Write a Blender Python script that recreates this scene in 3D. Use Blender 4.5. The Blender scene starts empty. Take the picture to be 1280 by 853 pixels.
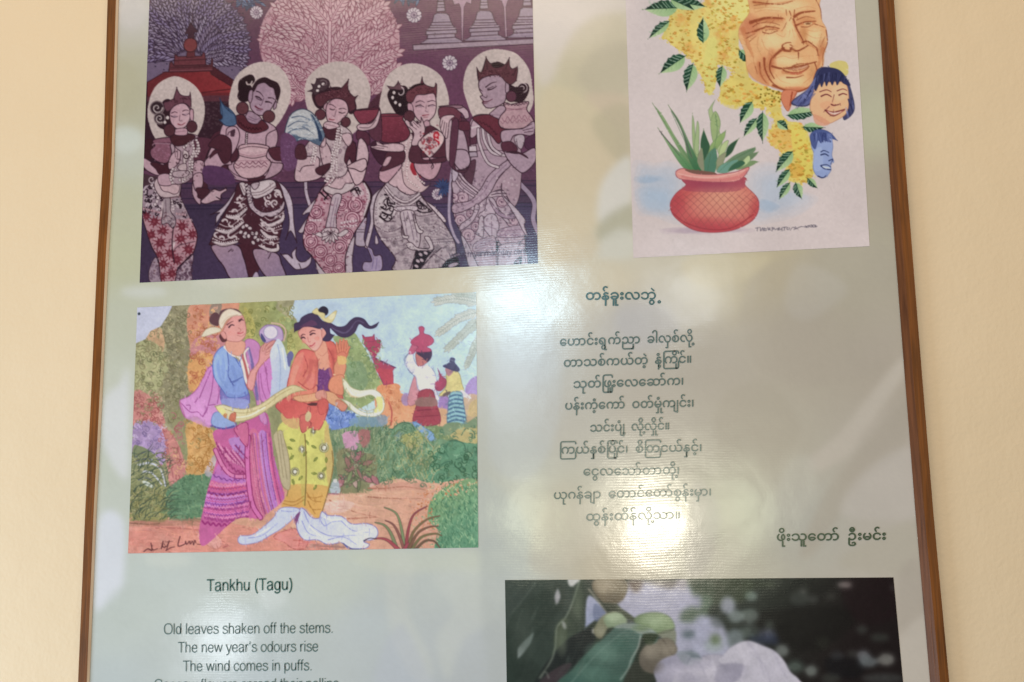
import bpy, math, random
import numpy as np
from mathutils import Matrix, Vector

scene = bpy.context.scene
COL = scene.collection
# ---------------------------------------------------------------- camera
# The panel hangs on the wall plane y = 0 (x to the right, z up). The photograph's two vanishing points give the
# camera's turn: it looks up a little and is nearer the right-hand side.
FPX = 1266.0                                   # focal length in photo pixels (1280 wide)
D_CAM = 1.5
d1 = np.array([9240., -373., -1266.]); d1 /= np.linalg.norm(d1)
d2 = np.array([160., 8266., -1266.]); d2 -= d1*d2.dot(d1); d2 /= np.linalg.norm(d2)
nn = np.cross(d1, d2)
CAM = np.array([0.20, -D_CAM, 1.45])
Rw = np.array([d1, nn, -d2])                   # camera axes (right, down, forward) -> world
def px2w(u, v, y=0.0):
    """point of the plane Y = y that the photo shows at pixel (u, v)"""
    u = np.asarray(u, float); v = np.asarray(v, float)
    d = np.stack([u-640, v-426.5, np.full_like(u, FPX)], -1) @ Rw.T
    t = (y-CAM[1])/d[..., 1]
    return CAM+d*t[..., None]
cam = bpy.data.objects.new('camera', bpy.data.cameras.new('camera'))
COL.objects.link(cam)
cam.data.sensor_width = 36; cam.data.lens = 36*FPX/1280; cam.data.clip_start = .05; cam.data.clip_end = 100
M = Matrix.Identity(4)
for i in range(3):
    M[i][0], M[i][1], M[i][2], M[i][3] = Rw[i, 0], -Rw[i, 1], -Rw[i, 2], CAM[i]
cam.matrix_world = M
scene.camera = cam
# ---------------------------------------------------------------- light: an even, slightly warm room
W = bpy.data.worlds.new('World'); scene.world = W; W.use_nodes = True
bg = W.node_tree.nodes['Background']; bg.inputs[0].default_value = (.96, .94, .90, 1); bg.inputs[1].default_value = .145
scene.view_settings.view_transform = 'Standard'; scene.view_settings.look = 'None'
scene.view_settings.exposure = .06; scene.view_settings.gamma = 1
def area(name, loc, target, sx, sy, power, col, spread=math.pi):
    l = bpy.data.lights.new(name, 'AREA'); l.shape = 'RECTANGLE'; l.size, l.size_y = sx, sy; l.energy = power; l.color = col; l.spread = spread
    o = bpy.data.objects.new(name, l); COL.objects.link(o); o.location = loc
    o.rotation_euler = (Vector(target)-Vector(loc)).to_track_quat('-Z', 'Y').to_euler()
    return o
def mirror(u, v, t):
    """where a lamp must stand for its reflection to show at pixel (u, v) of the glossy print"""
    p = px2w(u, v); d = p-CAM; d /= np.linalg.norm(d); d[1] *= -1
    return p+d*t, p
area('room_light', (-.9, -2.1, 4.0), (0, 0, 2.3), 2.4, 1.2, 41, (1, .80, .58))
area('room_light', (2.4, -2.1, 3.7), (0.8, 0, 2.2), 1.4, 1.0, 19, (1, .81, .62))
area('daylight_window', (-2.15, -1.05, .40), (-.9, 0, .9), 1.0, 1.2, 36, (.74, .88, 1))
for u, v, t, sx, sy, pw, c in ((652, 374, 4.0, .40, .15, 5.0, (.62, .86, 1)), (645, 470, 4.0, .20, .50, .9, (.74, .88, 1)), (868, 368, 4.0, .24, .10, 1.2, (.85, .92, 1)),
                               (816, 655, 4.0, .19, .18, 7.2, (1, .93, .76)), (805, 618, 4.0, .40, .12, 1.4, (1, .96, .72)), (664, 645, 4.0, .10, .20, 1.1, (.95, 1, .70)), (932, 636, 4.0, .09, .26, 1.1, (.90, 1, .72)),
                               (276, 800, 4.0, .12, .10, 1.5, (.85, .93, 1))):
    loc, p = mirror(u, v, t)
    area('window_light', loc, p, sx, sy, pw, c, math.radians(120))
scene.cycles.max_bounces = 6
# ---------------------------------------------------------------- 2-D print artwork -> vertex colours
class Art:
    """A printed picture: colours and part ids on a fine grid, drawn in the panel's own coordinates."""
    def __init__(s, x0, y0, x1, y1, bg, seed=1, ss=2):
        s.x0, s.y0, s.ss = x0, y0, ss
        s.w, s.h = int((x1-x0)*ss), int((y1-y0)*ss)
        s.buf = np.empty((s.h, s.w, 3), np.float32); s.buf[:] = hx(bg)
        s.ids = np.zeros((s.h, s.w), np.int16); s.names = ['']; s.keys = {}; s.labels = {}
        s.cur = 0; s.clipm = None; s.t = (0, 0, 1.0); s.rng = random.Random(seed)
    def T(s, x0, y0, k=6.093): s.t = (x0, y0, k)
    def part(s, name, key=None, label=None):
        if not name: s.cur = 0
        elif key is not None and (name, key) in s.keys: s.cur = s.keys[name, key]
        else:
            s.names.append(name); s.cur = len(s.names)-1
            if key is not None: s.keys[name, key] = s.cur
            if label: s.labels[s.cur] = label
    def pts(s, p, sm, closed):
        if isinstance(p, str):
            q = []
            for tok in p.split():
                c = tok.endswith('!'); a, b = tok.rstrip('!').split(',')
                q.append((float(a), float(b)))
                if c and sm: q.append(q[-1])
        else: q = list(p)
        a = np.array(q, np.float64)
        if sm and len(a) > 2:
            n = len(a)
            if closed: idx = [(i-1, i, (i+1) % n, (i+2) % n) for i in range(n)]
            else: idx = [(max(i-1, 0), i, i+1, min(i+2, n-1)) for i in range(n-1)]
            idx = np.array(idx); P0, P1, P2, P3 = (a[idx[:, k]] for k in range(4))
            tt = np.linspace(0, 1, 7)[:-1][:, None, None]
            r = .5*(2*P1+(P2-P0)*tt+(2*P0-5*P1+4*P2-P3)*tt**2+(3*P1-P0-3*P2+P3)*tt**3)
            r = r.transpose(1, 0, 2).reshape(-1, 2)
            a = r if closed else np.vstack([r, a[-1:]])
        x0, y0, k = s.t
        return np.column_stack([a[:, 0]/k+x0-s.x0, a[:, 1]/k+y0-s.y0])*s.ss
    def mask(s, a):
        x0 = max(int(a[:, 0].min())-1, 0); x1 = min(int(a[:, 0].max())+2, s.w)
        y0 = max(int(a[:, 1].min())-1, 0); y1 = min(int(a[:, 1].max())+2, s.h)
        if x1 <= x0 or y1 <= y0: return None
        W, H = x1-x0, y1-y0
        d = np.zeros((H, W+1), np.int32)
        b = np.roll(a, -1, 0)
        for (ax, ay), (bx, by) in zip(a, b):
            if ay == by: continue
            if ay > by: ax, ay, bx, by = bx, by, ax, ay
            r0 = max(int(math.ceil(ay-.5)), y0); r1 = min(int(math.ceil(by-.5)), y1)
            if r1 <= r0: continue
            rows = np.arange(r0, r1)
            xs = ax+(rows+.5-ay)*(bx-ax)/(by-ay)
            c = np.clip(np.ceil(xs-.5).astype(int)-x0, 0, W)
            np.add.at(d, (rows-y0, c), 1)
        m = (np.cumsum(d, 1)[:, :W] & 1).astype(bool)
        return x0, y0, m
    def put(s, x0, y0, m, col, alpha=1.0, setid=True):
        H, W = m.shape; sl = (slice(y0, y0+H), slice(x0, x0+W))
        al = m.astype(np.float32)*alpha
        if s.clipm is not None: al = al*s.clipm[sl]
        s.buf[sl] += (col-s.buf[sl])*al[..., None]
        if setid and s.cur:
            s.ids[sl][al > .5] = s.cur
    def F(s, p, col, ln=None, lw=.7, sm=1, g=None, a=1.0):
        """fill; g=(colour2, x0,y0,x1,y1) blends along a direction"""
        q = s.pts(p, sm, True); r = s.mask(q)
        if r is not None and col:
            x0, y0, m = r; c = hx(col)
            if g:
                c2 = hx(g[0]); tx, ty, k = s.t
                A = (np.array(g[1:5:2])/k+tx-s.x0)*s.ss; B = (np.array(g[2:6:2])/k+ty-s.y0)*s.ss
                dx, dy = A[1]-A[0], B[1]-B[0]
                X = np.arange(m.shape[1])+x0; Y = np.arange(m.shape[0])+y0
                t = np.clip(((X[None]-A[0])*dx+(Y[:, None]-B[0])*dy)/(dx*dx+dy*dy), 0, 1)[..., None]
                c = c+(c2-c)*t
            s.put(x0, y0, m, c, a)
        if ln: s.stroke(np.vstack([q, q[:1]]), hx(ln), lw)
        return r
    def L(s, p, col, w=.7, w2=None, sm=1, a=1.0, setid=False):
        s.stroke(s.pts(p, sm, False), hx(col), w, w2, a, setid)
    def stroke(s, q, col, w, w2=None, a=1.0, setid=False):
        n = len(q)
        if n < 2: return
        R = np.linspace(w, w if w2 is None else w2, n)*.5*s.ss
        mr = R.max()+1
        x0 = max(int(q[:, 0].min()-mr), 0); x1 = min(int(q[:, 0].max()+mr)+2, s.w)
        y0 = max(int(q[:, 1].min()-mr), 0); y1 = min(int(q[:, 1].max()+mr)+2, s.h)
        if x1 <= x0 or y1 <= y0: return
        M = np.zeros((y1-y0, x1-x0), np.float32)
        for i in range(n-1):
            (ax, ay), (bx, by) = q[i], q[i+1]; r = max(R[i], R[i+1])+1
            u0 = max(int(min(ax, bx)-r), x0); u1 = min(int(max(ax, bx)+r)+2, x1)
            v0 = max(int(min(ay, by)-r), y0); v1 = min(int(max(ay, by)+r)+2, y1)
            if u1 <= u0 or v1 <= v0: continue
            X = np.arange(u0, u1)[None]+.5-ax; Y = np.arange(v0, v1)[:, None]+.5-ay
            dx, dy = bx-ax, by-ay; L2 = dx*dx+dy*dy
            t = np.clip((X*dx+Y*dy)/L2, 0, 1) if L2 > 1e-9 else np.zeros_like(X*Y)
            d = np.sqrt((X-t*dx)**2+(Y-t*dy)**2)
            c = np.clip(R[i]+(R[i+1]-R[i])*t-d+.5, 0, 1)
            sub = M[v0-y0:v1-y0, u0-x0:u1-x0]; np.maximum(sub, c, out=sub)
        s.put(x0, y0, M, col, a, setid)
    def E(s, cx, cy, rx, ry, col, rot=0, ln=None, lw=.7, a=1.0, g=None, wob=0, n=24):
        c, n_ = math.cos(rot), math.sin(rot); q = []
        for i in range(n):
            t = 2*math.pi*i/n; k = 1+wob*(s.rng.random()-.5)
            x, y = rx*k*math.cos(t), ry*k*math.sin(t)
            q.append((cx+x*c-y*n_, cy+x*n_+y*c))
        return s.F(q, col, ln, lw, 0 if not wob else 1, g, a)
    def clip(s, r):
        if r is None: s.clipm = None; return
        x0, y0, m = r; s.clipm = np.zeros((s.h, s.w), np.float32)
        s.clipm[y0:y0+m.shape[0], x0:x0+m.shape[1]] = m
    def leaf(s, x, y, ang, ln, wd, col, edge=None, lw=.5, mid=None, g=None):
        c, n = math.cos(ang), math.sin(ang); q = []
        for u, v in ((0, 0), (.25, .42), (.55, .5), (.82, .28), (1, 0), (.82, -.28), (.55, -.5), (.25, -.42)):
            q.append((x+u*ln*c-v*wd*n, y+u*ln*n+v*wd*c))
        s.F(q, col, edge, lw, 1)
        if mid: s.L([(x, y), (x+ln*.9*c, y+ln*.9*n)], mid, lw)
    def branch(s, p, n, l0, l1, wd, spread, col, edge, stem=None, lw=.5, sw=1.0, both=1):
        q = s.pts(p, 1, False); x0, y0, k = s.t
        q = np.column_stack([(q[:, 0]/s.ss+s.x0-x0)*k, (q[:, 1]/s.ss+s.y0-y0)*k])
        seg = np.hypot(*(q[1:]-q[:-1]).T); cum = np.concatenate([[0], np.cumsum(seg)])
        for i in range(n):
            u = (i+.3)/n*cum[-1]; x = np.interp(u, cum, q[:, 0]); y = np.interp(u, cum, q[:, 1])
            u2 = min(u+1, cum[-1]); u1 = max(u2-2, 0)
            a = math.atan2(np.interp(u2, cum, q[:, 1])-np.interp(u1, cum, q[:, 1]), np.interp(u2, cum, q[:, 0])-np.interp(u1, cum, q[:, 0]))
            ll = l0+(l1-l0)*i/n
            for sg in ((-1, 1) if both else (both,)):
                s.leaf(x, y, a+sg*spread*(.9+.2*s.rng.random()), ll*(.85+.3*s.rng.random()), wd, col, edge, lw)
        s.leaf(q[-1, 0], q[-1, 1], a, l1, wd, col, edge, lw)
        if stem: s.L(p, stem, sw)
    def spiral(s, cx, cy, r, turns, a0, col, w=.7, dr=1, r0=.12):
        q = []; n = int(14*turns)+4
        for i in range(n+1):
            t = i/n; R = r*(1-(1-r0)*t); an = a0+dr*turns*2*math.pi*t
            q.append((cx+R*math.cos(an), cy+R*math.sin(an)))
        s.L(q, col, w, w*.7, 0)
    def beads(s, p, r, gap, col, edge='3b2430', lw=.5, jit=0):
        q = s.pts(p, 1, False); x0, y0, k = s.t
        q = np.column_stack([(q[:, 0]/s.ss+s.x0-x0)*k, (q[:, 1]/s.ss+s.y0-y0)*k])
        cum = np.concatenate([[0], np.cumsum(np.hypot(*(q[1:]-q[:-1]).T))])
        for u in np.arange(0, cum[-1], gap):
            x = np.interp(u, cum, q[:, 0])+s.rng.uniform(-jit, jit); y = np.interp(u, cum, q[:, 1])+s.rng.uniform(-jit, jit)
            s.E(x, y, r+lw*k*.35, r+lw*k*.35, edge, n=10); s.E(x, y, r, r, col, n=10)
    def flower(s, cx, cy, r, n, col, edge, cen, rot=0, pr=.3):
        for i in range(n):
            a = rot+2*math.pi*i/n
            s.E(cx+r*.72*math.cos(a), cy+r*.72*math.sin(a), r*.36, r*pr, col, a, edge, .5, n=12)
        s.E(cx, cy, r*.42, r*.42, cen, 0, edge, .5, n=14); s.E(cx, cy, r*.2, r*.2, edge, n=10, a=.6)
    def scatter(s, box, n, fn, inside=None):
        x0, y0, x1, y1 = box; k = s.t[2]
        for _ in range(n):
            x, y = s.rng.uniform(x0, x1), s.rng.uniform(y0, y1)
            if inside is not None:
                px, py = int((x/k+s.t[0]-s.x0)*s.ss), int((y/k+s.t[1]-s.y0)*s.ss)
                mx, my, m = inside
                if not (0 <= px-mx < m.shape[1] and 0 <= py-my < m.shape[0] and m[py-my, px-mx]): continue
            fn(x, y)
    def zig(s, p, amp, step, col, w=.6):
        q = s.pts(p, 1, False); x0, y0, k = s.t
        q = np.column_stack([(q[:, 0]/s.ss+s.x0-x0)*k, (q[:, 1]/s.ss+s.y0-y0)*k])
        cum = np.concatenate([[0], np.cumsum(np.hypot(*(q[1:]-q[:-1]).T))]); o = []
        for i, u in enumerate(np.arange(0, cum[-1], step)):
            x = np.interp(u, cum, q[:, 0]); y = np.interp(u, cum, q[:, 1])
            o.append((x, y+(amp if i % 2 else -amp)))
        if len(o) > 1: s.L(o, col, w, sm=1)
    def tone(s, r, amp, scale, seed=0, tint=(1, 1, 1)):
        """multiply by soft value noise inside mask r (None: everywhere): watercolour wash, print mottle"""
        if r is None: x0, y0, H, W, m = 0, 0, s.h, s.w, 1.0
        else: x0, y0, m = r; H, W = m.shape; m = m.astype(np.float32)
        sl = (slice(y0, y0+H), slice(x0, x0+W))
        n = vnoise(s.w, s.h, scale*s.ss, seed)[sl]
        f = 1+(n-.5)[..., None]*2*amp*np.array(tint, np.float32)
        if s.clipm is not None: m = m*s.clipm[sl]
        s.buf[sl] *= 1+(f-1)*(m[..., None] if not np.isscalar(m) else m)
    def hatch(s, n, l0, l1, amp, w=.8, ang=None, box=None, inside=None, bend=.3, tint=0):
        """coloured-pencil strokes: each takes the colour under it, a little lighter or darker"""
        k = s.t; s.t = (s.x0, s.y0, 1.0); x0, y0, x1, y1 = box or (0, 0, s.w/s.ss, s.h/s.ss)
        def f(x, y):
            c = s.buf[min(int(y*s.ss), s.h-1), min(int(x*s.ss), s.w-1)]
            a = ang(x, y) if ang else s.rng.uniform(0, 3.14); l = s.rng.uniform(l0, l1); b = s.rng.uniform(-bend, bend)
            c = np.clip(c*(1+s.rng.uniform(-amp, amp))+(np.array([s.rng.uniform(-tint, tint) for _ in '123'])), 0, 1)
            s.L([(x-l*math.cos(a-b), y-l*math.sin(a-b)), (x, y), (x+l*math.cos(a+b), y+l*math.sin(a+b))], c, w, w*.5, a=.8)
        s.scatter((x0, y0, x1, y1), n, f, inside); s.t = k
    def blur(s, r):
        r = int(r*s.ss); k = 2*r+1
        for _ in range(2):
            for ax in (0, 1):
                pad = [(0, 0)]*3; pad[ax] = (r+1, r)
                c = np.cumsum(np.pad(s.buf, pad, mode='edge'), axis=ax, dtype=np.float64)
                s.buf = ((c[k:]-c[:-k]) if ax == 0 else (c[:, k:]-c[:, :-k])).astype(np.float32)/k
    def sample(s, X, Y):
        """bilinear colour at panel positions"""
        b = s.soft
        u = np.clip((X-s.x0)*s.ss-.5, 0, s.w-1.001); v = np.clip((Y-s.y0)*s.ss-.5, 0, s.h-1.001)
        i, j = u.astype(int), v.astype(int); fu, fv = (u-i)[..., None], (v-j)[..., None]
        return (b[j, i]*(1-fu)+b[j, i+1]*fu)*(1-fv)+(b[j+1, i]*(1-fu)+b[j+1, i+1]*fu)*fv
    def finish(s, soft=1):
        b = np.pad(s.buf, ((1, 1), (1, 1), (0, 0)), mode='edge')
        if soft:
            b = (b[:-2]+2*b[1:-1]+b[2:])/4; b = (b[:, :-2]+2*b[:, 1:-1]+b[:, 2:])/4; s.soft = b
        else: s.soft = s.buf
        return s

def hx(c):
    if not isinstance(c, str): return np.array(c, np.float32)
    return np.array([int(c[i:i+2], 16)/255 for i in (0, 2, 4)], np.float32)

def vnoise(w, h, scale, seed=0):
    r = np.random.RandomState(seed)
    out = np.zeros((h, w), np.float32); amp = 1; tot = 0
    for o in range(3):
        sc = max(scale/2**o, 1); gw, gh = int(w/sc)+3, int(h/sc)+3
        g = r.rand(gh, gw).astype(np.float32)
        u = np.arange(w)/sc; v = np.arange(h)/sc
        i, j = u.astype(int), v.astype(int); fu = u-i; fv = v-j
        fu = fu*fu*(3-2*fu); fv = (fv*fv*(3-2*fv))[:, None]
        a = g[j][:, i]*(1-fu)+g[j][:, i+1]*fu; b = g[j+1][:, i]*(1-fu)+g[j+1][:, i+1]*fu
        out += amp*(a*(1-fv)+b*fv); tot += amp; amp *= .5
    return out/tot
# stroke lettering used for small print inside the pictures (unit: x-height 1, baseline 0, y up)
GL = {'w': (1.5, ['0,1 .35,0 .7,1 1.05,0 1.4,1']), '.': (.5, ['.15,0 .2,.05']), 'm': (1.6, ['0,0 0,1', '0,.6 .3,1 .65,.8 .65,0', '.65,.6 .95,1 1.3,.8 1.3,0']),
      'y': (1, ['0,1 .4,0', '.8,1 .3,-.4 0,-.5']), 'a': (1, ['.1,.85 .4,1 .7,.8 .7,0', '.7,.5 .2,.5 0,.2 .3,0 .7,.25']), 'n': (1, ['0,0 0,1', '0,.6 .4,1 .7,.75 .7,0']),
      'r': (.7, ['0,0 0,1', '0,.6 .2,.95 .5,1']), '2': (1, ['0,1.15 .3,1.5 .7,1.2 .5,.7 0,0 .75,0']), 'd': (1, ['.7,1.6 .7,0', '.7,.7 .35,1 0,.5 .35,0 .7,.3']),
      'c': (.9, ['.7,.8 .35,1 0,.5 .35,0 .7,.2']), 'o': (1, ['.35,0 0,.5 .35,1 .7,.5 .35,0'])}
def txt(A, s, x, y, xh, col, width, deg, w):
    tot = sum(GL[c][0] for c in s); k = width/tot; ca, sa = math.cos(math.radians(deg)), math.sin(math.radians(deg)); h = xh*.55
    for c in s:
        adv, st = GL[c]
        for p in st:
            q = [tuple(map(float, t.split(','))) for t in p.split()]
            A.L([(x+u*k*ca+v*h*sa*-1*0, y+u*k*sa-v*h) for u, v in q], col, w)
        x += adv*k*ca; y += adv*k*sa
def draw_background():
    A = Art(80, -30, 1200, 884, 'bdb79c', 3, ss=1); F, L, E, T = A.F, A.L, A.E, A.T
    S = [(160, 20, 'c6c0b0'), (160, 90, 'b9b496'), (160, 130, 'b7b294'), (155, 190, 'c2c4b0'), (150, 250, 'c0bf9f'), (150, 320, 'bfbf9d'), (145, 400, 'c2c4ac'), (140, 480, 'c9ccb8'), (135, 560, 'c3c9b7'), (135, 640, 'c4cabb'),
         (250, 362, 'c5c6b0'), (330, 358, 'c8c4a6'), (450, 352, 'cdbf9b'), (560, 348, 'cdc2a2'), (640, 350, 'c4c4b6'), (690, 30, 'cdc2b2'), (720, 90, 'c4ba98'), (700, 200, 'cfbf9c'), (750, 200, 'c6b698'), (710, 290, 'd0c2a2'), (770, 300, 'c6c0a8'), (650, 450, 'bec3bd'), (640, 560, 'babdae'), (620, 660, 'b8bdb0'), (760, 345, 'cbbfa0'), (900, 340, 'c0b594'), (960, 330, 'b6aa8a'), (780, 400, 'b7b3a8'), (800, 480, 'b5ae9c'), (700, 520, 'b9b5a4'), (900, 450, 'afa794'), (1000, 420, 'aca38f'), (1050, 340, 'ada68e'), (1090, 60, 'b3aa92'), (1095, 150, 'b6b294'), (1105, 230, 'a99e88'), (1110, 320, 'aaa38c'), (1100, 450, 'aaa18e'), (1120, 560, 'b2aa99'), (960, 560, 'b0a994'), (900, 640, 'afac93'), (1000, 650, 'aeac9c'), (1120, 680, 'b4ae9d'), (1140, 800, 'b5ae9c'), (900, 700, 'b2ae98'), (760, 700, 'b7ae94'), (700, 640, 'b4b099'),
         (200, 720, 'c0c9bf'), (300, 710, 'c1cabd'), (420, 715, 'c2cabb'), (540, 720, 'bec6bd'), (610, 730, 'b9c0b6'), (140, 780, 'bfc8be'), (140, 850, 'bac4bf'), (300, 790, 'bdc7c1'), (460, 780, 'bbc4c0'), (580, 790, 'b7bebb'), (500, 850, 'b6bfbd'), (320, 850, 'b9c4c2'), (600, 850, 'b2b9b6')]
    px = np.array([(s[0], s[1]) for s in S], float); pc = np.array([hx(s[2]) for s in S])
    X, Y = np.meshgrid(np.arange(0, A.w, 8)+A.x0, np.arange(0, A.h, 8)+A.y0)
    d = (X[..., None]-px[:, 0])**2+(Y[..., None]-px[:, 1])**2; w = 1/(d+500)**1.6
    c = (w[..., None]*pc).sum(2)/w.sum(2)[..., None]
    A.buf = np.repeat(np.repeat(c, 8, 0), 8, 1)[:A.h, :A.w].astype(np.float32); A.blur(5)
    # soft out-of-focus petals printed on the sheet
    T(0, 0, 1)
    F('672,-20 790,-20 790,10 740,20 706,60 690,100 672,96', 'd2c6b8', a=.6); F('706,60 730,30 782,24 786,110 740,116 714,108 700,92', 'c2b698', a=.55); F('722,92 748,60 786,56 786,116 740,116', 'b0a68e', a=.4); F('730,118 786,122 786,160 760,150', 'c6b298', a=.6)
    F('676,120 740,130 770,180 760,260 700,330 676,320', 'd0c09c', a=.55); F('740,150 785,130 785,200 760,190', 'b5ab8c', a=.6); F('750,235 770,205 790,198 790,250 770,270 748,280', 'd1ccbd', a=.9); F('752,275 790,255 792,290 760,300 745,300', 'aaa68b', a=.7); F('752,300 775,285 792,292 792,322 745,322', 'cbc8b6', a=.7); F('690,300 740,290 745,320 690,325', 'c9b998', a=.5)
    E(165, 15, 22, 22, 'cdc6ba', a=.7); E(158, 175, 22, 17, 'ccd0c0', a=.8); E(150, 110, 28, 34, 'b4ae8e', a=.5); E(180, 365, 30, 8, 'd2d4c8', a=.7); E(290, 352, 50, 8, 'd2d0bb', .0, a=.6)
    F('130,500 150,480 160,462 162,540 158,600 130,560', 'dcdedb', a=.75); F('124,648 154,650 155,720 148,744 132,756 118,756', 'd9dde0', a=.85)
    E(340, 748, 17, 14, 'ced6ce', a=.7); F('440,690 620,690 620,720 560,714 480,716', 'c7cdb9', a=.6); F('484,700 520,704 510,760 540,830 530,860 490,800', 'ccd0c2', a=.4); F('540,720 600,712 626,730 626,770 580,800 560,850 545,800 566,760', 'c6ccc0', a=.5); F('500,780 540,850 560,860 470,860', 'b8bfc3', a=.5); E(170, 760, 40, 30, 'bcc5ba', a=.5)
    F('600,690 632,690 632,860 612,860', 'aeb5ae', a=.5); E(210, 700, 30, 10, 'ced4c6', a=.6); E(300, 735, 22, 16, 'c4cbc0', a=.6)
    F('860,322 960,318 940,345 890,360 860,350', 'c6ba97', a=.7); F('960,330 1110,310 1120,430 1040,480 960,470 925,400', 'aaa18f', a=.3); F('1000,330 1060,360 1010,400 980,380', 'bab5a8', a=.3)
    F('1124,450 1130,470 1080,540 1060,570 1020,590 1010,575 1050,540', 'bcb4a2', a=.8); F('1132,500 1130,560 1080,600 1020,690 1000,690 1030,620 1060,580', 'a79f8c', a=.6); F('1080,590 1140,560 1150,640 1100,650 1050,640', 'b9b3a5', a=.6); F('1060,690 1150,650 1160,720 1060,712', 'aea994', a=.6); F('1122,722 1148,700 1160,780 1124,792', 'a8a190', a=.7); F('1124,800 1165,770 1175,860 1130,860', 'bcb6a5', a=.7)
    F('985,580 1010,570 1020,600 1000,650 970,630', 'b9b6a4', a=.5); F('900,500 960,480 1000,540 940,600 900,580', 'a9a18c', a=.4); F('640,380 690,400 700,520 660,600 610,560', 'c0c5c0', a=.4); F('780,375 830,385 850,420 800,440 770,410', 'b0aeac', a=.3)
    F('600,600 650,640 660,715 604,715', 'b3bab0', a=.4); F('700,600 760,660 700,715 660,700', 'bcb5a0', a=.4); F('870,600 900,640 885,710 860,720 860,650', 'a59f94', a=.4)
    A.buf = np.clip(A.buf*np.array([1.018, 1.018, 1.04], np.float32), 0, 1); A.blur(4.5); A.tone(None, .02, 70, 5); A.tone(None, .012, 3, 6)
    return A.finish(0)
def draw_dancers():
    A = Art(170, -44, 680, 360, '52364a', 3); F, L, E, T, P = A.F, A.L, A.E, A.T, A.part
    LT, SK, SD, DK, OUT, HALO, BLK = 'c2a3ae', 'b990a0', '9c7f94', '512e3a', '38222f', 'bfaead', '2e1f29'
    CL, DM = 'bba6b3', '4e2c38'
    # ---- backdrop
    T(0, 0, 1)
    F('160,-60 690,-60 690,200 160,200', '5a3850', sm=0, g=('693f5c', 200, 0, 520, 60))
    F('160,195 690,195 690,236 160,236', '623d56', sm=0)
    F('160,228 690,228 690,262 160,262', '523a54', sm=0)
    F('160,255 690,255 690,370 160,370', '453751', sm=0, g=('4d3d5e', 300, 260, 340, 350))
    for y in (227, 233, 246, 255, 259): L([(170, y+3), (680, y-1)], '352a42', 1.0, sm=0)
    A.scatter((170, 197, 680, 226), 420, lambda x, y: E(x, y, 1.5, .9, A.rng.choice(['7b5474', '54344f']), n=8, a=.7))
    F('168,118 300,120 296,200 168,215', '3d2733', sm=0)
    A.scatter((236, 122, 292, 190), 130, lambda x, y: E(x, y, 1.6, 1.2, '56404a', n=8, a=.6))
    # ---- purple tree, far left
    T(180, 0, 7.756); P('round_tree')
    E(440, 440, 585, 545, '56405a', n=60)
    lc, le = '8d7d99', '3f2c43'
    E(440, 440, 575, 535, '6d5c78', n=60)
    for k in range(34):
        t = -3.5+k*.118+A.rng.uniform(-.04, .04); c0 = (440+120*math.cos(t), 560+60*math.sin(t)); r = (.62+.38*((k*7) % 3)/2)
        c1 = (440+300*r*math.cos(t+.05), 500+300*r*math.sin(t+.05)); c2 = (440+540*r*math.cos(t-.05), 450+500*r*math.sin(t-.05))
        A.branch([c0, c1, c2], 9, 104, 72, 27, .48, A.rng.choice(['8f809c', '85769a', '978aa4', '7f6f8c']), '33233a', '3f2c43', .75, 1.0)
    for k in range(26):
        t = -3.45+k*.15; A.branch([(440+330*math.cos(t), 470+320*math.sin(t)), (440+550*math.cos(t+.06), 450+510*math.sin(t+.06))], 5, 84, 56, 24, .5, A.rng.choice(['8f809c', '83739a']), '33233a', '3f2c43', .75, .9)
    A.scatter((60, 0, 990, 700), 110, lambda x, y: E(x, y, 9, 6, '32283f', n=8))
    # ---- pavilion roof
    P('pavilion_roof')
    F('30,800 200,700 640,680 890,800 880,940 30,940', '6d2c33', '3d1f2a', 1, 0)
    F('330,720 620,690 870,810 860,900 440,900', '7c2b33', sm=0, g=('8a3238', 400, 700, 800, 880))
    F('640,650 660,640 900,800 880,860 650,720', '50242f', '3a1e29', .8, 0)
    F('240,700 250,610 270,600 290,640 650,630 655,570 665,570 670,690', '61303b', '3d1f2a', .9, 0)
    F('290,640 300,530 330,550 560,545 575,510 590,520 600,630', '6b3540', '3d1f2a', .9, 0)
    L('300,590 600,575', '43222d', 1, sm=0); L('260,660 660,645', '43222d', 1, sm=0); L('250,690 660,675', '8d5560', .6, sm=0)
    F('410,560 420,490 490,490 495,555', '653039', '3d1f2a', .8, 0)
    E(450, 438, 66, 68, '7b3a40', 0, '401f2a', 1.2)
    F('425,370 430,330 395,330 450,220! 520,310 485,320 490,370', '47293a', '33202c', .6, 0)
    L('465,240 470,130', '3a2433', 1.6, .8, sm=0)
    L('560,900 890,860', '4a2029', 1, sm=0)
    P(None)
    F('30,938 880,925 880,985 30,985', '5d3440', sm=0)
    # ---- pink tree, centre
    T(310, 0, 6.4); P('round_tree')
    E(652, 330, 562, 500, 'b68c99', n=70)
    tc, te = 'be9aa5', '7c4359'
    A.scatter((110, -60, 1190, 800), 1500, lambda x, y: A.spiral(x, y, A.rng.uniform(9, 22), .8, A.rng.uniform(0, 6), A.rng.choice([te, '7b3c55', 'a0657b', 'c9a3b0']), .65, A.rng.choice([1, -1])) if ((x-652)/550)**2+((y-330)/485)**2 < 1 else None, None)
    for k in range(30):
        t = -3.6+k*.137; r = A.rng.uniform(.78, 1); A.branch([(652+250*math.cos(t), 440+230*math.sin(t)), (652+400*math.cos(t+.08), 380+340*math.sin(t+.08)), (652+535*r*math.cos(t), 335+470*r*math.sin(t))], 7, 92, 62, 30, .6, A.rng.choice(['c09da8', 'b78e9b', 'bfa0a9']), te, te, .75, .8)
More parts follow.
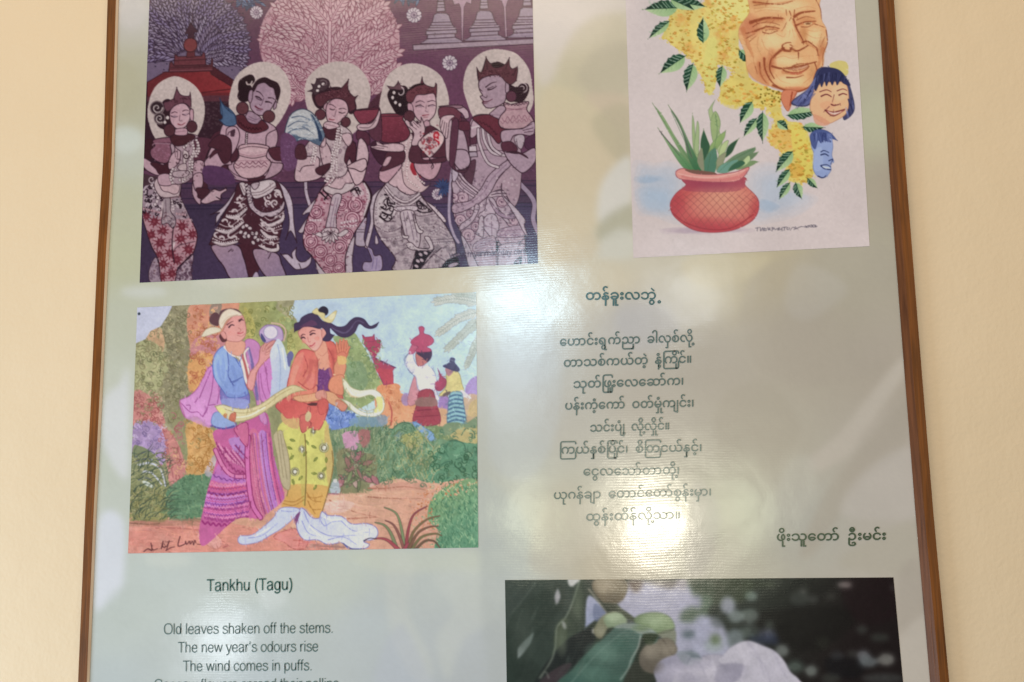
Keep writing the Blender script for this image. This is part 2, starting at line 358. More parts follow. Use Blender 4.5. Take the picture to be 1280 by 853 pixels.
    for p, n, l, l1 in (('640,500 655,250 660,-80', 12, 110, 90), ('650,200 700,100 800,-60', 7, 100, 70), ('650,200 560,90 430,-40', 7, 100, 70),
            ('620,400 480,200 270,120', 10, 100, 80), ('660,430 800,230 1080,50', 12, 100, 80), ('590,520 420,400 140,330', 10, 100, 80),
            ('760,500 950,350 1170,230', 11, 100, 80), ('560,600 400,590 190,470', 8, 100, 80), ('900,580 1030,480 1190,420', 8, 100, 80),
            ('470,620 400,580 330,560', 5, 90, 70), ('460,740 400,700 350,640', 6, 90, 70), ('960,600 1080,600 1180,540', 7, 100, 70),
            ('460,780 390,770 350,800', 5, 90, 70), ('990,760 1050,690 1150,640', 5, 90, 70), ('520,430 560,350 540,280', 5, 70, 50), ('760,430 780,350 840,310', 5, 70, 50)):
        A.branch(p, int(n*1.25), l*.9, l1*.9, 32, .6, tc, te, None, .75)
        L(p, te, 2.6); L(p, 'c69fab', 1.3)
    L('650,500 655,180', te, 5, sm=0); L('650,500 655,180', 'c8a2ae', 3.4, sm=0)
    for c in ('330,-20 350,70 270,60', '240,110 215,200 290,230', '170,240 110,330 200,260', '100,400 110,330 150,280', '110,480 100,420 180,450', '1130,110 1100,170 1180,150', '1190,210 1160,280 1200,320', '1210,350 1130,370 1200,420'):
        L(c, '84495f', .9)
    A.clip(None); P(None)
    # outside pink tree: restore dark slivers between halos
    T(355, 70); F('640,395 640,370 690,320 740,270 790,280 790,420 700,440', '54303f', sm=0)
    # ---- blue sprays and rosettes
    for tx, cx, cy in ((180, 1010, 60), (480, 200, 10)):
        T(tx, 0, 7.756 if tx == 180 else 6.4)
        P('leaf_spray')
        for i in range(26):
            A.leaf(cx+A.rng.uniform(-110, 110), cy-A.rng.uniform(20, 90), A.rng.uniform(.3, 2.9), 80, 22, A.rng.choice(['47597f', '3d4a6c', '5b6d92']), '2c3150', .5)
        P(None)
    for tr, cx, cy, r in (((180, 0, 7.756), 1090, 122, 60), ((480, 0, 6.4), 240, 122, 58), ((480, 0, 6.4), 526, 505, 58), ((455, 205, 6.093), 560, 232, 42)):
        T(*tr); P('rosette'); A.flower(cx, cy, r, 12 if tr[0] != 480 or cy < 200 else 11, 'c3b5c0', '4a3350', 'a893a6', .2)
    P(None)
    for i in range(12): A.leaf(600, 180, -2.9+i*.45, 70, 18, '3d4a78', '2c3155', .5)
    # ---- stupas on their ledge
    T(480, 0, 6.4)
    st, so = '978499', '42293f'
    for dx, dy in ((0, 0), (345, -20), (690, -45)):
        P('stupa')
        D = lambda p: [(float(t.split(',')[0])+dx, float(t.split(',')[1])+dy) for t in p.split()]
        for p in ('430,0 480,0 490,90 420,95', '425,-80 480,-80 478,10 432,10', '385,185 400,120 425,105 500,108 520,125 538,180', '375,205 380,182 540,178 548,205', '360,225 370,205 555,203 562,225', '345,245 360,225 570,222 578,240',
                  '335,280 338,250 582,238 582,268', '345,312 350,280 568,270 570,300', '290,350 350,312 570,300 635,332 620,345'):
            F(D(p), st, so, 1.0, 0)
        for y in (15, 40, 62): L(D('425,%d 490,%d' % (y, y-2)), so, .9, sm=0)
        L(D('345,236 575,226'), 'ad9aad', .7, sm=0); L(D('300,340 600,322'), '7d6a83', .7, sm=0)
    P('stone_ledge'); F('230,362 1200,310 1200,352 235,404', '9d8799', so, 1, 0)
    P('palm_trunk')
    F('545,-10 700,-10 700,35 660,20 640,60 632,325! 622,330! 614,70 600,30 560,40', 'a5849c', so, .7, 0)
    P('palm_trunk'); F('900,-10 1000,-10 990,10 975,60 985,295! 970,300! 958,60 940,10', 'a5849c', so, .7, 0)
    P(None)
    # ---- haloes
    T(175, 90); P('halo'); F('275,34 400,90 470,180 494,280 480,390 440,480 400,540 200,540 120,510 70,400 58,290 90,160 160,75', HALO)
    T(265, 70); P('halo'); F('400,45 500,75 570,150 600,260 585,370 530,480 480,545 420,600 170,470 130,390 140,270 190,150 290,70', HALO)
    T(355, 70); P('halo'); F('430,42 540,70 620,150 660,260 640,390 560,560 430,640 300,560 190,430 160,300 175,180 260,90 340,55', HALO)
    T(460, 75); P('halo'); F('350,26 460,55 560,130 610,260 612,360 560,560 300,600 100,440 105,240 160,110 250,45', HALO)
    T(560, 55); P('halo'); F('400,42 520,75 610,180 640,310 640,480 500,640 240,560 190,555 140,430 115,320 140,190 210,100 300,50', HALO)
    P(None)
    # =================== dancer 5 (right) drawn first: she is furthest back
    P('dancer', 5)
    T(555, 190)
    L('140,-20 70,110 45,300 40,500 70,620 110,690', 'a594ad', 3.2); 
    L('540,140 570,230 650,320 690,400 680,520 730,640', '3a2436', 7); L('540,140 570,230 650,320 690,400 680,520 730,640', '9c88a2', 5.5)
    T(560, 55)
    F('180,570 320,540 470,600 540,700 560,1000 500,1250 240,1260 180,1100 150,800', 'a88c9d', OUT, .8)                   # torso
    T(555, 190)
    F('240,0 480,0 500,90 420,200 330,310 230,270 200,140', 'a88da0', OUT, .6)
    F('160,120 240,60 220,220 190,260 160,220', '5c3a4b', OUT, .6)
    # hips and skirt
    F('70,330 60,230 120,160 230,300 330,320 440,290 500,380 570,480 610,620 620,720 610,900 240,900 140,640 80,500', 'ab94a6', OUT, 1.2)
    rr = F('70,330 60,230 120,160 230,300 330,320 440,290 500,380 570,480 610,620 620,720 610,900 240,900 140,640 80,500', None)
    A.clip(rr)
    for cx, cy, r in ((140, 350, 48), (125, 520, 42), (185, 635, 50), (440, 380, 42), (520, 520, 50), (75, 350, 34), (60, 480, 30), (240, 570, 34), (200, 470, 30), (540, 440, 30)):
        E(cx, cy, r, r, 'b79aab', 0, '5b3a50', .9); A.spiral(cx, cy, r*.75, 1.4, 1, '6b4a60', .7); E(cx, cy, 7, 7, '5b3a50', n=8)
    A.clip(None)
    for p in ('95,170 150,240 250,320', '110,150 170,230 260,300', '80,190 130,270 235,345'): L(p, OUT, 3.6); L(p, 'b8a0b1', 2.4)
    for p in ('320,350 400,330 470,330', '320,335 390,310 450,305'): L(p, OUT, 3.4); L(p, 'bca5b5', 2.3)
    # sash
    F('490,60 510,100 420,190 340,330 220,420 80,470 70,400 200,370 280,280 350,170', 'a88ea2', OUT, .9)
    L('480,90 370,200 300,310 200,390 90,430', '7d6077', .6); 
    F('270,420 240,500 190,560 120,600 130,550 210,490 240,400', 'b09aac', OUT, .8)
    F('330,350 310,440 270,470 270,500 380,480 400,460 480,540 500,530 420,440 380,360', 'b5a0b2', OUT, .7)
    F('340,360 400,430 470,480 540,470 560,500 480,510 400,470', '9c8199', OUT, .6)
    F('330,480 390,480 420,560 400,640 380,670 330,620 290,550', 'b3a1b3', OUT, .7); L('360,500 365,640', '6b4c64', .6); L('310,560 400,590', '6b4c64', .5)
    F('270,500 300,500 300,640 270,640 240,620 260,580', 'b7a5b5', OUT, .7)
    F('430,590 600,560 610,640 420,650', 'a78fa4', OUT, .6); A.zig('425,630 600,640', 6, 16, '6d4a64', .6); A.zig('430,605 600,590', 5, 14, '6d4a64', .5)
    F('240,690 370,640 400,700 390,760 230,760', 'aa95a8', OUT, .6)
    for i in range(5): A.zig([(230+i*6, 700+i*18), (380, 650+i*18)], 4, 14, '72526b', .5)
    F('400,680 440,720 400,760', BLK); E(420, 705, 12, 12, 'b6a3b3'); L('410,670 450,715 560,700 610,660', OUT, .9)
    F('420,720 600,700 615,760 600,900 420,900', 'b1a0b1', OUT, .7); L('410,740 410,900', OUT, .9)
    F('440,240 450,330 540,420 620,520 610,560 640,650 600,600 560,520 500,420 440,330', 'b7a5b6', OUT, .7)
    F('130,640 170,680 250,850 270,900 200,900 160,760', 'b6a6b8', OUT, .8)
    F('530,850 590,790 585,860', BLK); F('540,840 575,810 572,850', 'a18ea4', sm=0)
    A.scatter((240, 760, 600, 860), 60, lambda x, y: E(x, y, 5, 3, '9c88a0', n=8))
    F('70,100 110,170 75,230 60,180', 'b3a1b5', OUT, .7)
    # left arm hanging
    T(560, 55)
    F('50,640 90,560 150,600 170,760 150,960 60,970 10,880', '5b3547', OUT, .8)
    F('70,660 115,660 150,780 160,900 130,960 60,960! 45,860', 'a98ea0', OUT, 1)
    T(555, 190)
    F('85,-10 170,-10 200,60 185,110 140,135 110,128 75,70', 'a98ea1', OUT, 1.1)
    # left hand raised over the jug
    T(560, 55)
    F('-20,500 50,480 110,480 150,510 160,560 130,570 120,550 90,520 20,530 -30,545', 'b698a8', OUT, .9)
    F('-30,560 50,545 100,560 95,590 40,610 -30,610', '6b3447', OUT, .8)
    F('60,600 150,590 170,630 160,660 90,655', '5e2f40', OUT, .7)
    # bands beside torso
    for p, c in (('165,720 215,700 220,760 170,770', '5d3548'), ('160,780 215,775 220,820 160,820', 'c2b0bd'), ('160,825 220,822 225,860 165,862', 'a995a8')): F(p, c, OUT, .8, 0)
    F('185,590 230,600 245,640 210,700 170,710', 'b296a6', OUT, .8); L('180,640 240,625', 'c9b8c2', 2)
    for p in ('230,650 240,760 300,900 380,940', '265,640 280,740 340,830 440,850', '300,660 330,780 400,840'): L(p, OUT, 4.4); L(p, 'bfadb9', 3.1)
    # collar
    F('190,560 330,540 440,600 440,660 390,760 330,700 240,620', '69303f', OUT, 1); A.zig('215,590 300,620 380,700', 8, 14, '44202c', .8)
    F('330,520 400,470 460,500 420,580 380,570 320,540', 'a5899b', OUT, .9); L('330,540 400,545', '7d6077', .6)
    # head, hair
    F('440,300 520,330 560,300 610,310 615,370 570,440 500,440 440,400', '35212c')
    A.spiral(568, 340, 44, 1.6, -2.2, 'b9a7ab', 1.3); A.spiral(560, 345, 22, 1, 1, '35212c', 2.4)
    F('235,290 290,250 400,235 440,290 440,420 400,465 330,490! 290,485 262,450! 272,440 252,415! 245,400 262,390 240,350', 'a4899b', OUT, 1)
    F('440,295 462,300 465,360 440,370', 'a4899b', OUT, .8)
    F('220,185! 245,220 265,190 290,105! 325,150 385,140 430,160 466,110! 470,165 490,190 528,175! 530,210 520,280! 480,310 440,290 390,240 310,245 255,265 235,290! 225,250', '5e3440', OUT, .9)
    F('330,150 380,138 430,158 400,180 345,180', '33202a'); 
    for i in range(40): E(A.rng.uniform(250, 500), A.rng.uniform(200, 255), 6, 4, A.rng.choice(['7a4a57', '43222e']), n=8)
    for p in ('225,200 232,260', '290,120 300,200', '285,130 265,210', '462,120 440,190', '520,190 500,240'): L(p, '35202b', .8)
    L('288,330 330,300 370,290', OUT, 1.6, .5); L('305,350 335,345 372,322', OUT, 2, .6); L('300,342 345,325', OUT, .7)
    L('240,345 262,362', OUT, 1.3, .5); L('262,395 290,410 298,395', OUT, .7); L('265,440 300,440 340,420', '5c2d3e', 1.8, .6); L('270,455 300,452', '6e4052', 1.2, .5)
    E(482, 400, 40, 42, '5f3649', 0, OUT, 1)
    # pot on shoulder
    P('water_pot')
    F('420,455 450,450 480,460 540,450 600,440 615,450 600,500 640,560 650,600 580,640 480,650 410,640 385,600 400,550 440,500', 'b28d99', OUT, 1.1)
    A.zig('425,460 520,465 610,450', 5, 12, OUT, .7); L('440,490 520,498 600,482', '7d5062', .7); L('445,505 600,498', '7d5062', .6)
    A.zig('410,580 520,560 630,560', 16, 22, '84586a', .7); A.zig('400,600 520,590 640,580', 10, 18, '84586a', .6)
    P('dancer', 5)
    # right arm under pot
    F('400,700 420,660 520,650 580,640 650,590 665,640 640,700 560,690 500,700 470,750 420,760', 'a98da0', OUT, 1)
    for p in ('560,650 640,610', '570,660 650,640', '580,675 650,665'): L(p, OUT, .7)
    F('405,760 480,745 530,800 500,830 430,830', '5d3143', OUT, .8)
    F('580,740 660,690 665,800 600,800', '54304a', OUT, .7)
    T(555, 190)
    F('460,0 520,10 600,10 690,-30 700,60 650,130 600,160 560,140 500,80', 'a78ca0', OUT, 1.1); F('470,5 540,-5 610,20 640,50 560,10', '4e2c3a', OUT, .6)
    T(560, 55); F('505,710 560,690 585,720 560,800 520,770', 'b3a0ae', OUT, .7); L('520,720 530,780', OUT, .5)
    # =================== dancer 4
    T(455, 205)
    F('190,140 110,220 80,330 75,450 40,600 25,640 5,630 20,560 50,440 45,330 70,240', 'b5a4b3', OUT, .8)
    F('90,540 110,600 85,610', 'b5a4b3', OUT, .6); F('410,200 470,280 540,330 620,420 610,445 520,380 430,280', 'c2b1bc', OUT, .8)
    F('150,170 230,60 300,20 420,130 410,200 470,290 600,440 680,570 700,640 690,720 590,790 470,800 400,815 220,810 240,720 140,590 80,470 75,340 100,240', 'ad9ba6', OUT, 1.3)
    rr = F('150,170 230,60 300,20 420,130 410,200 470,290 600,440 680,570 700,640 690,720 590,790 470,800 400,815 220,810 240,720 140,590 80,470 75,340 100,240', None)
    A.clip(rr)
    A.scatter((80, 240, 690, 800), 620, lambda x, y: A.spiral(x, y, A.rng.uniform(5, 13), .8, A.rng.uniform(0, 6), A.rng.choice(['7d6678', '8f7c8a', 'c2b2bb']), .6))
    F('120,260 190,230 240,280 235,380 180,440 110,440 100,340', 'bfb0b9'); 
    for p in ('160,235 215,250 235,310', '130,330 170,350 200,330', '120,400 180,440 230,400', '200,300 235,310', '140,370 200,390 225,350', '185,260 180,310 230,330'): L(p, BLK, 2.6, 1.2)
    for p in ('385,260 430,290 510,360', '390,340 440,370 520,365', '400,280 410,330 450,350', '430,300 460,330'): L(p, BLK, 2.4, 1)
    for p in ('85,470 180,520 300,480', '130,560 250,570 330,540', '380,380 430,400 540,380', '500,520 610,480', '150,440 240,440', '520,600 690,590', '510,580 680,570', '230,700 330,640 400,640', '540,690 680,780', '470,760 560,650 690,640'): L(p, '5d4858', .8)
    A.beads('140,575 230,570 330,540', 9, 21, 'c3b4bd', '5d4858'); A.beads('500,540 560,500 620,470', 8, 20, 'c3b4bd', '5d4858'); A.beads('520,605 690,600', 6, 16, 'c3b4bd', '6b5367')
    A.beads('380,400 420,470 450,500', 8, 19, 'c3b4bd', '5d4858'); A.beads('90,300 105,440 150,520', 6, 16, 'c6b7c0', '5d4858')
    for cx, cy, r, t, s in ((180, 290, 34, 1.2, 2), (205, 345, 30, 1.1, 4), (150, 390, 34, 1.3, 0), (195, 410, 26, 1, 3), (420, 300, 22, 1.1, 1), (460, 335, 24, 1.1, 3), (500, 350, 18, 1, 0), (150, 330, 24, 1, 5)): A.spiral(cx, cy, r, t, s, BLK, 1.5)
    for i in range(7): L([(110+i*6, 500+i*10), (200+i*14, 540+i*16), (320+i*4, 500+i*22)], '6d5868', .6, a=.6); L([(420+i*14, 420+i*22), (520+i*14, 400+i*30), (600+i*12, 430+i*34)], '6d5868', .6, a=.6)
    for x, y in ((235, 610), (320, 740), (650, 655), (560, 730), (220, 490), (480, 430), (560, 640), (290, 680)): A.flower(x, y, 22, 8, '9c8c97', '7d6b78', '8f7e8a')
    F('400,660 520,640 530,660 480,720 440,790 390,815 370,790', BLK); 
    for x, y in ((430, 690), (470, 680), (410, 740), (440, 735), (400, 780), (500, 655)): E(x, y, 17, 11, 'b7a4b1', .6)
    A.clip(None)
    L('400,640 380,720 355,800', OUT, 1.2); L('590,640 500,720 430,800', OUT, 1.2)
    F('590,790 680,690 710,700 720,790', BLK); E(680, 770, 40, 14, 'a594a8', -.3); L('640,720 720,690', 'b7a4b1', 2)
    # belly
    F('190,130 290,20 400,140 420,200 390,230 330,235 280,210 250,180 220,170', LT, OUT, .8); L('250,170 270,200 320,230', OUT, .7)
    for p in ('165,170 230,250 320,290 420,230', '160,195 230,280 330,315 430,250'): L(p, OUT, 3.4); L(p, 'c0afb9', 2.3)
    F('235,330 390,320 400,355 290,365 240,355', 'c0aebb', OUT, .8); A.beads('245,345 390,338', 6, 15, 'd0c2ca', '5d4858')
    F('280,365 375,360 400,460 420,500 430,560 410,640 340,590 310,540 290,460', 'bba9b5', OUT, .9)
    for p in ('300,370 320,480 330,560', '330,365 360,480 380,580', '360,365 390,470 405,560'): L(p, '6f566c', .8)
    F('375,380 420,490 450,510 440,530 400,510', 'c6b7bf', OUT, .8); F('285,470 300,540 340,550 330,570 290,555', 'c6b7bf', OUT, .8)
    F('320,610 360,600 410,640 500,640 460,560 500,560 530,640 500,660 420,660 350,650', 'c1b1bb', OUT, .8)
    # torso with beads
    T(460, 75)
    F('420,540 470,500 560,560 590,660 580,760 470,770 360,760 300,900 280,880 270,650 330,560', '582f3d', OUT, .9)
    F('240,640 330,560 350,700 370,860 430,960 480,940 400,1010 290,960 260,860', 'c3a6ad', OUT, .7)
    for p in ('300,560 285,700 270,850', '330,600 310,740 300,900 400,980', '350,800 360,880 440,950'): A.beads(p, 8, 19, 'd0bdc1', '6e4552')
    F('340,780 380,860 350,880 320,820', 'a12f3e'); F('355,800 420,850 400,900', 'b0404c', a=.8); L('360,830 390,910', 'c9b0b5', 1)
    # arms
    F('60,620 20,680 100,800 200,780 230,700', '47293a', OUT, .8)
    T(455, 205)
    F('130,30 200,-30 290,0 230,90 170,145 120,120 115,80', SK, OUT, 1.1)
    F('385,-20 400,60 470,115 520,118 560,80 590,0 580,-40 470,-50', SK, OUT, 1.1); L('510,-30 530,20 515,40', OUT, .9)
    T(460, 75)
    F('120,790 150,700 270,690 280,760 240,800 100,850', '56303e', OUT, .9)
    F('110,810 140,745 180,740 150,800', 'bb95a3', OUT, .7)
    F('330,655 400,640 420,760 580,740 570,780 330,780', '56303e', OUT, .9)
    F('20,660 65,650 50,600 60,595 110,640 200,635 270,650 265,695 180,700 90,690 40,675', LT, OUT, .9)
    for p in ('65,650 150,665', '60,620 120,650', '40,668 120,675'): L(p, OUT, .6)
    # pots
    P('water_pot')
    F('95,415 270,415 265,450 300,510 320,560 290,610 220,630 120,628 60,580 50,545 85,500 105,460', '82394b', OUT, 1.1, g=('6f3042', 150, 420, 180, 630))
    L('95,430 270,428', OUT, .8); A.scatter((80, 440, 290, 610), 40, lambda x, y: E(x, y, 5, 3, '9a5061', n=8, a=.6))
    F('-30,380 90,375 60,450 20,500 -30,490', '7a3447', OUT, .9)
    P('dancer', 4, 'dancer with a hand to her chin and a jewelled breast cloth')
    # head
    F('150,260 180,215 240,200 300,220 320,380 270,420 220,410 185,360 160,310', '2f2029', OUT, .8)
    F('150,200! 200,205 230,165! 250,195 285,215 250,230 200,225 165,220', '6a4a55', OUT, .8)
    A.spiral(240, 250, 45, .6, -1.2, 'bfaeb3', 1.4)
    for x, y in ((198, 250), (188, 288), (210, 325), (243, 343)): E(x, y, 11, 13, 'cbbcbf')
    F('330,330 350,280 420,250 500,255 520,330 510,410 470,460 430,480 380,455 340,390', SK, OUT, 1, g=('c7a6b0', 350, 300, 520, 400))
    F('300,340 320,330 340,350 345,400 310,395', SK, OUT, .8)
    F('290,260 340,200 400,180! 412,135! 430,185 500,210 515,180! 524,195 518,290 500,255 430,265 370,270 340,320 300,320', '6b3a46', OUT, .9)
    L('310,230 370,195 420,185', '2e1d26', 2.2)
    for i in range(30): E(A.rng.uniform(320, 510), A.rng.uniform(215, 255), 6, 4, '4d2733', n=8)
    L('365,325 400,312 430,325', OUT, 1, .5); L('455,320 490,310 512,318', OUT, 1, .5); L('365,355 395,345 425,358', '4c3440', 1.6, .8); L('460,352 490,342 512,350', '4c3440', 1.6, .8)
    E(395, 355, 20, 9, '8f7485', a=.7); E(487, 350, 18, 8, '8f7485', a=.7); L('445,345 440,390 458,398', '6f4e5d', .7); L('415,425 445,420 465,418', '8b3d4c', 1.5, .7); L('425,438 455,435', 'a06270', 1)
    E(315, 428, 42, 42, '5c3440', 0, OUT, 1)
    F('430,470 460,460 470,500 420,510', SK, OUT, .7)
    # raised hand
    F('330,640 350,570 330,530 300,505 280,470 300,460 340,500 320,490 345,460 380,490 370,465 400,480 405,440! 420,470 435,530 420,580 390,640 350,655', LT, OUT, .9)
    for p in ('330,500 370,530', '345,475 385,515', '375,470 400,505'): L(p, OUT, .6)
    # breast jewel
    F('380,640 430,580 510,535 565,560 580,610 540,680 470,750! 420,700', 'c4abb1', OUT, .9)
    for i in range(70):
        x, y = A.rng.gauss(465, 35), A.rng.gauss(640, 45); A.spiral(x, y, 9, .9, A.rng.uniform(0, 6), A.rng.choice(['5d3040', '7b4352', 'a2313f']), .8)
    F('500,560 530,545 550,580 570,600 545,640 520,620 500,600', 'b52a3a'); F('540,580 570,590 560,640 545,630', 'd9b7bb'); E(520, 575, 12, 12, 'd58a92'); L('515,600 540,615', 'e0c5c8', 1.3)
    L('465,760 490,790 480,820', OUT, 1)
    # jug poured at her right
    P('water_jug')
    F('540,355 650,345 720,350 700,370 600,365', '8d6a7a', OUT, .9)
    F('545,365 640,360 690,390 710,420 680,470 620,490 570,470 540,430', '6d3a4b', OUT, .9)
    F('600,480 640,470 630,760 640,775 600,760 590,640', 'b69aa6', OUT, .7); F('560,440 620,420 660,430 620,470 600,600 550,520', 'c4a6b0', OUT, .8)
    for p in ('570,460 555,520', '585,470 570,560', '600,480 585,600'): L(p, OUT, .6)
    F('640,480 690,480 660,780 620,780', '5e3549', OUT, .7)
    P('dancer', 4)
    # =================== dancer 3
    T(350, 205)
    L('195,140 200,220 225,310', OUT, 5); L('195,140 200,220 225,310', 'b3a2b5', 3.6)
    F('320,215 250,290 180,370 175,390 225,375 150,500 135,515 180,515 260,340', 'b7a6b4', OUT, .8)
    F('590,480 660,400 640,560 650,625 580,620 575,560', 'a897ab', OUT, .9); L('585,500 640,500', OUT, .6); L('585,520 640,520', OUT, .6)
    F('540,590 570,560 550,720 550,830 480,840 500,700', 'b7a6b4', OUT, .8); F('270,720 350,790 360,850 300,850', 'b7a6b4', OUT, .8)
    F('330,170 480,30 560,60 640,140 680,200 690,270 650,400 560,540 500,700 490,850 370,850 250,710 180,620 190,480 250,330', 'b48a9a', OUT, 1.4)
    rr = F('330,170 480,30 560,60 640,140 680,200 690,270 650,400 560,540 500,700 490,850 370,850 250,710 180,620 190,480 250,330', None)
    A.clip(rr)
    A.scatter((190, 200, 680, 850), 420, lambda x, y: E(x, y, A.rng.uniform(5, 10), A.rng.uniform(4, 8), A.rng.choice(['c3a0ad', '8d4a61', '8d4a61']), n=9))
    for cx, cy, r in ((275, 368, 50), (575, 315, 56), (470, 310, 46), (550, 420, 58), (235, 490, 46), (235, 592, 52), (310, 668, 50), (385, 732, 48), (448, 792, 44), (455, 632, 52), (515, 540, 44), (350, 830, 40)):
        E(cx, cy, r, r, 'c79fae', 0, '70354d', 1.1); E(cx, cy, r*.68, r*.68, 'bd8fa0', 0, '70354d', 1.0); E(cx+2, cy+2, r*.36, r*.34, 'c9a2b0', 0, '84506a', .6)
        L([(cx-r*.3, cy+r*.25), (cx, cy+r*.4), (cx+r*.35, cy+r*.1)], '6a3048', 1)
    for x, y in ((505, 360), (620, 380), (525, 590), (255, 545), (410, 680), (340, 600), (560, 265), (180, 555)): E(x, y, 16, 20, 'c9a5b2', .4, '7b4058', .6)
    F('540,190 600,170 640,230 560,250', 'bfa9b4')
    for p in ('540,210 590,180 610,230', '570,190 600,240', '310,220 360,270', '330,200 390,260', '340,270 370,230', '590,200 620,210'): L(p, BLK, 2.4, 1.2)
    A.beads('660,180 665,290 630,420', 7, 20, 'c9b5bf', '7b4a62'); A.beads('230,430 330,430', 9, 20, 'c9b5bf', '7b4a62'); A.beads('470,450 590,430', 10, 22, 'c9b5bf', '7b4a62'); A.beads('470,480 590,470', 9, 22, 'c9b5bf', '7b4a62')
    A.clip(None)
    L('640,140 680,200 690,270 650,400', OUT, 4); L('640,150 672,210 678,270 640,390', 'c0b0b8', 2)
    F('335,175 420,140 470,30 500,40 560,80 580,130 560,180 500,220 420,240 350,215', 'beabb3', OUT, .9)
    F('370,170 400,140 480,40 500,45 545,80 560,130 540,150 500,150 470,190 430,190', LT, OUT, .8)
    F('405,240 470,245 430,390 425,500 350,500 370,380', 'b5a1af', OUT, 1); L('425,260 395,400 380,490', '7b6077', .7); L('445,260 415,400 405,490', '7b6077', .7)
    F('345,490 430,490 440,530 320,535', 'bfaab5', OUT, .8); A.zig('335,515 430,513', 7, 14, OUT, .6)
    for i in range(7): A.leaf(380, 525, .3+i*.42, 85, 30, 'c4b3bc', OUT, .7)
    F('300,520 260,540 250,530 310,560 320,540', 'c4b3bc', OUT, .6); F('450,530 500,500 520,520 470,555 440,545', 'c4b3bc', OUT, .6)
    # torso
    T(355, 70)
    F('300,540 420,520 520,600 500,720 470,900 340,930 210,900 150,760 170,680', 'b9a3ac', OUT, .9)
    A.scatter((170, 680, 480, 880), 60, lambda x, y: A.spiral(x, y, 13, 1, A.rng.uniform(0, 6), '84697a', .6))
    F('290,550 400,540 440,600 400,640 330,630', DK, OUT, .8)
    F('90,700 140,680 170,800 140,850 90,850', '542d3b', OUT, .8)
    F('480,700 530,650 560,760 500,830 460,800', '542d3b', OUT, .8); F('560,570 640,590 650,680 560,640', '5c3244', OUT, .8)
    F('440,600 500,590 520,640 490,690 450,640', LT, OUT, .8)
    F('570,640 620,660 645,750 630,850 600,950 550,985 520,940 480,830 500,780! 540,840', LT, OUT, 1.1); L('540,830 550,740 545,660', OUT, .9)
    F('270,690 310,650 360,740 350,840 300,840', LT, OUT, 1)
    T(350, 205)
    F('120,20 130,-40 290,-50 300,60 380,30 300,110 200,135 130,135 110,100', LT, OUT, 1.1); L('150,60 180,20 260,10', OUT, 1)
    F('270,40 330,10 390,0 340,80 290,80', DK, OUT, .8)
    F('510,20 640,-40 660,20 620,60 570,40', LT, OUT, 1.1)
    T(355, 70)
    for p in ('420,530 410,640 380,760 375,850 330,960', '440,560 425,660 400,780 400,880 340,990', '410,550 395,650 365,760 360,870 310,960', '230,690 215,780 200,830', '245,700 235,790 220,820'): A.beads(p, 9, 21, 'd2c2c7', '4b2d3a')
    F('660,420 730,400 740,640 650,600', '603648', OUT, .6)
    P('water_pot')
    F('535,420 640,400 720,400 690,480 600,520 550,480', '81394c', OUT, 1); L('545,415 710,405', OUT, 1.4)
    P('dancer', 3, 'dancer holding a blue white leaf bundle')
    F('555,540 580,520 660,515 700,470 725,410! 735,440 700,540 620,570 570,565', LT, OUT, .9); L('575,545 650,545 700,490', OUT, .6)
    # head
    F('215,290 280,260 420,240 520,310 550,400 500,440 440,320 340,330 290,400 240,380', '3a222d', OUT, .8)
    F('300,400 310,365 330,360 340,440 310,410', SK, OUT, .8)
    F('320,400 345,350 400,325 470,350 490,420 460,470 430,500 380,520 330,490', SK, OUT, 1, g=('c8a5b0', 340, 360, 470, 480))
    F('330,500 400,515 420,540 340,560 300,530', LT, OUT, .8); L('315,520 400,540', '8b6272', .7)
    F('240,300 350,265! 355,235! 370,255 430,250 490,185! 490,260 530,310 560,305! 540,340 545,400 500,430! 470,350 410,325 340,340 290,385 250,370', '5a313d', OUT, .9)
    for i in range(40): E(A.rng.uniform(270, 500), A.rng.uniform(265, 325), 6, 4, A.rng.choice(['794955', '43222e']), n=8)
    F('185,270! 220,250 210,215! 235,215 250,175! 300,170 340,190 345,230 310,265 280,270 240,300 215,275', '4a3640', OUT, .9)
    for x, y in ((298, 215), (267, 233), (255, 265)): E(x, y, 12, 10, 'd0c2c4', -.4)
    A.spiral(305, 215, 36, .7, -2.4, '77626a', 1.2)
    L('345,370 370,375 395,395', OUT, 1, .5); L('420,405 450,400 475,410', OUT, 1, .5); L('350,405 375,412 388,405', '4c3440', 1.5, .8); L('420,430 445,437 465,430', '4c3440', 1.5, .8); L('398,410 385,460 372,455', '6f4e5d', .7); L('345,482 368,488 385,486', '8b3d4c', 1.6, .8)
    E(277, 448, 40, 40, '5f3541', 0, OUT, 1); E(470, 505, 36, 38, '5f3541', 0, OUT, 1)
    # plumed fan in her hand
    P('leaf_bundle')
    F('20,520 60,440 140,405 220,440 280,530 310,620 290,680 240,670 180,640 120,640 20,680 5,610', 'b3b4bb', '3a4258', 1.2)
    rr = F('20,520 60,440 140,405 220,440 280,530 310,620 290,680 240,670 180,640 120,640 20,680 5,610', None); A.clip(rr)
    F('10,640 60,600 130,620 200,640 280,630 300,700 20,700', '55647d'); F('200,440 290,540 320,660 270,660 250,560', '65758c')
    for p in ('30,540 100,500 180,510', '60,470 130,460 200,490', '15,600 80,560 170,560 230,600', '140,540 190,560'): L(p, '54607a', 1.6, .6)
    for i in range(40):
        x, y = A.rng.uniform(20, 280), A.rng.uniform(440, 660); L([(x, y), (x+22, y-8), (x+40, y+6)], A.rng.choice(['8a95a8', 'd3d7db', '6e7d96']), .9, .4)
    for i in range(9): L([(215+i*7, 450+i*14), (250+i*5, 540+i*10), (270+i*2, 650)], '2f3d5c', .8)
    A.clip(None); P('dancer', 3)
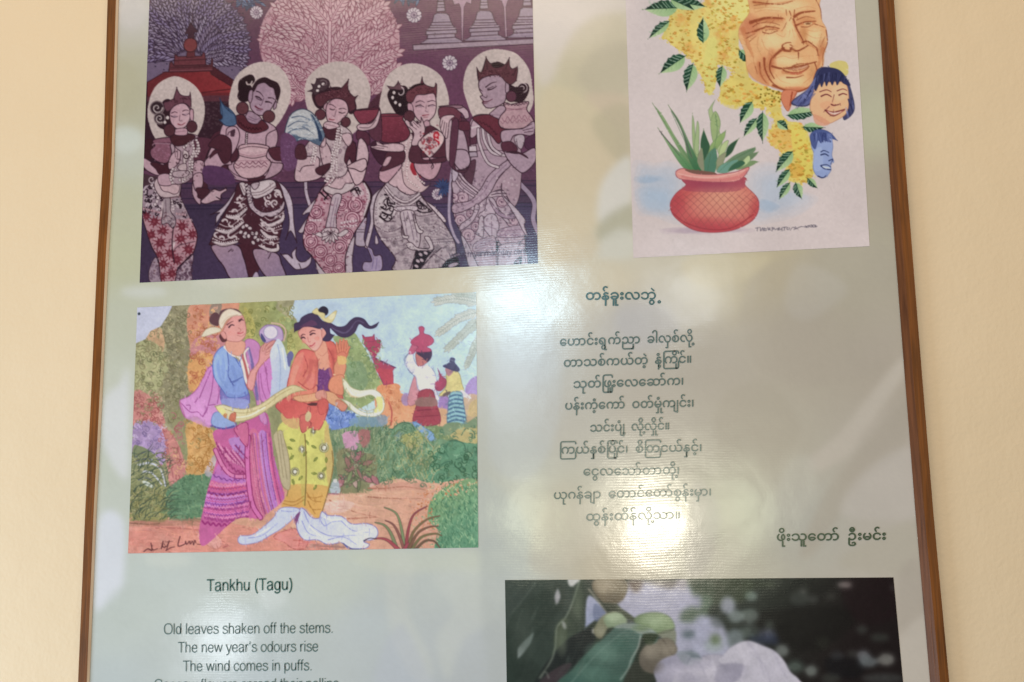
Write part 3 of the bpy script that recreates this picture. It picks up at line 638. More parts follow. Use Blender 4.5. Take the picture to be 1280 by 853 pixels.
    F('275,690 300,640 315,610! 320,650 310,690', LT, OUT, .8)
    # =================== dancer 2
    T(250, 210)
    F('290,140 255,230 200,310 120,430! 125,370 150,340 85,355! 150,320 210,260', 'b7a7b8', OUT, .9); F('560,95 640,140 700,250 715,420 735,560! 690,480 655,540! 680,440 670,330 630,200', 'b7a7b8', OUT, .9)
    F('310,110 560,100 620,160 640,270 630,420 600,560 590,640 400,640 290,570 90,590 85,550 180,360 260,210', DM, OUT, 1)
    F('270,600 420,600 480,700 400,850 330,850', '4d2a36')
    F('95,590 280,590 330,680 355,770 360,850 240,850 180,750 120,670', SD, OUT, 1.2, g=('8d7797', 100, 600, 340, 840)); F('410,620 580,650 620,730 655,850 530,850 440,740', SD, OUT, 1.2, g=('8d7797', 420, 640, 640, 840))
    L('240,620 215,640', OUT, 1); L('540,650 520,690', OUT, 1)
    cl = 'c2b2ba'
    def band(p, w):
        q = A.pts(p, 1, False); n = len(q); t = np.linspace(0, 1, n); wd = (w*.42+w*.95*np.sin(math.pi*t))*A.ss
        d = np.gradient(q, axis=0); d /= np.hypot(*d.T)[:, None]; nv = np.stack([-d[:, 1], d[:, 0]], 1)
        for k, c in ((1.0, OUT), (.78, cl)):
            z = np.vstack([q+nv*wd[:, None]*.5*k+(0 if k < 1 else nv*.3), (q-nv*wd[:, None]*.5*k)[::-1]]); r = A.mask(z)
            if r is not None: A.put(*r, hx(c))
    band('90,560 180,585 290,560', 4.2); L('95,570 180,592 285,572', '6f5560', .6); band('120,470 220,490 335,410', 4.5); L('130,485 220,500 330,425', '6f5560', .6); band('195,370 270,375 360,310', 4.2)
    band('445,590 530,625 590,620 590,580', 4); band('460,470 520,525 590,525', 4.2); band('460,390 520,440 620,400 635,340', 4.4); L('470,405 530,452 620,412', '6f5560', .6); band('620,230 600,180 560,170', 3.5)
    for q in ('108,520 190,548 312,478', '150,428 230,446 348,352', '222,332 280,330 352,286', '455,540 530,582 604,566', '452,432 520,484 628,462', '470,350 540,400 640,330', '262,262 300,262 350,232'): L(q, cl, 1.1, .8)
    A.beads('100,540 185,570 300,540', 6, 17, cl, OUT, .4); A.beads('135,455 225,476 330,398', 6, 17, cl, OUT, .4); A.beads('462,510 525,548 596,540', 6, 17, cl, OUT, .4); A.beads('466,420 525,466 622,440', 6, 17, cl, OUT, .4); A.beads('205,360 275,362 358,300', 6, 17, cl, OUT, .4)
    for cx, cy, r, a in ((130, 510, 24, 2), (165, 540, 24, 4), (235, 515, 26, 1), (265, 535, 18, 4), (190, 410, 24, 3.5), (240, 430, 26, 1.2), (275, 400, 20, 4), (265, 335, 24, 3.3), (330, 290, 20, 2.4), (290, 280, 22, 4.4), (300, 240, 20, 3), (320, 220, 22, 1), (490, 430, 22, 2.5), (530, 475, 22, 3.6), (575, 480, 24, 1), (600, 360, 22, 1), (560, 370, 20, 4), (500, 560, 22, 2.2), (545, 580, 20, 4), (480, 590, 16, 1), (310, 380, 16, 1)):
        q = [(cx+r*.8*math.cos(a+t*.75), cy+r*.7*math.sin(a+t*.75)) for t in range(5)]; L(q, cl, 2.9, 1.5)
    for cx, cy, r in ((520, 220, 34), (570, 270, 30), (520, 270, 26), (590, 200, 22)): A.spiral(cx, cy, r, 1.2, 2, cl, 2.2)
    for x, y in ((330, 450), (345, 500), (380, 460), (370, 520), (310, 490), (400, 500), (420, 530), (405, 570), (440, 550), (340, 525), (430, 500), (355, 440)): E(x, y, 17, 13, cl, A.rng.random()*3, OUT, .6)
    F('355,150 390,140 400,250 430,310 500,340 600,310 640,250 640,300 600,350 540,375 500,365 470,375 410,335 370,280', 'b5a2af', OUT, 1); A.scatter((380, 270, 630, 360), 60, lambda x, y: E(x, y, 4, 3, '7d6679', n=7))
    F('300,120 340,115 350,160 345,210 325,200', cl, OUT, .9); L('310,130 340,190', '6f5560', .8)
    for i in range(6): E(352+i*6, 130+i*26, 16, 9, cl, -.5, OUT, .6)
    F('385,130 430,110 540,90 580,130 540,190 480,220 420,235 390,200', cl, OUT, .9); L('395,210 470,200 570,140', '6f5560', .8); L('393,190 470,180 560,115', '6f5560', .8); F('390,125 450,110 440,150 410,165', 'b09ca8', OUT, .8)
    # arms
    T(265, 70)
    F('180,480 260,440 430,510 490,560 500,640 480,720 520,780 530,850 440,930 200,930 130,760 120,640 150,530', 'b391a2', OUT, .9)
    F('-20,650 60,570 150,640 200,760 110,860 0,840', '512c3a', OUT, .9)
    F('80,530 125,520 130,590 100,640 60,610', 'b391a2', OUT, .8)
    F('110,560 180,540 210,600 190,690 140,760 120,690', 'b391a2', OUT, 1); A.spiral(150, 600, 30, 1.2, 3, '4b3040', 1.2); F('140,575 175,560 170,610 150,610', '4d3342'); 
    F('0,690 40,680 90,760 60,840 0,880 -40,800', 'b08d9e', OUT, .9); F('0,740 60,720 75,790 20,800', DM, OUT, .6)
    L('490,560 420,600 410,680', OUT, 1)
    F('430,710 530,700 540,790 470,790', '582e3c', OUT, .9)
    F('530,600 640,640 640,850 540,850', '6b4569'); A.scatter((545, 650, 630, 850), 60, lambda x, y: E(x, y, 6, 4, '86608a', n=7, a=.6))
    F('640,690 700,680 720,780 640,780', '54303c', OUT, .6)
    T(250, 210)
    F('215,0 230,-30 300,-60 450,-60 560,-40 630,-30 610,30 520,80 380,105 250,80', 'ad8b9d', OUT, 1.1)
    F('370,20 520,0 500,60 480,85 370,100', DM, OUT, .8); F('470,40 520,10 500,60', 'b391a2', OUT, .5)
    F('-30,-60 10,-40 25,60 10,160 0,280 -60,180', 'b391a2', OUT, .9); F('0,150 30,100 60,150 20,230 -20,220', DM, OUT, .6)
    F('5,245 50,190 110,160 150,175 195,150! 200,165 160,200 165,225 130,215 155,245 110,250 60,270 30,265', 'bb99a8', OUT, .9)
    T(265, 70)
    for p in ('100,830 170,900 240,930', '120,860 180,930'): L(p, OUT, .7)
    P('water_pot')
    F('200,700 240,675 340,670 430,690 425,720 415,770 450,820 400,900 330,930 240,930 190,890 165,830 205,770', 'c09ca8', OUT, 1.1)
    L('205,710 300,690 420,705', OUT, .7); L('210,760 310,780 415,760', OUT, .8); L('205,745 310,765 415,745', '8d5d70', .6); A.zig('180,830 300,815 430,820', 10, 22, '6d3f53', .9); A.zig('175,850 300,845 430,840', 7, 22, '6d3f53', .7); L('190,800 440,800', '8d5d70', .6); E(320, 720, 90, 14, 'd0b2ba', a=.5)
    P('dancer', 2, 'bare legged dancer holding a pot at the waist')
    # collar, neck, head
    F('260,450 290,420 370,470 370,510 310,520 250,490', SD, OUT, .9); L('280,460 330,485 365,475', '6d5068', .7); L('275,480 330,500', '6d5068', .7)
    F('180,460 240,450 280,505 340,520 380,490 430,545 380,580 300,590 230,560 190,520', '5a2c37', OUT, 1); A.zig('200,500 270,550 380,555', 8, 13, '371b24', .9)
    L('265,590 260,660', OUT, 3.4); A.beads('265,590 260,680', 6, 15, 'cdb9bf', OUT)
    F('200,250 210,190 270,150 310,150 325,190 290,220 260,200 280,210 300,240 310,300 270,345 220,345 195,310 205,270', '2f1f27', OUT, .8)
    L('262,200 270,218 295,215 305,195', HALO, 1.6)
    F('300,290 320,230 370,200 430,210 480,240 490,310 475,360 430,430 370,455 320,430 290,380', SD, OUT, 1, g=('a98ca0', 320, 260, 480, 400))
    F('300,260 340,190 400,165 450,185 500,210 520,270 500,350! 480,290 470,250 440,235 400,205 350,220 320,270', '33202a', OUT, .7)
    F('275,330 285,270 310,265 305,330 290,360', SD, OUT, .8); F('470,380 490,345 490,390 470,410', SD, OUT, .8)
    L('340,270 365,280 390,310', OUT, 1.5, .6); L('430,320 460,322 478,335', OUT, 1.5, .6); L('335,310 360,318 380,335', OUT, 2.2, 1); L('410,350 435,352 455,362', OUT, 2.2, 1); L('340,325 375,340', '5a4055', 1.4); L('395,320 375,375 360,370', '5c4256', .8); L('330,385 355,402 385,408', '6b2c42', 2, 1); L('340,412 375,420', '6f4a60', 1)
    E(232, 400, 46, 48, '613841', 0, OUT, 1); E(433, 462, 46, 46, '613841', 0, OUT, 1)
    P('leaf_bundle')
    F('65,340! 95,380 130,400 175,450 180,490 150,530 100,530 60,490! 85,470 65,430', '4d6488', '2c3a58', .9)
    for p in ('75,370 110,430 160,490', '80,400 110,460 150,510', '85,440 130,500', '120,400 165,470'): L(p, '2c3a58', .9); 
    for p in ('72,390 100,440 140,490', '110,410 150,460'): L(p, '8095b4', .8)
    P('dancer', 2)
    # =================== dancer 1 (left)
    T(170, 220)
    F('100,720 150,620 180,720 190,810 110,810', '9c8698', OUT, .7); F('290,760 430,600 420,720 420,810 300,810', 'a38d9f', OUT, .7)
    A.scatter((300, 640, 425, 800), 46, lambda x, y: A.spiral(x, y, 11, .9, A.rng.uniform(0, 6), '54394d', .9)); A.scatter((110, 680, 190, 800), 26, lambda x, y: A.spiral(x, y, 11, .9, A.rng.uniform(0, 6), '6a5066', .7))
    F('60,110 150,40 330,40 340,160 400,300 460,420 460,510 420,610 320,700 290,820 200,820 170,640 120,540 80,420 50,300', 'b08391', OUT, 1.2)
    rr = F('60,110 150,40 330,40 340,160 400,300 460,420 460,510 420,610 320,700 290,820 200,820 170,640 120,540 80,420 50,300', None)
    A.clip(rr)
    F('40,60 200,60 200,300 40,320', '9a8392'); F('260,180 420,180 420,310 290,320', '9a8392')
    A.scatter((55, 70, 200, 300), 44, lambda x, y: A.spiral(x, y, 17, .8, A.rng.uniform(0, 6), A.rng.choice(['2f1f2b', '2f1f2b', 'c4b2bd']), 1.6))
    A.scatter((265, 185, 400, 310), 34, lambda x, y: A.spiral(x, y, 15, .8, A.rng.uniform(0, 6), A.rng.choice(['2f1f2b', 'c4b2bd']), 1.4))
    A.beads('120,70 170,160 130,240', 12, 28, 'c7b4bd', '2f1f2b', .9); A.beads('270,190 290,270', 10, 22, 'c7b4bd', '2f1f2b', .9)
    A.beads('60,250 180,280 190,310', 8, 20, 'b4909c', '6b3a48'); A.beads('310,290 390,300', 9, 22, 'b4909c', '6b3a48')
    for x, y, r in ((140, 350, 46), (205, 420, 44), (115, 450, 42), (185, 510, 48), (350, 385, 46), (430, 445, 42), (340, 480, 44), (400, 560, 48), (260, 590, 46), (310, 640, 44), (210, 670, 44), (275, 745, 42), (80, 310, 34), (180, 600, 30), (200, 770, 34)):
        for i in range(9):
            a = i*.698+x; L([(x, y), (x+r*math.cos(a), y+r*math.sin(a))], '74303f', 2.6, 1.2, sm=0)
        E(x, y, r*.62, r*.62, '74303f', wob=.3, n=12); E(x, y, r*.2, r*.2, '8f4a58', n=8)
    A.scatter((80, 320, 460, 800), 60, lambda x, y: E(x, y, 8, 7, '87485a', n=7))
    A.clip(None)
    F('205,180 260,170 265,270 300,320 300,370 280,400 240,360 200,370 195,330 205,280', '9d8a95', OUT, .9); A.scatter((210, 300, 295, 380), 22, lambda x, y: A.spiral(x, y, 8, .8, A.rng.uniform(0, 6), '5f4a5a', .6)); L('225,185 230,310', '6d5566', .8); L('205,200 190,310', 'beaab2', 2)
    L('285,390 275,520 290,660', OUT, 1.4); L('290,570 330,530 450,500', OUT, 1, a=.7); L('420,600 320,700', OUT, 1.6); F('285,490 300,510 290,540 280,560', 'c9b3ba')
    L('55,110 100,60 150,40', OUT, 4); L('55,110 100,60 150,40', 'b4a2b0', 2.8)
    F('140,50 180,0 260,-40 340,30 330,150 300,160 200,165 150,110', 'bda5ad', OUT, .9); F('170,40 190,0 260,-20 330,40 325,120 290,140 250,125 200,110', 'c2a2ac', OUT, .7)
    # upper body
    T(175, 90)
    F('230,500 300,470 420,480 480,540 500,680 420,700 400,800 330,850 230,850 170,780 230,600', 'a98e9c', OUT, .8)
    F('420,510 560,520 520,600 480,690 415,690', '5b3344', OUT, .7); F('40,530 100,520 100,640 40,660', '43262f')
    F('410,695 485,685 480,800 470,870 410,870', 'b894a4', OUT, 1); 
    F('530,640 600,570 640,620 700,700 640,710 590,740 510,730 490,690', 'b28ea0', OUT, 1); F('520,560 600,480 690,520 690,660 640,700 600,640 580,590', '4f2b38', OUT, .9); F('530,660 560,600 620,600 570,630', '4f2b38', OUT, .6)
    F('490,720 660,740 720,850 500,850', '5b3a5e')
    F('-10,650 40,660 110,700 180,700 230,770 140,790 40,740', 'b894a4', OUT, .9); F('80,700 120,690 180,710 220,690 230,770 150,780 120,740', '4a2833', OUT, .8)
    F('140,790 220,780 240,860 150,860', 'b894a4', OUT, .8)
    F('20,780 80,790 130,800 70,860 10,860', '4d3741'); A.spiral(90, 820, 30, 1, 1, 'b4a2ab', 1.4)
    P('water_pot')
    F('95,530 130,510 230,500 245,530 230,560 240,620 210,690 150,690 90,650 80,600 115,560', '86566a', OUT, 1); L('100,545 230,540', '5a3145', 1); A.scatter((95, 560, 230, 680), 40, lambda x, y: E(x, y, 7, 4, 'a0708a', n=8, a=.6)); L('95,560 120,545 230,550', 'a37d90', 1)
    P('dancer', 1, 'dancer in a red flowered skirt with a pot')
    F('220,740 215,700 235,640 265,600 260,560! 285,590 310,610 300,680 270,720 240,740', 'bd9aa8', OUT, .9); L('265,600 270,650', OUT, .6); L('285,600 285,650', OUT, .6)
    F('230,500 280,470 360,470 420,490 400,520 330,560 260,560', '4e2b34', OUT, .8)
    for p in ('430,520 440,580 400,660 390,760 310,850', '400,540 410,600 380,680 370,780 290,830', '370,550 330,580', '440,540 450,600 420,650', '250,740 230,800 250,850', '270,750 250,820'): A.beads(p, 10, 22, 'c9b8be', '3a222d', .8)
    F('330,600 370,620 360,680 330,700', 'c4b0b6', OUT, .7); A.spiral(350, 640, 26, 1.2, 0, '3a222d', 1.4); F('300,710 350,700 350,760 290,740', 'bda5ad', OUT, .7); F('255,760 370,755 350,800 260,800', 'b29aa5', OUT, .7)
    # head
    F('180,220 240,230 250,420 190,440 130,400 150,300', '3a252e', OUT, .6)
    for cx, cy, r, a in ((130, 275, 52, 0), (150, 355, 42, 1)):
        E(cx, cy, r, r, '3a2a32', 0, '7d6a70', 1.4); A.spiral(cx, cy, r*.8, 1.2, a, 'b5a5a8', 1.6)
    E(210, 350, 12, 14, 'c9bbbd'); E(190, 385, 10, 12, 'c9bbbd')
    F('180,240 215,225 255,205! 280,125! 310,175 370,185 382,160! 388,200 390,290! 370,260 330,240 270,255 235,290 200,300', '6a4150', OUT, .9)
    for i in range(22): E(A.rng.uniform(230, 380), A.rng.uniform(195, 235), 6, 4, '4a2b36', n=8)
    F('230,300 270,255 330,240 370,270 385,330 360,400 310,440 260,420 230,370', SK, OUT, 1, g=('c6a3ae', 230, 300, 380, 400)); F('380,295 405,290 405,370 382,360', SK, OUT, .8)
    L('240,315 265,305 285,312', OUT, 1, .5); L('325,300 350,290 372,296', OUT, 1, .5); L('240,338 262,346 285,340', '4c3440', 1.5, .8); L('325,325 350,330 372,318', '4c3440', 1.5, .8); L('305,325 300,370 320,372', '6f4e5d', .7); L('290,398 315,405 345,388', '8b3d4c', 1.5, .7); E(262, 340, 22, 10, '8d7084', a=.5); E(350, 325, 20, 9, '8d7084', a=.5)
    F('265,440 350,430 355,480 270,480', SK, OUT, .8); L('270,460 350,450', '8b6272', .6)
    E(225, 445, 42, 48, '57333d', 0, OUT, 1); E(395, 418, 40, 44, '57333d', 0, OUT, 1)
    F('610,210! 640,260 680,300 720,330 730,400 660,410 610,370! 630,340', '4d6488', '2c3a58', .8)
    P('dancer', 1); T(170, 220)
    F('435,0 500,-20 510,60 490,100 450,110', 'b894a4', OUT, .9); F('455,100 500,90 560,110 530,190 490,170', DM, OUT, .7)
    F('495,195 540,150 590,105 640,115 685,95! 690,110 650,140 645,170 640,180! 610,160 650,185 600,190 550,210 520,212', 'bd9ba9', OUT, .9)
    P(None)
    P(None); T(0, 0, 1); DANCE = {v for (nm, k), v in A.keys.items()}
    for bx, n, c in (((190, 262, 240, 345), 150, ['5f3a46', 'c0a3ad']), ((262, 232, 352, 318), 90, ['c3b3bb', '3a2430']), ((384, 240, 462, 345), 170, ['733b52', 'c9a8b4', '5b3044']), ((470, 240, 568, 338), 330, ['6d5a68', 'c4b5bd', '57444f']), ((566, 220, 660, 322), 330, ['6d5267', '5f4a5c', 'c9b8c4']), ((220, 180, 262, 226), 50, ['4b303c']), ((398, 170, 440, 235), 40, ['7a5a68'])):
        A.scatter(bx, n, lambda x, y: A.spiral(x, y, A.rng.uniform(.7, 2.0), .9, A.rng.uniform(0, 6), A.rng.choice(c), .65) if A.ids[int((y-A.y0)*A.ss), int((x-A.x0)*A.ss)] in DANCE and A.buf[int((y-A.y0)*A.ss), int((x-A.x0)*A.ss)].mean() > .45 else None)
    # ---- carved flames along the foot of the picture
    P('carved_flame')
    F('505,620! 540,605 570,640 600,680 620,740 640,810 480,810 470,760 520,740 540,690 520,650', '9c88a4', OUT, .7); L('530,630 560,700 540,790', '6f5a80', .8); L('580,670 590,760', '6f5a80', .7)
    P('carved_flame'); T(250, 210); F('400,830 420,795 440,800 450,850 400,850', 'a896b0', OUT, .6); 
    P('carved_flame'); T(350, 205)
    F('10,690! 60,690 95,720 90,680 125,640! 120,700 150,745 200,740 240,700! 235,750 200,790 140,805 100,790', 'b4a3b8', OUT, .9); L('145,760 160,800', OUT, .8)
    P('carved_flame'); T(455, 205); F('20,630! 60,650 80,700 130,700 130,810 0,815 0,750 60,740', '9d8bad', OUT, .8); L('40,650 70,720 60,800', '6f5f8c', .8); L('100,720 90,800', '6f5f8c', .8)
    P(None)
    # ---- web address printed along the foot
    T(0, 0, 1)
    txt(A, 'www.myanmar2day.com', 562, 322.5, 9.2, '3b2940', 97, -3, .75)
    gy = A.buf.mean(2, keepdims=True); A.buf = (gy+(A.buf-gy)*.86)*np.array([1.0, .985, .955], np.float32)
    A.hatch(2600, 1, 3, .12, .7); A.buf = np.clip((A.buf-.42)*1.04+.405, .02, 1); A.tone(None, .10, 2.2, 5); A.tone(None, .05, 60, 6)
    return A.finish()
def draw_painting():
    A = Art(150, 355, 610, 702, 'b3c3d6', 7); F, L, E, T, P = A.F, A.L, A.E, A.T, A.part
    R = A.rng; OL = '7a4a48'
    def curls(box, n, r, cols, w=.8, inside=None): A.scatter(box, n, lambda x, y: A.spiral(x, y, R.uniform(*r), R.uniform(.6, 1.3), R.uniform(0, 6), R.choice(cols), w, R.choice([1, -1])), inside)
    def dabs(box, n, r, cols, inside=None, al=.7): A.scatter(box, n, lambda x, y: E(x, y, R.uniform(*r), R.uniform(*r)*.6, R.choice(cols), R.uniform(0, 3), n=8, a=al), inside)
    def blades(box, n, ln, cols, w=1.0, a0=-1.57, sp=.7, inside=None):
        def f(x, y):
            a = a0+R.uniform(-sp, sp); l = R.uniform(*ln); L([(x, y), (x+l*.5*math.cos(a), y+l*.5*math.sin(a)), (x+l*math.cos(a+.3), y+l*math.sin(a+.3))], R.choice(cols), w, .3)
        A.scatter(box, n, f, inside)
    # ---- sky
    T(0, 0, 1)
    F('340,350 620,350 620,560 340,560', 'b2c2d3', sm=0, g=('b9d3e6', 380, 370, 600, 520)); F('150,350 345,350 345,440 150,440', 'b9bccb', sm=0)
    # ---- left foliage masses
    F('150,432 190,418 200,402 214,380 340,372 352,380 372,420 380,480 400,560 620,560 620,720 150,720', '8f8f68', sm=0)
    F('395,520 620,520 620,620 395,620', '74875f', sm=0); F('150,610 620,610 620,720 150,720', 'cf9a82', sm=0)
    T(160, 360, 5.018); P('tree')
    m = F('200,60 980,40 1010,170 1060,210 1050,420 400,860 0,860 40,340 110,330 130,270 210,200', '9b9573'); A.tone(m, .14, 10, 1)
    F('700,80 920,80 930,130 1010,190 1060,230 1030,420 780,420 730,250', 'a09a5e', g=('8e9a6a', 700, 200, 1060, 200)); F('730,120 800,240 780,330 800,420 740,340', 'b8a95e', a=.6)
    F('1020,260 1200,290 1210,460 1020,480', 'aeaa68', a=.9)
    curls((720, 100, 1040, 400), 46, (10, 26), ['6f7a48', 'c2b878', '8c8c4c'], .7)
    F('110,270 200,250 230,330 210,420 150,440 110,360', 'c79b78', a=.8); F('50,360 160,340 230,430 250,560 150,660 40,650', 'a6a579', a=.9)
    F('230,120 400,110 400,840 220,840 200,640 260,460 210,250', '8b8468', a=.8); A.tone(m, .12, 5, 2)
    curls((50, 130, 400, 850), 190, (8, 24), ['6b6a4c', 'b7ae84', '7a735a', '5f6146'], .8)
    dabs((60, 130, 400, 850), 300, (4, 11), ['b3a983', '7d7658', '6d704f', 'c0b48c'])
    P(None)
    P('tree')
    m = F('390,110 520,105 600,90 700,100 620,330 600,400 530,460 480,640 380,640 390,400 370,250', 'c98a70'); A.tone(m, .1, 9, 3)
    F('430,310 600,300 600,380 540,440 400,430', 'bf7f86', a=.9); F('390,440 530,420 500,560 440,640 380,620', 'd19a63'); F('520,110 590,105 540,260 510,220', '8d7d70', a=.9)
    curls((385, 115, 560, 640), 80, (10, 24), ['a8604e', 'dda389', 'b5734f', 'e0b070'], .9)
    P('tree')
    m = F('40,650 110,660 170,720 230,860 30,860', 'bd7f76'); curls((40, 650, 220, 860), 26, (12, 28), ['995a58', 'd09a8e'], .9)
    T(150, 520, 4.7375)
    m = F('80,-10 220,-10 250,60 320,120 380,260 380,360 300,420 270,260 200,60 80,60', 'c08079'); A.tone(m, .1, 10, 4); L('230,20 270,130 300,280 320,400', '9f5c60', 1.1); L('260,60 330,150 370,300', 'a96a68', .8); curls((90, -10, 360, 380), 26, (10, 26), ['a36462', 'd49f95'], .8)
    P(None)
    P('tree')
    m = F('290,-20 400,-30 430,60 420,170 360,180 330,100', '8f8a66'); m = F('390,60 470,30 560,100 590,160 560,270 500,360 400,360 400,200', 'c99b62'); A.tone(m, .1, 8, 5)
    for p in ('420,150 480,100 540,150 500,240 440,330', '450,200 520,180 540,220', '480,130 520,120 520,160 490,170', '440,260 470,300 430,350', '490,220 520,260 480,330'): L(p, 'a4713f', 1.0)
    curls((300, -10, 570, 350), 40, (10, 24), ['a87a45', 'dcb47c', '877f56'], .8)
    P(None)
    P('lavender_bush')
    m = F('80,60 150,30 230,60 270,160 260,280 160,330 70,260', 'a58bb2'); A.tone(m, .12, 6, 6); curls((80, 50, 260, 300), 40, (8, 22), ['7f6a98', 'c7b3d0', '6f5f86'], .9)
    P('fern')
    F('70,220 120,180 200,230 260,330 300,440 290,560 250,630 60,630', '7b8262', g=('8d8a58', 80, 250, 200, 620))
    for i in range(46):
        x = R.uniform(60, 260); y = R.uniform(230, 560); l = R.uniform(60, 130)
        L([(x-l*.8, y+l*.2), (x-l*.2, y-l*.15), (x+l*.25, y), (x+l*.5, y+l*.55)], R.choice(['5a6448', '98986c', '4d5a48', 'a8a47a', '6b6a44']), R.uniform(1, 2), .4)
    for p in ('110,290 180,280 240,320 270,420', '140,330 190,340 250,410'): L(p, 'c2c3d0', 3, 1.6)
    for p in ('90,270 170,255 250,310 275,420', '90,240 180,210 260,280', '110,380 170,370 215,430'): L(p, '4d5566', 1.4, .6)
    E(165, 405, 38, 12, 'c3c9bd', .5); blades((70, 450, 300, 630), 110, (30, 80), ['b2a46c', '6a6a45', '8b8a58', '566048'], 1.0)
    P('bush')
    m = F('280,440 330,390 400,350 470,350 540,340 520,470 490,600 420,620 300,610 270,520', '5f8062'); A.tone(m, .14, 4, 7); dabs((270, 340, 540, 620), 420, (4, 9), ['46654b', '7f9a77', '3f5c48', '6d8f6a'], m)
    P(None)
    F('500,340 530,270 570,230 580,330 530,360', 'b7a9b4', a=.8)
    # ---- middle and right ground foliage
    T(380, 520, 4.739)
    F('-20,0 680,0 680,420 -20,480', '7d8c6a', sm=0); m = F('130,60 560,40 560,420 150,470', '75886a', sm=0); A.tone(m, .16, 9, 8)
    P('tree')
    T(380, 360, 5.018)
    m = F('180,310 250,300 310,280 350,330 420,450 470,560 500,600 420,720 260,760 240,560 230,400', '8f9e6c'); A.tone(m, .1, 6, 9); curls((190, 310, 480, 700), 70, (8, 22), ['6f8259', 'b2bb8a', '7a8a5c', '5f7660'], .8); F('270,480 370,470 400,600 330,660 280,600', '6d8a70', a=.5)
    P('bush')
    F('450,640 540,600 600,610 610,660 700,700 710,860 480,860', 'd08a63', g=('d9a07a', 500, 620, 640, 860)); A.tone(None, 0, 9); curls((460, 620, 700, 860), 40, (8, 20), ['a86045', 'e8b08a', 'b86f52'], .8); L('520,700 550,770 545,860', 'b05a50', 2)
    P(None)
    E(640, 700, 30, 40, '9a82b4', a=.8); F('1010,640 1040,580 1090,560 1090,690 1030,690', 'a088bc'); F('850,690 900,680 910,760 850,780', '9678ac'); F('1000,690 1090,680 1090,850 1000,850', 'bfa080', a=.9); F('1040,730 1090,700 1090,800 1030,800', 'c0a878'); F('830,760 900,770 890,860 830,860', 'caa07c')
    # pavilion
    P('pavilion')
    F('365,295! 375,300 380,310 430,305 440,290! 445,330 475,325! 480,330 475,400! 460,405 450,440 575,500! 560,510 560,600 500,610 440,480 430,440 410,400 380,360', 'a8485f', '7a3350', .6, 0); L('450,445 575,502', '5e3a58', 1.4, sm=0); L('380,340 440,335', '853a55', .8, sm=0); L('400,380 470,370', '853a55', .8, sm=0); F('440,500 560,515 560,605 510,600', 'b54c59', sm=0)
    P('palm_frond')
    for q, n, l in (('1095,95 960,70 835,85', 16, 70), ('1095,150 980,190 848,283', 16, 62), ('1095,200 1010,280 905,380', 16, 62), ('1095,310 1060,400 1022,486', 12, 50), ('1095,60 1040,45 960,40', 8, 40)):
        L(q, 'aeb3aa', 9, 4, a=.75); A.branch(q, n, l, l*.6, 15, .55, R.choice(['bcbfb4', 'b2b8ac', 'c2c3b8']), '8f9890', '99a096', .5, .9)
    # water carriers behind
    P('water_carrier')
    F('690,560 720,560 715,700 670,740 650,700', 'c78a92', '9a5f70', .6)
    F('640,440 680,400 690,450 720,490 790,495 830,560 830,640 850,700 820,700 805,640 720,640 700,560 650,510', 'd6d3e2', '8b8ea8', .8); F('715,500 800,505 800,640 725,640', 'dcd8e6'); L('690,555 640,490 632,440 670,400', '7d86a0', 1)
    F('655,410 680,350 700,330 715,360 690,410', 'b9607a', '8f4560', .6); F('705,400 790,390 800,430 770,470 715,490', 'b6706c', '7f4a58', .6); F('740,395 795,395 802,430 775,465 745,440 705,410', '47364e'); 
    F('725,650 800,640 830,720 850,850 690,850 710,720', '9d4552', '7a3346', .8); F('720,690 820,690 830,740 705,740', '8f6e68', a=.9); L('700,770 840,760', '7a2f42', 1.2); L('695,810 845,800', '7a2f42', .8)
    P('red_pot'); F('720,250 740,242 755,255 752,285 790,300 815,330 800,355 770,370 795,385 790,400 705,400 715,370 680,355 670,340 690,315 725,290', 'b44e6c', '8a3a58', .7)
    P('water_carrier')
    F('895,530 940,515 975,540 990,600 1000,660 900,660 860,680 850,670 890,620', 'd3c583', '8d8150', .7); F('870,680 880,660 920,650 900,680', '6b5a58'); F('990,640 1050,690 1020,690 980,670', 'd6d0dc'); F('885,510 910,495 935,525 905,555', 'b07e86'); F('872,490 910,470 920,440 945,445 945,470 975,510 960,525 900,505', '4a4666', '39345a', .6)
    rr = F('920,660 985,655 1000,720 1010,860 905,860 905,740', '8cb7bc', '55708a', .8); A.clip(rr)
    for i in range(7): L([(900, 690+i*26), (950, 672+i*26), (1015, 684+i*26)], '4c6a88', 2.2)
    A.clip(None)
    P('red_pot'); F('820,605 850,565 840,510! 865,555 890,575 890,610 860,645 830,640', 'a84864', '7c3654', .6)
    P(None)
    # shrubs at right
    T(470, 460, 8.53); P('bush')
    m = F('160,700 200,620 280,580 360,580 420,640 460,720 560,780 700,760 800,780 1100,760 1100,1300 0,1300 60,900', '6f8f70'); A.tone(m, .15, 8, 10); F('250,730 340,700 440,680 500,780 400,860 280,800', 'aaa86a', a=.9); F('780,700 900,640 1080,640 1080,800 900,800', 'b7a670', a=.9); F('670,700 740,600 850,580 960,590 1080,520 1080,640 900,640 780,720', '75896a')
    F('390,590 430,580 520,640 610,700 620,770 570,770 480,690', '7d9fc4', '5a7fa8', .7); E(230, 730, 40, 60, '5f7ba0', .4, a=.5)
    for p in ('170,660 260,590 370,600 410,660', '180,720 250,660 330,690', '740,840 780,780 860,770 920,830', '910,720 960,650 1040,680 1050,750 1000,740', '1000,700 1030,710 1020,740'): L(p, '4c6a52', 1.4)
    curls((30, 620, 1080, 1250), 150, (12, 36), ['4d7158', '9db48e', '587a5c', '3f6552', 'b8b47c'], 1.0)
    T(380, 520, 4.739); P('bush')
    m = F('740,270 800,200 860,150 960,160 1060,200 1060,420 760,400', '5d8a6c', None); A.tone(m, .1, 7, 11); 
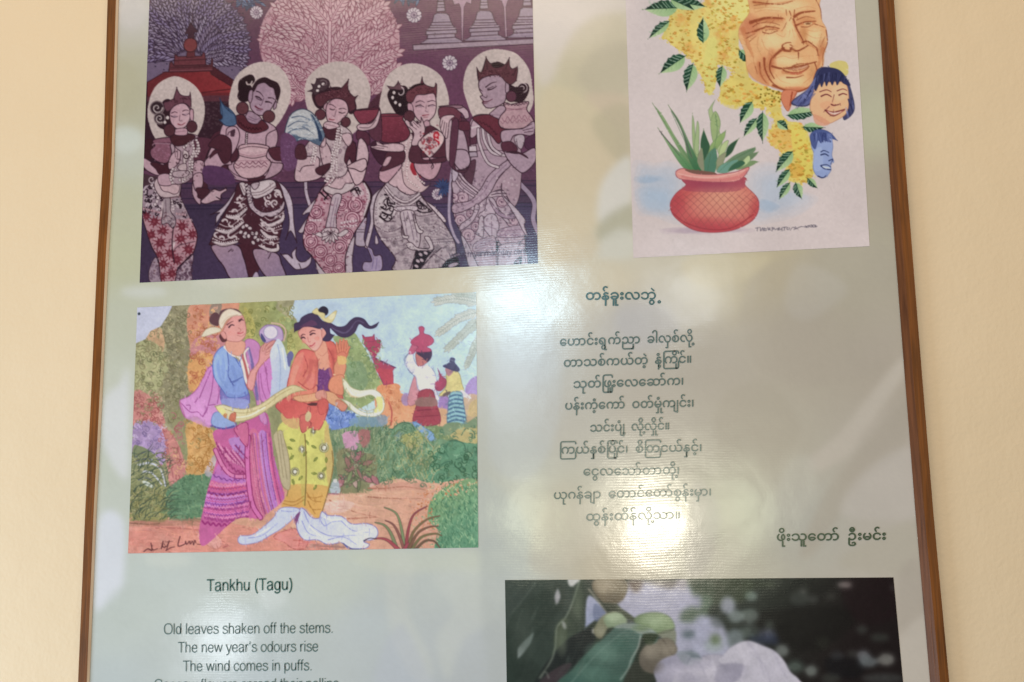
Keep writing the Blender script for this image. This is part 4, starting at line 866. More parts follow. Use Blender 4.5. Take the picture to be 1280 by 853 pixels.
    for p in ('840,190 870,150 940,160 960,210', '900,260 930,250 935,275 910,280', '800,300 860,270 920,320', '960,260 1010,270 1020,330', '820,350 850,340 850,370', '930,330 980,350'): L(p, '3d6650', 1.3)
    curls((740, 180, 1040, 400), 40, (8, 20), ['3f6a52', '82a888'], .8); blades((600, 150, 770, 400), 90, (40, 120), ['a0a06c', '6c7a50', 'b0a47a', '53684a'], 1.0)
    blades((180, 90, 580, 420), 240, (40, 110), ['54704f', '8fa07a', '3f5f48', 'a3ab84', '6f7c56'], 1.0)
    F('230,110 290,90 330,110 310,200 250,200', 'c890ae', a=.9); F('320,90 390,90 380,180 340,180', 'a86468', a=.8)
    P('blue_shrub'); T(340, 460, 8.53)
    m = F('540,520 590,400 640,380 700,440 760,450 880,500 920,570 840,620 680,660 600,640', '6f86bf'); A.tone(m, .12, 6, 12); blades((560, 440, 880, 640), 60, (40, 100), ['4d669f', '9db2dc', '3f5690'], 1.0, -1.3, .9); F('860,540 1194,500 1194,620 860,620', '7490a6', a=.8)
    P('flowering_plant'); T(340, 550, 8.53)
    F('690,150 800,90 900,130 1090,170 1120,380 1060,520 900,620 720,620 700,400', '84805f', a=.85)
    for i in range(40):
        a = R.uniform(0, 6.28); A.leaf(900+R.uniform(-90, 90), 320+R.uniform(-90, 120), a, R.uniform(110, 210), R.uniform(34, 56), R.choice(['8f6a63', '7c8a62', '9d7a72', 'a0a17c', '6f7b58', 'b0958a']), '5a5a48', .8)
    for x, y, a in ((880, 230, -1), (760, 400, 2), (960, 380, .6), (1060, 380, .9)): A.leaf(x, y, a, 130, 60, 'a87276', '6b4a4c', .9)
    F('620,520 660,430 720,470 720,570 640,590', 'a9b3b8'); E(675, 435, 22, 22, 'd5d3cf'); F('590,570 760,580 820,640 600,630', '8a4f5a', a=.8); E(1065, 490, 24, 26, 'c9a79b')
    P(None)
    # ---- path
    P('earth_path')
    T(380, 520, 4.739)
    F('90,480 380,450 470,390 640,370 760,400 1060,400 1060,800 -20,800 -20,560', 'd2a78d', g=('cf9b84', 200, 420, 500, 780)); F('420,410 640,390 740,430 600,440 420,440', 'c5937f')
    for p in ('380,430 480,430 600,420 720,440', '380,480 520,490 700,490', '150,500 300,570 440,600', '250,610 440,600'): L(p, 'a26a58', 1.8, .6)
    F('120,520 220,500 300,520 240,570 140,570', 'd7b3a6', a=.8)
    T(150, 590, 8.53)
    F('80,550 420,540 560,520 850,530 1250,560 2200,780 2200,930 70,930', 'c98578', g=('d08a7a', 100, 560, 800, 850)); m = F('90,530 860,500 860,560 90,580', '9a6f5c', a=.6); A.tone(None, .03, 8, 14)
    dabs((90, 560, 860, 850), 60, (20, 60), ['d99c8c', 'bd7468', 'd3998c'], None, .3)
    L('100,545 300,560 420,550', '7a5a48', 1.2); L('380,600 600,600 840,620', 'a65f56', 1)
    for p in ('255,850 300,820 340,840 330,760 350,830 400,820', '440,820 460,740 455,800 500,790 525,735 500,820 490,840 540,810 580,800', '640,690 620,790 690,770 700,740 710,775 740,740 750,770 775,740 785,780 800,730 810,760', '820,770 860,775 900,765'): L(p, '6f3f3c', 1.2, .8)
    P('foot'); F('850,640 940,625 1010,650 1090,740 1060,810 1000,820 930,780 860,720 820,690', 'd79a90', 'b06a62', .8); L('1090,740 1150,780 1100,810', 'a85c58', 1.2)
    T(340, 600, 8.53); P('foot'); F('20,620 60,570 150,540 250,520 300,600 380,640 360,720 280,745 200,720 120,660', 'd3877f', 'a55a58', 1); L('300,630 280,710', 'a85050', 1.4); dabs((380, 680, 780, 740), 30, (10, 40), ['b08a80', '9a7068'])
    A.hatch(4200, 2, 5, .13, 1.0, None, (2, 70, 448, 345), None, .5, .012)
    A.hatch(1200, 3, 8, .10, 1.2, lambda x, y: R.uniform(-.2, .3), (2, 260, 448, 345), None, .1, .02)
    A.tone(None, .05, 9, 24, (1, .9, 1.1))
    T(160, 360, 5.018)
    for bx, n, c in (((50, 330, 390, 860), 90, ['76744f', '857c5a']), ((240, 120, 400, 860), 50, ['6f684e']), ((400, 130, 560, 640), 46, ['a2543f', '9a5c3c', 'b56a4a']), ((720, 110, 1040, 400), 34, ['6a7040', '7c7a44']), ((40, 660, 220, 860), 20, ['95504f']), ((1280, 320, 1580, 700), 60, ['5f7a52', '6d8258', 'a9b488'])): curls(bx, n, (8, 26), c, 1.0)
    T(380, 520, 4.739); curls((90, 60, 1060, 420), 110, (8, 24), ['4d6c54', '5a7858', '92a682', '4a6a50'], .9); curls((740, 180, 1050, 400), 26, (12, 30), ['33593f'], 1.2)
    T(150, 520, 4.7375); curls((380, 20, 570, 350), 30, (10, 26), ['a06e38'], 1.1); curls((220, 0, 380, 400), 26, (10, 30), ['9b5557', 'a8626a'], 1.0); blades((60, 240, 300, 620), 120, (30, 110), ['4d5a44', '8f9268', '3f4c40'], 1.2, -1.0, .6)
    P(None); T(0, 0, 1); F('166,380 216,381 210,394 201,408 188,414 182,424 166,431', 'bcbecf', sm=0)
    # ---- woman's companion (left figure)
    P('person', 1, 'person in a blue jacket and pink sarong pouring water')
    T(220, 550, 8.53)
    m = F('400,-90 640,-150 800,-230 960,-290 1010,-100 1050,200 1150,560 1130,660 1010,760 900,840 640,850 300,1130 250,960 300,700 340,520 420,260 440,100', 'bd5f92'); A.tone(m, .1, 12, 15)
    A.clip(m)
    F('560,0 680,-20 760,90 750,210 640,140', 'b07cb8'); F('880,-60 960,-60 1010,400 1080,700 1000,770 950,500 900,200', 'b57fc0'); F('780,-60 880,-60 920,400 1000,760 900,800 810,500', 'c56a8c'); F('330,580 740,590 760,650 320,720', 'bb78bf'); F('400,370 740,400 740,460 380,430', 'b06cb0'); F('470,250 640,400 740,400 740,470 420,440', 'b873b8', a=.7)
    for p, am, st, c, w in (('460,60 560,200 740,260', 16, 26, 'd685a8', 2.2), ('520,100 620,220 750,300', 14, 24, '9a3f72', 1.6), ('430,40 540,220 640,330 740,350', 14, 24, '93396c', 1.6), ('350,480 500,520 750,500', 18, 26, 'cf5f80', 3), ('350,560 500,590 750,560', 12, 30, '8a3062', 2.2), ('340,450 500,480 750,470', 12, 24, 'd47f9c', 1.6), ('320,700 550,730 770,640', 16, 36, '8c3a80', 1.8), ('310,760 540,790 770,720', 18, 28, 'd477ad', 2.6), ('300,820 540,860 780,800', 18, 28, '9b3d7c', 2.2), ('280,880 520,910 800,860', 14, 30, '93306e', 2.2),
                        ('830,-50 850,250 900,560 980,760', 20, 20, 'd7889e', 2), ('800,-50 820,250 860,560 920,780', 12, 22, '9a3f60', 1.4), ('985,-50 1020,300 1090,640', 14, 22, 'cc5f90', 2.2), ('960,-50 1000,300 1070,660', 10, 22, '7f4090', 1.4), ('880,-40 900,200 960,560 1020,740', 10, 24, '8a4f9a', 1.2), ('400,380 560,430 740,420', 10, 30, '7c3f86', 1.4), ('640,60 740,180', 9, 22, '7a4a92', 1.4)): 
        A.zig(p, am, st, c, w)
    dabs((300, 0, 1130, 840), 260, (4, 10), ['e0a0c0', '8f3a70', 'a55aa8', 'd98098'], m, .5)
    for i in range(14):
        y = 470+i*28; A.zig([(300, y), (520, y+28), (780, y-14)], 7, 15, ['d98bb4', '9a3f78', 'c05a8e', '7f3a86'][i % 4], 1.1)
    for i in range(9):
        x = 790+i*30; A.zig([(x, -60), (x+30, 250), (x+70+i*3, 560), (x+130+i*4, 800)], 9, 15, ['d78aa6', '8f3f70', 'b56ab8'][i % 3], 1.0)
    for i in range(6): A.zig([(460+i*36, 60+i*14), (600+i*26, 220+i*6), (750, 290+i*10)], 9, 15, ['dc94b6', '93396c'][i % 2], 1.0)
    A.clip(None)
    L('420,110 500,280 600,380 750,390', '8a2f62', 6.2); L('420,110 500,280 600,380 750,390', 'd07aa6', 4); L('770,-30 760,200 780,500 820,700 900,830', '8a2f62', 7); L('770,-30 760,200 780,500 820,700 900,830', 'cf6fa8', 4.6)
    L('630,60 690,130 760,200', '8c2f60', 1.2)
    T(220, 460, 8.53)
    F('630,640 760,590 760,840 640,700', 'c86a90', '8a3060', .9)
    F('350,0 480,-60 500,200 490,390 440,560 360,620 300,590 220,520 100,530 40,360 130,310 220,230 300,90', 'c884bc', 'a0568e', 1, g=('d093c6', 300, 100, 200, 500))
    for p in ('370,30 300,200 250,320', '400,60 380,250 330,430 280,520', '440,60 460,250 440,380', '60,380 150,470 230,470 270,510', '110,400 150,400 150,440', '230,330 200,370', '350,400 420,390', '290,520 350,420'): L(p, '99508c', 1.1)
    F('100,530 230,520 360,620 350,640 220,590', 'c28ab8', a=.8); L('40,350 100,530', 'b06a92', 1.2)
    F('860,0 1060,-200 1060,300 940,370 880,260', 'c77fba', '9a558f', .9); 
    for p in ('900,60 920,220 960,330', '960,0 980,200 1010,290', '940,-60 960,60'): L(p, 'a0568f', 1)
    F('400,490 480,480 640,590 600,640 480,640 380,600', '8fa2cc', '5f6aa4', .8); L('380,620 500,650 620,620', '5a4f92', 2)
    F('490,190 640,300 770,260 770,430 640,430 490,380', '7a72b0', '5a549a', .8); F('500,330 760,340 750,430 620,430 500,390', '8f96c8', a=.9)
    T(220, 370, 8.53)
    F('740,480 830,470 900,560 880,800 900,1100 980,1350 900,1330 850,1100 790,900 750,640', 'c080b0', '96558c', .8); L('770,560 810,720 870,1100', '77659a', 4); L('765,560 800,720', 'b09ac0', 1)
    F('670,640 720,630 770,740 800,900 760,1000 720,860', 'b06060', '8a4a50', .7)
    F('520,540 440,590 395,690 400,840 450,940 500,1010 560,1080 690,1080 770,1040 740,950 720,860 690,720 600,640', '8ba4d6', '5768a8', 1, g=('7f94ca', 420, 600, 700, 1050)); F('400,720 440,640 500,600 480,800 520,950 440,930', '9ab2de', a=.6)
    for p in ('540,560 560,700 560,860 620,960', '580,920 640,900 720,860', '600,930 660,900', '640,680 690,760'): L(p, '4f5c9c', 1)
    L('520,545 600,630 680,660 720,780 745,900 780,960', 'e0d2c8', 3.2); L('770,560 730,620 760,740 790,880', 'dccdc4', 2.2)
    F('540,480 700,480 740,520 720,600 670,640 600,620 540,570', 'd79a86', 'b07466', .6)
    F('760,960 790,820 880,700 900,560 960,500 1040,460 1060,480 1010,560 1070,570 1040,620 970,680 870,800 820,1000', 'd59490', 'a5625f', .9); 
    for q in ('960,560 1010,500 1058,470', '970,590 1030,540 1078,500', '960,620 1030,590 1080,565', '930,580 945,530 965,490'): L(q, 'a5625f', 3.2, 2); L(q, 'd99a90', 2.2, 1.3)
    for p in ('960,530 1040,470', '980,560 1050,500', '1000,600 1060,590'): L(p, 'a5625f', .8)
    for q, c, w in (('440,700 470,860 540,980', '6f86c0', 5), ('600,760 640,900 610,1020', '6d82bd', 5), ('520,600 540,760 520,900', 'a5bce4', 5), ('450,640 420,760 440,880', 'a2b8e2', 4), ('570,1060 660,1070 740,1030', '6a78b0', 5)): L(q, c, w, w*.4, a=.4)
    # head
    F('520,330 560,270 640,190 710,210 745,330 740,420 690,480 620,490 540,470 500,400', 'd5938c', 'a86a64', .8, g=('dd9f96', 540, 250, 720, 460)); F('460,430 500,380 530,400 540,480 490,490', '5a3438'); F('475,400 510,380 540,440 515,460', 'd5938c', 'a86a64', .6)
    F('460,190 520,140 640,140 700,190 650,200 520,240 480,300', '5f4348'); F('360,230 400,180 450,190 470,250 450,320 400,310 360,280', '5b3d42'); F('460,260 500,180 580,140 680,180 700,210 620,215 540,260 490,350 465,320', 'dccab5', 'a98f7c', .7); F('270,430! 320,360 400,335 470,350 470,380 380,410 300,435', 'd8cdb4', 'b3a184', .6); L('490,300 550,230 660,200', 'b8a48c', .7)
    L('545,310 580,285 610,270', '6a3f40', 1.6, .7); L('670,260 710,235', '6a3f40', 1.4, .7); L('565,335 590,310 620,315', '4a2e36', 2.2, 1); L('675,270 700,255 720,262', '4a2e36', 2, .8); L('665,340 690,360 680,385 655,390', 'b06c66', .8); L('660,400 690,400 720,385', 'b34f56', 1.6, .8); L('650,420 700,430 735,405', 'bb7b74', 1); E(590, 400, 40, 26, 'dd8f86', a=.5)
    # silver bowl and poured water
    P('silver_bowl'); F('890,400 910,350 980,310 1100,330 1140,400 1130,480 1040,470 960,500 920,470', 'b89cc0', '8a6a98', 1); E(1010, 390, 75, 70, 'd6ccd8', .3, '8f86a8', .8); F('910,400 960,480 930,490 905,450', '4f4a78'); L('1150,480 1170,380 1120,310 1020,290', 'c7a890', 2)
    P('poured_water'); T(340, 370, 8.53); F('30,500 70,460 120,520 160,650 200,850 160,1060 20,1110 -20,1100 0,850 -20,620', 'c6cfe0', None, g=('b3bfd6', 20, 600, 170, 900), a=.95); L('60,520 90,700 80,1000', '9fabc8', 1.2); L('110,560 140,760', 'dfe4ee', 1.4); F('160,640 200,590 230,640 180,760', '5f5f98', a=.9)
    # ---- woman in red jacket
    P('person', 2, 'person in a red jacket and yellow sarong with flying hair')
    T(340, 550, 8.53)
    m = F('60,-120 300,-260 560,-220 620,-20 660,200 640,400 580,600 530,760 510,850 430,800 340,720 200,740 100,720 180,520 190,260', 'ccc870'); A.tone(m, .06, 10, 16)
    A.clip(m); F('100,500 650,520 560,860 90,800', 'd0a862', g=('d3a35c', 300, 480, 300, 700)); F('290,0 360,0 360,600 320,640', 'b8b060', a=.6); F('560,-100 680,-100 680,500 600,500', 'c09a68', a=.6)
    for p in ('120,680 230,700 340,640', '130,650 240,660 340,600', '380,600 440,650 520,660', '380,650 430,740 520,740', '370,560 420,620 540,600', '400,690 460,790'): L(p, 'a8763c', 1)
    for x, y, r in ((245, 340, 44), (525, 385, 40), (555, 85, 50), (320, 100, 36), (440, -90, 28)): E(x, y, r, r, 'bdb98e', 0, '8d8a5a', 1); E(x, y, r*.55, r*.6, 'd9d7c8', 0, '6a6348', 1.4)
    for x, y, a in ((180, 90, .4), (250, 180, 2.3), (390, 140, 2.2), (440, 75, .5), (505, 200, 2.3), (600, 200, 1.6), (440, 370, .1), (345, 400, 2.3), (495, 495, 2.1), (235, 435, 1.2), (600, 310, 2.4), (210, 10, .3), (380, 20, 1)): A.leaf(x-20, y-14, a, 60, 24, '8b9248', '5f6a38', .6)
    A.clip(None); L('350,-60 360,100 365,350 350,700', '7d6a3c', 1.4); L('130,0 180,200 190,400 160,600', '8a7848', 1.2); L('640,120 650,300 590,580 510,840', '85683f', 1.3)
    F('20,-60 100,-100 130,0 180,200 190,520 100,460 60,200 20,0', 'b7aa88', '8f8262', .7); 
    for p in ('60,-80 80,100 120,400', '90,-60 120,150 160,420'): L(p, '8f8262', .8)
    T(340, 600, 8.53)
    P('white_scarf')
    F('300,310 350,320 420,400 500,410 520,360 540,340 600,380 740,390 850,470 1000,465 1100,500 1130,570 1090,630 980,660 1040,690 980,735 820,735 740,670 600,690 480,640 350,640 280,560 260,440', 'c3c8de', '7d74a8', 1, g=('d0d3e6', 500, 430, 600, 680)); F('-340,600 -200,580 0,420 100,300 290,310 240,400 100,520 0,580 -140,660 -300,690 -360,660', 'c3c9e2', '8a7fb0', .9)
    for p in ('340,340 400,470 520,560', '320,440 380,560 470,600', '510,420 560,490 640,450 740,440', '520,560 640,600 900,590', '600,640 760,610 900,690', '-250,620 -100,590 60,460', '100,330 200,340 260,330', '740,440 860,540 1040,560'): L(p, '8f93c0', 1.3, .6)
    for p in ('560,400 640,430 740,420', '400,500 520,600', '900,560 1060,540', '-180,600 -20,510'): L(p, 'e3e4f0', 2, .8)
    F('240,400 300,340 280,420 250,480', '7a4a78'); L('760,680 850,735 980,735', '5a5a88', 1.6)
    P('person', 2)
    T(340, 460, 8.53)
    F('40,400 150,320 250,350 500,350 570,400 600,440 520,640 460,660 400,640 320,690 290,560 160,540 90,470', 'c85a58', 'a0484c', 1, g=('cf6a60', 200, 360, 400, 600)); F('100,480 160,540 290,540 280,640 200,640 110,570', 'c9a070', a=.9); F('300,520 330,500 370,480 380,420 410,430 400,560 420,600 340,690 300,640', 'c86860', '9a4a4a', .9); E(385, 520, 32, 55, 'c8b48a', .2); F('380,380 480,370 470,405 390,400', '5a3638'); 
    T(340, 370, 8.53)
    F('280,600 340,570 430,590 480,640 490,760 500,1000 470,1090 380,1150 260,1100 170,1100 150,1050 180,860 230,700', 'cd6560', 'a34648', 1, g=('d8806c', 220, 640, 460, 900)); F('220,720 290,620 340,620 260,860 200,1100 160,1080', 'd98a76', a=.7); F('360,860 420,830 480,860 450,960 390,980', 'd97e74', a=.8)
    F('560,490 640,490 680,540 700,640 690,860 760,1100 740,1160 620,1100 600,800', 'cb675c', 'a0464a', .9)
    for p in ('340,640 380,760 330,860', '600,560 660,700 650,900', '280,920 400,1000 470,950'): L(p, 'a34648', 1)
    F('460,600 540,480 580,520 610,720 610,790 510,790 490,680', 'd99880', 'b0705f', .6); L('490,620 540,640 590,590', 'b97a68', .8)
    F('500,790 560,800 620,770 640,900 590,1110 480,1110 490,960', '6f3f74', '532f60', .7); dabs((495, 800, 620, 1100), 60, (5, 12), ['8f5f92', '533060'])
    for q, c, w in (('260,760 220,900 190,1050', 'e0a08c', 6), ('420,700 400,850 330,950', 'a84a4c', 6), ('460,700 470,860 440,1020', 'b05052', 5), ('640,600 660,760 700,1000', 'a84c4a', 5), ('320,650 300,800 250,950', 'd98478', 6), ('600,700 640,900 690,1080', 'dd8a78', 4)): L(q, c, w, w*.4, a=.4)
    # right raised hand and lower arms
    F('690,580 720,500 790,480 820,560 800,640 780,700 790,760 760,850 680,870 660,760 700,660', 'cf8a6c', 'a5624f', .8); F('690,600 720,570 800,570 810,640 720,650', 'd07060', a=.6)
    for q in ('708,600 692,540 690,500', '728,590 722,520 728,470', '752,585 755,510 764,462', '776,588 784,520 796,480', '792,605 812,570 826,545'): L(q, 'a5524a', 3.4, 2.2); L(q, 'd98468', 2.5, 1.4)
    F('700,650 780,650 790,720 710,730', 'd9b070', a=.9)
    L('660,840 720,870 770,850', 'e0b08c', 2)
    T(340, 460, 8.53)
    F('600,200 640,100 760,80 760,200 750,290 640,260', 'd58a6c', 'a5624f', .8)
    F('230,310 400,280 560,250 660,270 720,330 790,380 780,450 740,460 700,420 620,380 560,340 420,360 290,360', 'd9a27c', 'a9694f', .9); F('470,260 560,240 580,330 480,330', 'cf8f80', '9a5f58', .6); F('700,340 800,400 770,460 720,440 680,380', 'd08a74', 'a0604f', .7); F('490,360 560,330 600,370 590,460 520,500 490,440', 'c9605a', '9a4448', .7)
    # head
    T(340, 370, 8.53)
    F('290,370 340,330 480,320 540,400 540,480 490,570 440,585 370,520 310,460 280,400', 'd9958a', 'a3625c', .8, g=('e0a598', 330, 380, 500, 560)); F('540,340 580,340 580,420 550,470 530,420', 'd59488', 'a3625c', .6)
    F('240,380! 240,300 290,280 320,230 400,190 470,195 540,270 620,290 700,330 780,320 840,260 900,230 980,250 1040,320 1090,310 1135,285! 1110,330 1060,350 1000,340 930,300 880,390 800,440 720,430 650,370 620,340 620,400 660,420! 610,480 540,470 580,400 540,340 500,350 420,330 340,330 290,360', '443650', '332842', .8)
    F('300,330 420,260 480,310 330,335', '6a3f5c', a=.6); F('490,150 540,110 590,130 600,180 570,210 510,180', '2f2a38'); F('430,170 480,130 500,170 560,190 570,240 660,170 690,170 640,280 560,270 500,210 450,190', 'd2c48e', 'a89a68', .6); E(640, 220, 40, 26, 'ddd5b4', -.8, a=.8)
    for p in ('640,340 760,400 860,330', '700,370 800,390 900,270 980,290'): L(p, '5f5270', 1)
    L('310,430 330,410 355,415', '5a3238', 1.4, .7); L('405,390 430,370 460,372', '5a3238', 1.5, .7); L('315,450 335,442 355,455', '432833', 2.2, 1); L('410,415 435,400 462,405', '432833', 2.2, 1); L('380,440 390,490 410,488', 'b0706a', .9); L('405,535 430,530 460,500', 'ab4450', 1.8, .9); L('410,545 440,550 460,525', 'c78a80', 1.2); E(340, 490, 26, 18, 'dd8578', a=.5); E(480, 455, 30, 22, 'dd8578', a=.5)
    # long yellow scarf
    P('yellow_scarf')
    T(220, 460, 8.53)
    F('420,410! 500,395 620,430 740,440 900,390 1060,280 1200,200 1280,190 1380,240! 1270,260 1170,310 1050,390 920,480 780,550 640,575 560,550 500,500 450,460', 'd9cfa6', 'a08f68', 1, g=('cdbf92', 600, 420, 700, 570)); L('520,440 660,480 800,470 960,400 1100,290 1230,220', 'a89868', .9); L('620,530 780,510 950,420', 'e8e2c8', 1.6); F('430,420 500,430 540,500 520,530 460,470', 'e3d98c', a=.8); F('570,550 580,500 620,475 640,490 625,570', 'c2705a', '9a5548', .6); F('500,510 530,480 545,500 530,540', 'bd8058', sm=1)
    T(340, 460, 8.53)
    F('750,110! 790,140 850,210 950,240 1080,230 1170,290 1200,380 1180,470 1100,520 960,510 860,460 790,380 730,330! 820,360 900,430 1000,480 1080,470 1120,400 1100,320 1040,290 920,320 830,290 770,220', 'd9d6bd', 'a3a07c', .9, g=('dfe0d6', 800, 180, 1150, 480)); F('1110,320 1170,320 1180,440 1110,480 1090,460 1125,400', 'd9d888', a=.9); L('800,210 880,290 1000,270', 'e9e6d2', 1.6); L('880,390 1000,460 1090,440', 'b9a880', .9); F('790,220 850,290 920,310 840,310', 'd3b58c', a=.7)
    P(None)
    A.hatch(1300, 2, 6, .07, 1.1, lambda x, y: R.uniform(1.1, 2.0), (70, 90, 340, 335), None, .2, .01)
    # ---- foreground right: bush and spiky plant
    T(470, 590, 8.53); P('bush')
    m = F('560,380 600,280 700,190 820,130 1090,120 1090,830 640,830 680,650 560,520', '5f9070', g=('7fa070', 900, 600, 640, 250)); A.tone(m, .12, 4, 17)
    blades((580, 150, 1090, 830), 520, (26, 60), ['417055', '8bb08a', '4f8266', '9ab88c', '35634c'], .9, -1.9, .7, m)
    A.scatter((500, 110, 1090, 320), 130, lambda x, y: E(x, y, R.uniform(6, 14), R.uniform(4, 9), R.choice(['c98a66', 'd8a888', 'b8724c', 'd9c29a']), R.uniform(0, 3), n=8) if y < 250-(x-560)*.24+70 else None)
    A.scatter((360, 200, 620, 600), 80, lambda x, y: E(x, y, R.uniform(6, 14), R.uniform(4, 9), R.choice(['cf8464', 'd69a7c', 'b8724c']), R.uniform(0, 3), n=8))
    A.scatter((380, 480, 690, 800), 70, lambda x, y: E(x, y, R.uniform(5, 14), R.uniform(4, 9), R.choice(['cf9478', 'a8a884', 'c9b596', '7f9474']), R.uniform(0, 3), n=8))
    P('spiky_plant')
    for p, c, w in (('300,830 280,650 220,450 90,380', '7a8a62', 4.2), ('300,830 240,660 180,560 100,520', '8a5a52', 3.6), ('220,820 160,660 90,570 -10,540', '7a8560', 4.6), ('320,830 340,640 400,460 540,370', '94484e', 4), ('340,830 400,640 540,510 680,470', '7a6a4a', 3.6), ('350,830 440,660 560,590 660,580', '7a5a48', 3.4), ('380,830 480,700 620,660 700,680', '74704c', 3.2), ('420,830 520,740 620,740 680,810', '6f5a48', 3), ('240,830 140,740 60,710 -20,715', 'a04c54', 4.6), ('300,840 330,780 350,760', 'a04a58', 5)):
        L(p, '4f3a38', w+.9, 1.6); L(p, c, w, .9)
    L('-280,0 -260,-4', c, .1)
    P(None)
    T(380, 520, 4.739); L('355,740 390,725 430,730', '3f3a44', 1.6, .8); L('60,770 240,780', '9a7068', 1.4)
    T(160, 360, 5.018); E(70, 163, 9, 9, '2c3640')
    T(150, 590, 8.53)
    for q in ('255,850 300,820 340,840 330,760 350,830 400,820', '440,820 460,740 455,800 500,790 525,735 500,820 490,840 540,810 580,800', '640,690 620,790 690,770 700,740 710,775 740,740 750,770 775,740 785,780 800,730 810,760'): L(q, '5f3436', 1.3, .9)
    gy = A.buf.mean(2, keepdims=True); A.buf = np.clip(gy+(A.buf-gy)*.96, 0, 1); A.buf = np.clip((A.buf-.5)*1.04+.548, 0, 1)
    A.tone(None, .05, 2.0, 20, (1, .95, 1.05)); A.tone(None, .04, 14, 22); A.tone(None, .035, 40, 21)
    return A.finish()
def draw_watercolour():
    A = Art(772, -44, 1098, 335, 'd2c3be', 11); F, L, E, T, P = A.F, A.L, A.E, A.T, A.part; R = A.rng
    # pale blue wash behind the pot
    T(780, 120, 4.061)
    def wash(p, col, n=7, a=.09):
        q = np.array([[float(v) for v in t.split(',')] for t in p.split()]); c = q.mean(0)
        for i in range(n):
            k = 1-.09*i; F([(c[0]+(x-c[0])*k+R.uniform(-8, 8), c[1]+(y-c[1])*k+R.uniform(-6, 6)) for x, y in q], col, None, a=a)
    wash('50,330 150,340 250,330 330,420 300,640 160,620 70,590 40,460', 'a8b9cb', 8, .12); wash('60,410 150,405 210,420 140,445 60,440', '8fa6bc', 6, .10); wash('60,470 240,480 240,600 100,590', 'a3b8cc', 6, .1)
    wash('620,400 720,330 800,360 830,460 980,520 900,600 760,640 640,640', 'aabbcd', 8, .11); wash('700,520 800,560 740,600 660,560', '93abc2', 5, .1)
    wash('180,680 300,665 420,690 650,670 640,690 400,700 220,700', 'a890a0', 6, .14)
    # ---- aloe-like plant
    P('leafy_plant')
    T(800, 125, 4.875)
    for p, c, c2, g in (('85,35! 140,100 230,250 330,390 380,440 310,420 200,240', '8ea276', '5f7d5a', 1), ('320,90! 330,140 340,260 360,360 330,330 318,200', '9aac7c', None, 0), ('455,5! 420,60 425,110 450,210 480,330 500,260 520,200! 490,210 470,130 440,60', 'a5b184', None, 0), ('460,70 490,150 450,260 430,140', '98a878', None, 0),
                        ('350,130 360,180 355,330 330,300 340,200', '9fae82', None, 0), ('520,190! 510,240 440,340 400,440 420,300 470,230', 'a8b878', '7f9866', 1), ('540,250 500,360 470,430 490,290', 'b0bc8a', None, 0), ('700,290! 640,310 560,350 480,430 560,430 640,370 700,310', '88967e', '6f8468', 1), ('720,318! 680,330 600,370 560,420 640,390 700,345', '6c7f62', None, 0), ('720,378! 680,372 600,400 590,425 660,410', '7c9068', None, 0), ('660,340 600,400 580,420 640,400 670,370', 'b2c090', None, 0),
                        ('600,238! 540,280 520,340 525,350 560,320 580,280', '3d5643', None, 0), ('388,182! 410,240 425,290 400,360 385,380 370,300 372,240', '3f5c47', None, 0), ('180,45! 240,130 300,260 340,340 385,440 330,430 290,340 260,200', '7d9472', '3f6b4a', 1), ('118,185! 180,260 260,340 310,400 330,440 300,445 230,370', '8aa276', '4d7a52', 1), ('180,45! 230,120 290,260 320,350 300,330 250,180', '5c6b5c', None, 0),
                        ('460,290! 470,360 450,450 385,450 380,400 420,320', '6f8d7c', '557a66', 1), ('525,320 500,400 470,440 470,360', '8e8f74', None, 0), ('380,300 360,320 350,380 390,440', '8a8a72', None, 0), ('560,370 600,370 540,440 470,440 490,400', '5f8070', '6f9484', 1), ('640,385 610,410 540,435 560,400 610,370', '436650', None, 0)):
        F(p, c, '6b7f5c', .45, g=(c2, 200, 200, 360, 440) if c2 else None)
    for p in ('100,55 220,250 340,420', '190,70 290,290 360,430', '130,205 240,340 320,440', '460,90 470,200 440,330', '430,330 410,440', '690,300 560,370 480,440'): L(p, '4c6a4c', .8, .4, a=.7)
    L('120,190 170,250 240,340', '5f5a58', 1.2, .6)
    # ---- red pot
    P('clay_pot')
    F('280,480 620,470 640,520 710,590 725,650 700,720 630,770 540,800 420,808 320,790 240,740 195,690 185,630 220,570 280,520', 'bd5f5c', '8f4048', .8)
    m = F('280,480 620,470 640,520 710,590 725,650 700,720 630,770 540,800 420,808 320,790 240,740 195,690 185,630 220,570 280,520', None); A.clip(m)
    for i in range(14): k = 1-i*.065; E(520-i*2, 620-i*2, 250*k, 150*k, 'd3a084', -.1, a=.10)
    for i in range(10): k = 1-i*.08; E(420, 800, 330*k, 90*k, 'a83a44', a=.09); E(210, 640, 70*k, 150*k, 'a8424c', a=.08); E(450, 505, 230*k, 44*k, '8c4058', a=.09); E(715, 680, 60*k, 110*k, 'ad444a', a=.08)
    for i in range(15):
        x = 130+i*46; L([(x, 560+abs(i-7)*5), (x+90, 660), (x+190, 790)], '8c4a4a', .65, a=.6); L([(x+150, 540+abs(i-6)*4), (x+40, 650), (x-70, 770)], '8c4a4a', .65, a=.6)
    F('275,490 625,475 640,530 560,560 330,560 250,540', '97485a', a=.55); L('200,690 280,750 420,790 560,780 690,700', '8c3038', 1.6, a=.6)
    A.clip(None)
    F('218,440 250,420 290,425 340,450 460,455 580,440 655,412 662,425 620,480 560,500 420,500 280,488 230,475', 'd3948a', '98505a', .9); F('250,460 340,478 480,482 600,460 640,430 655,420 630,465 560,492 420,498 290,486', 'c87a76', a=.8); F('275,430 340,452 460,455 440,440 300,425', '7a5a50')
    L('235,450 330,468 480,470 640,430', 'e4b8ac', 1.2, a=.7)
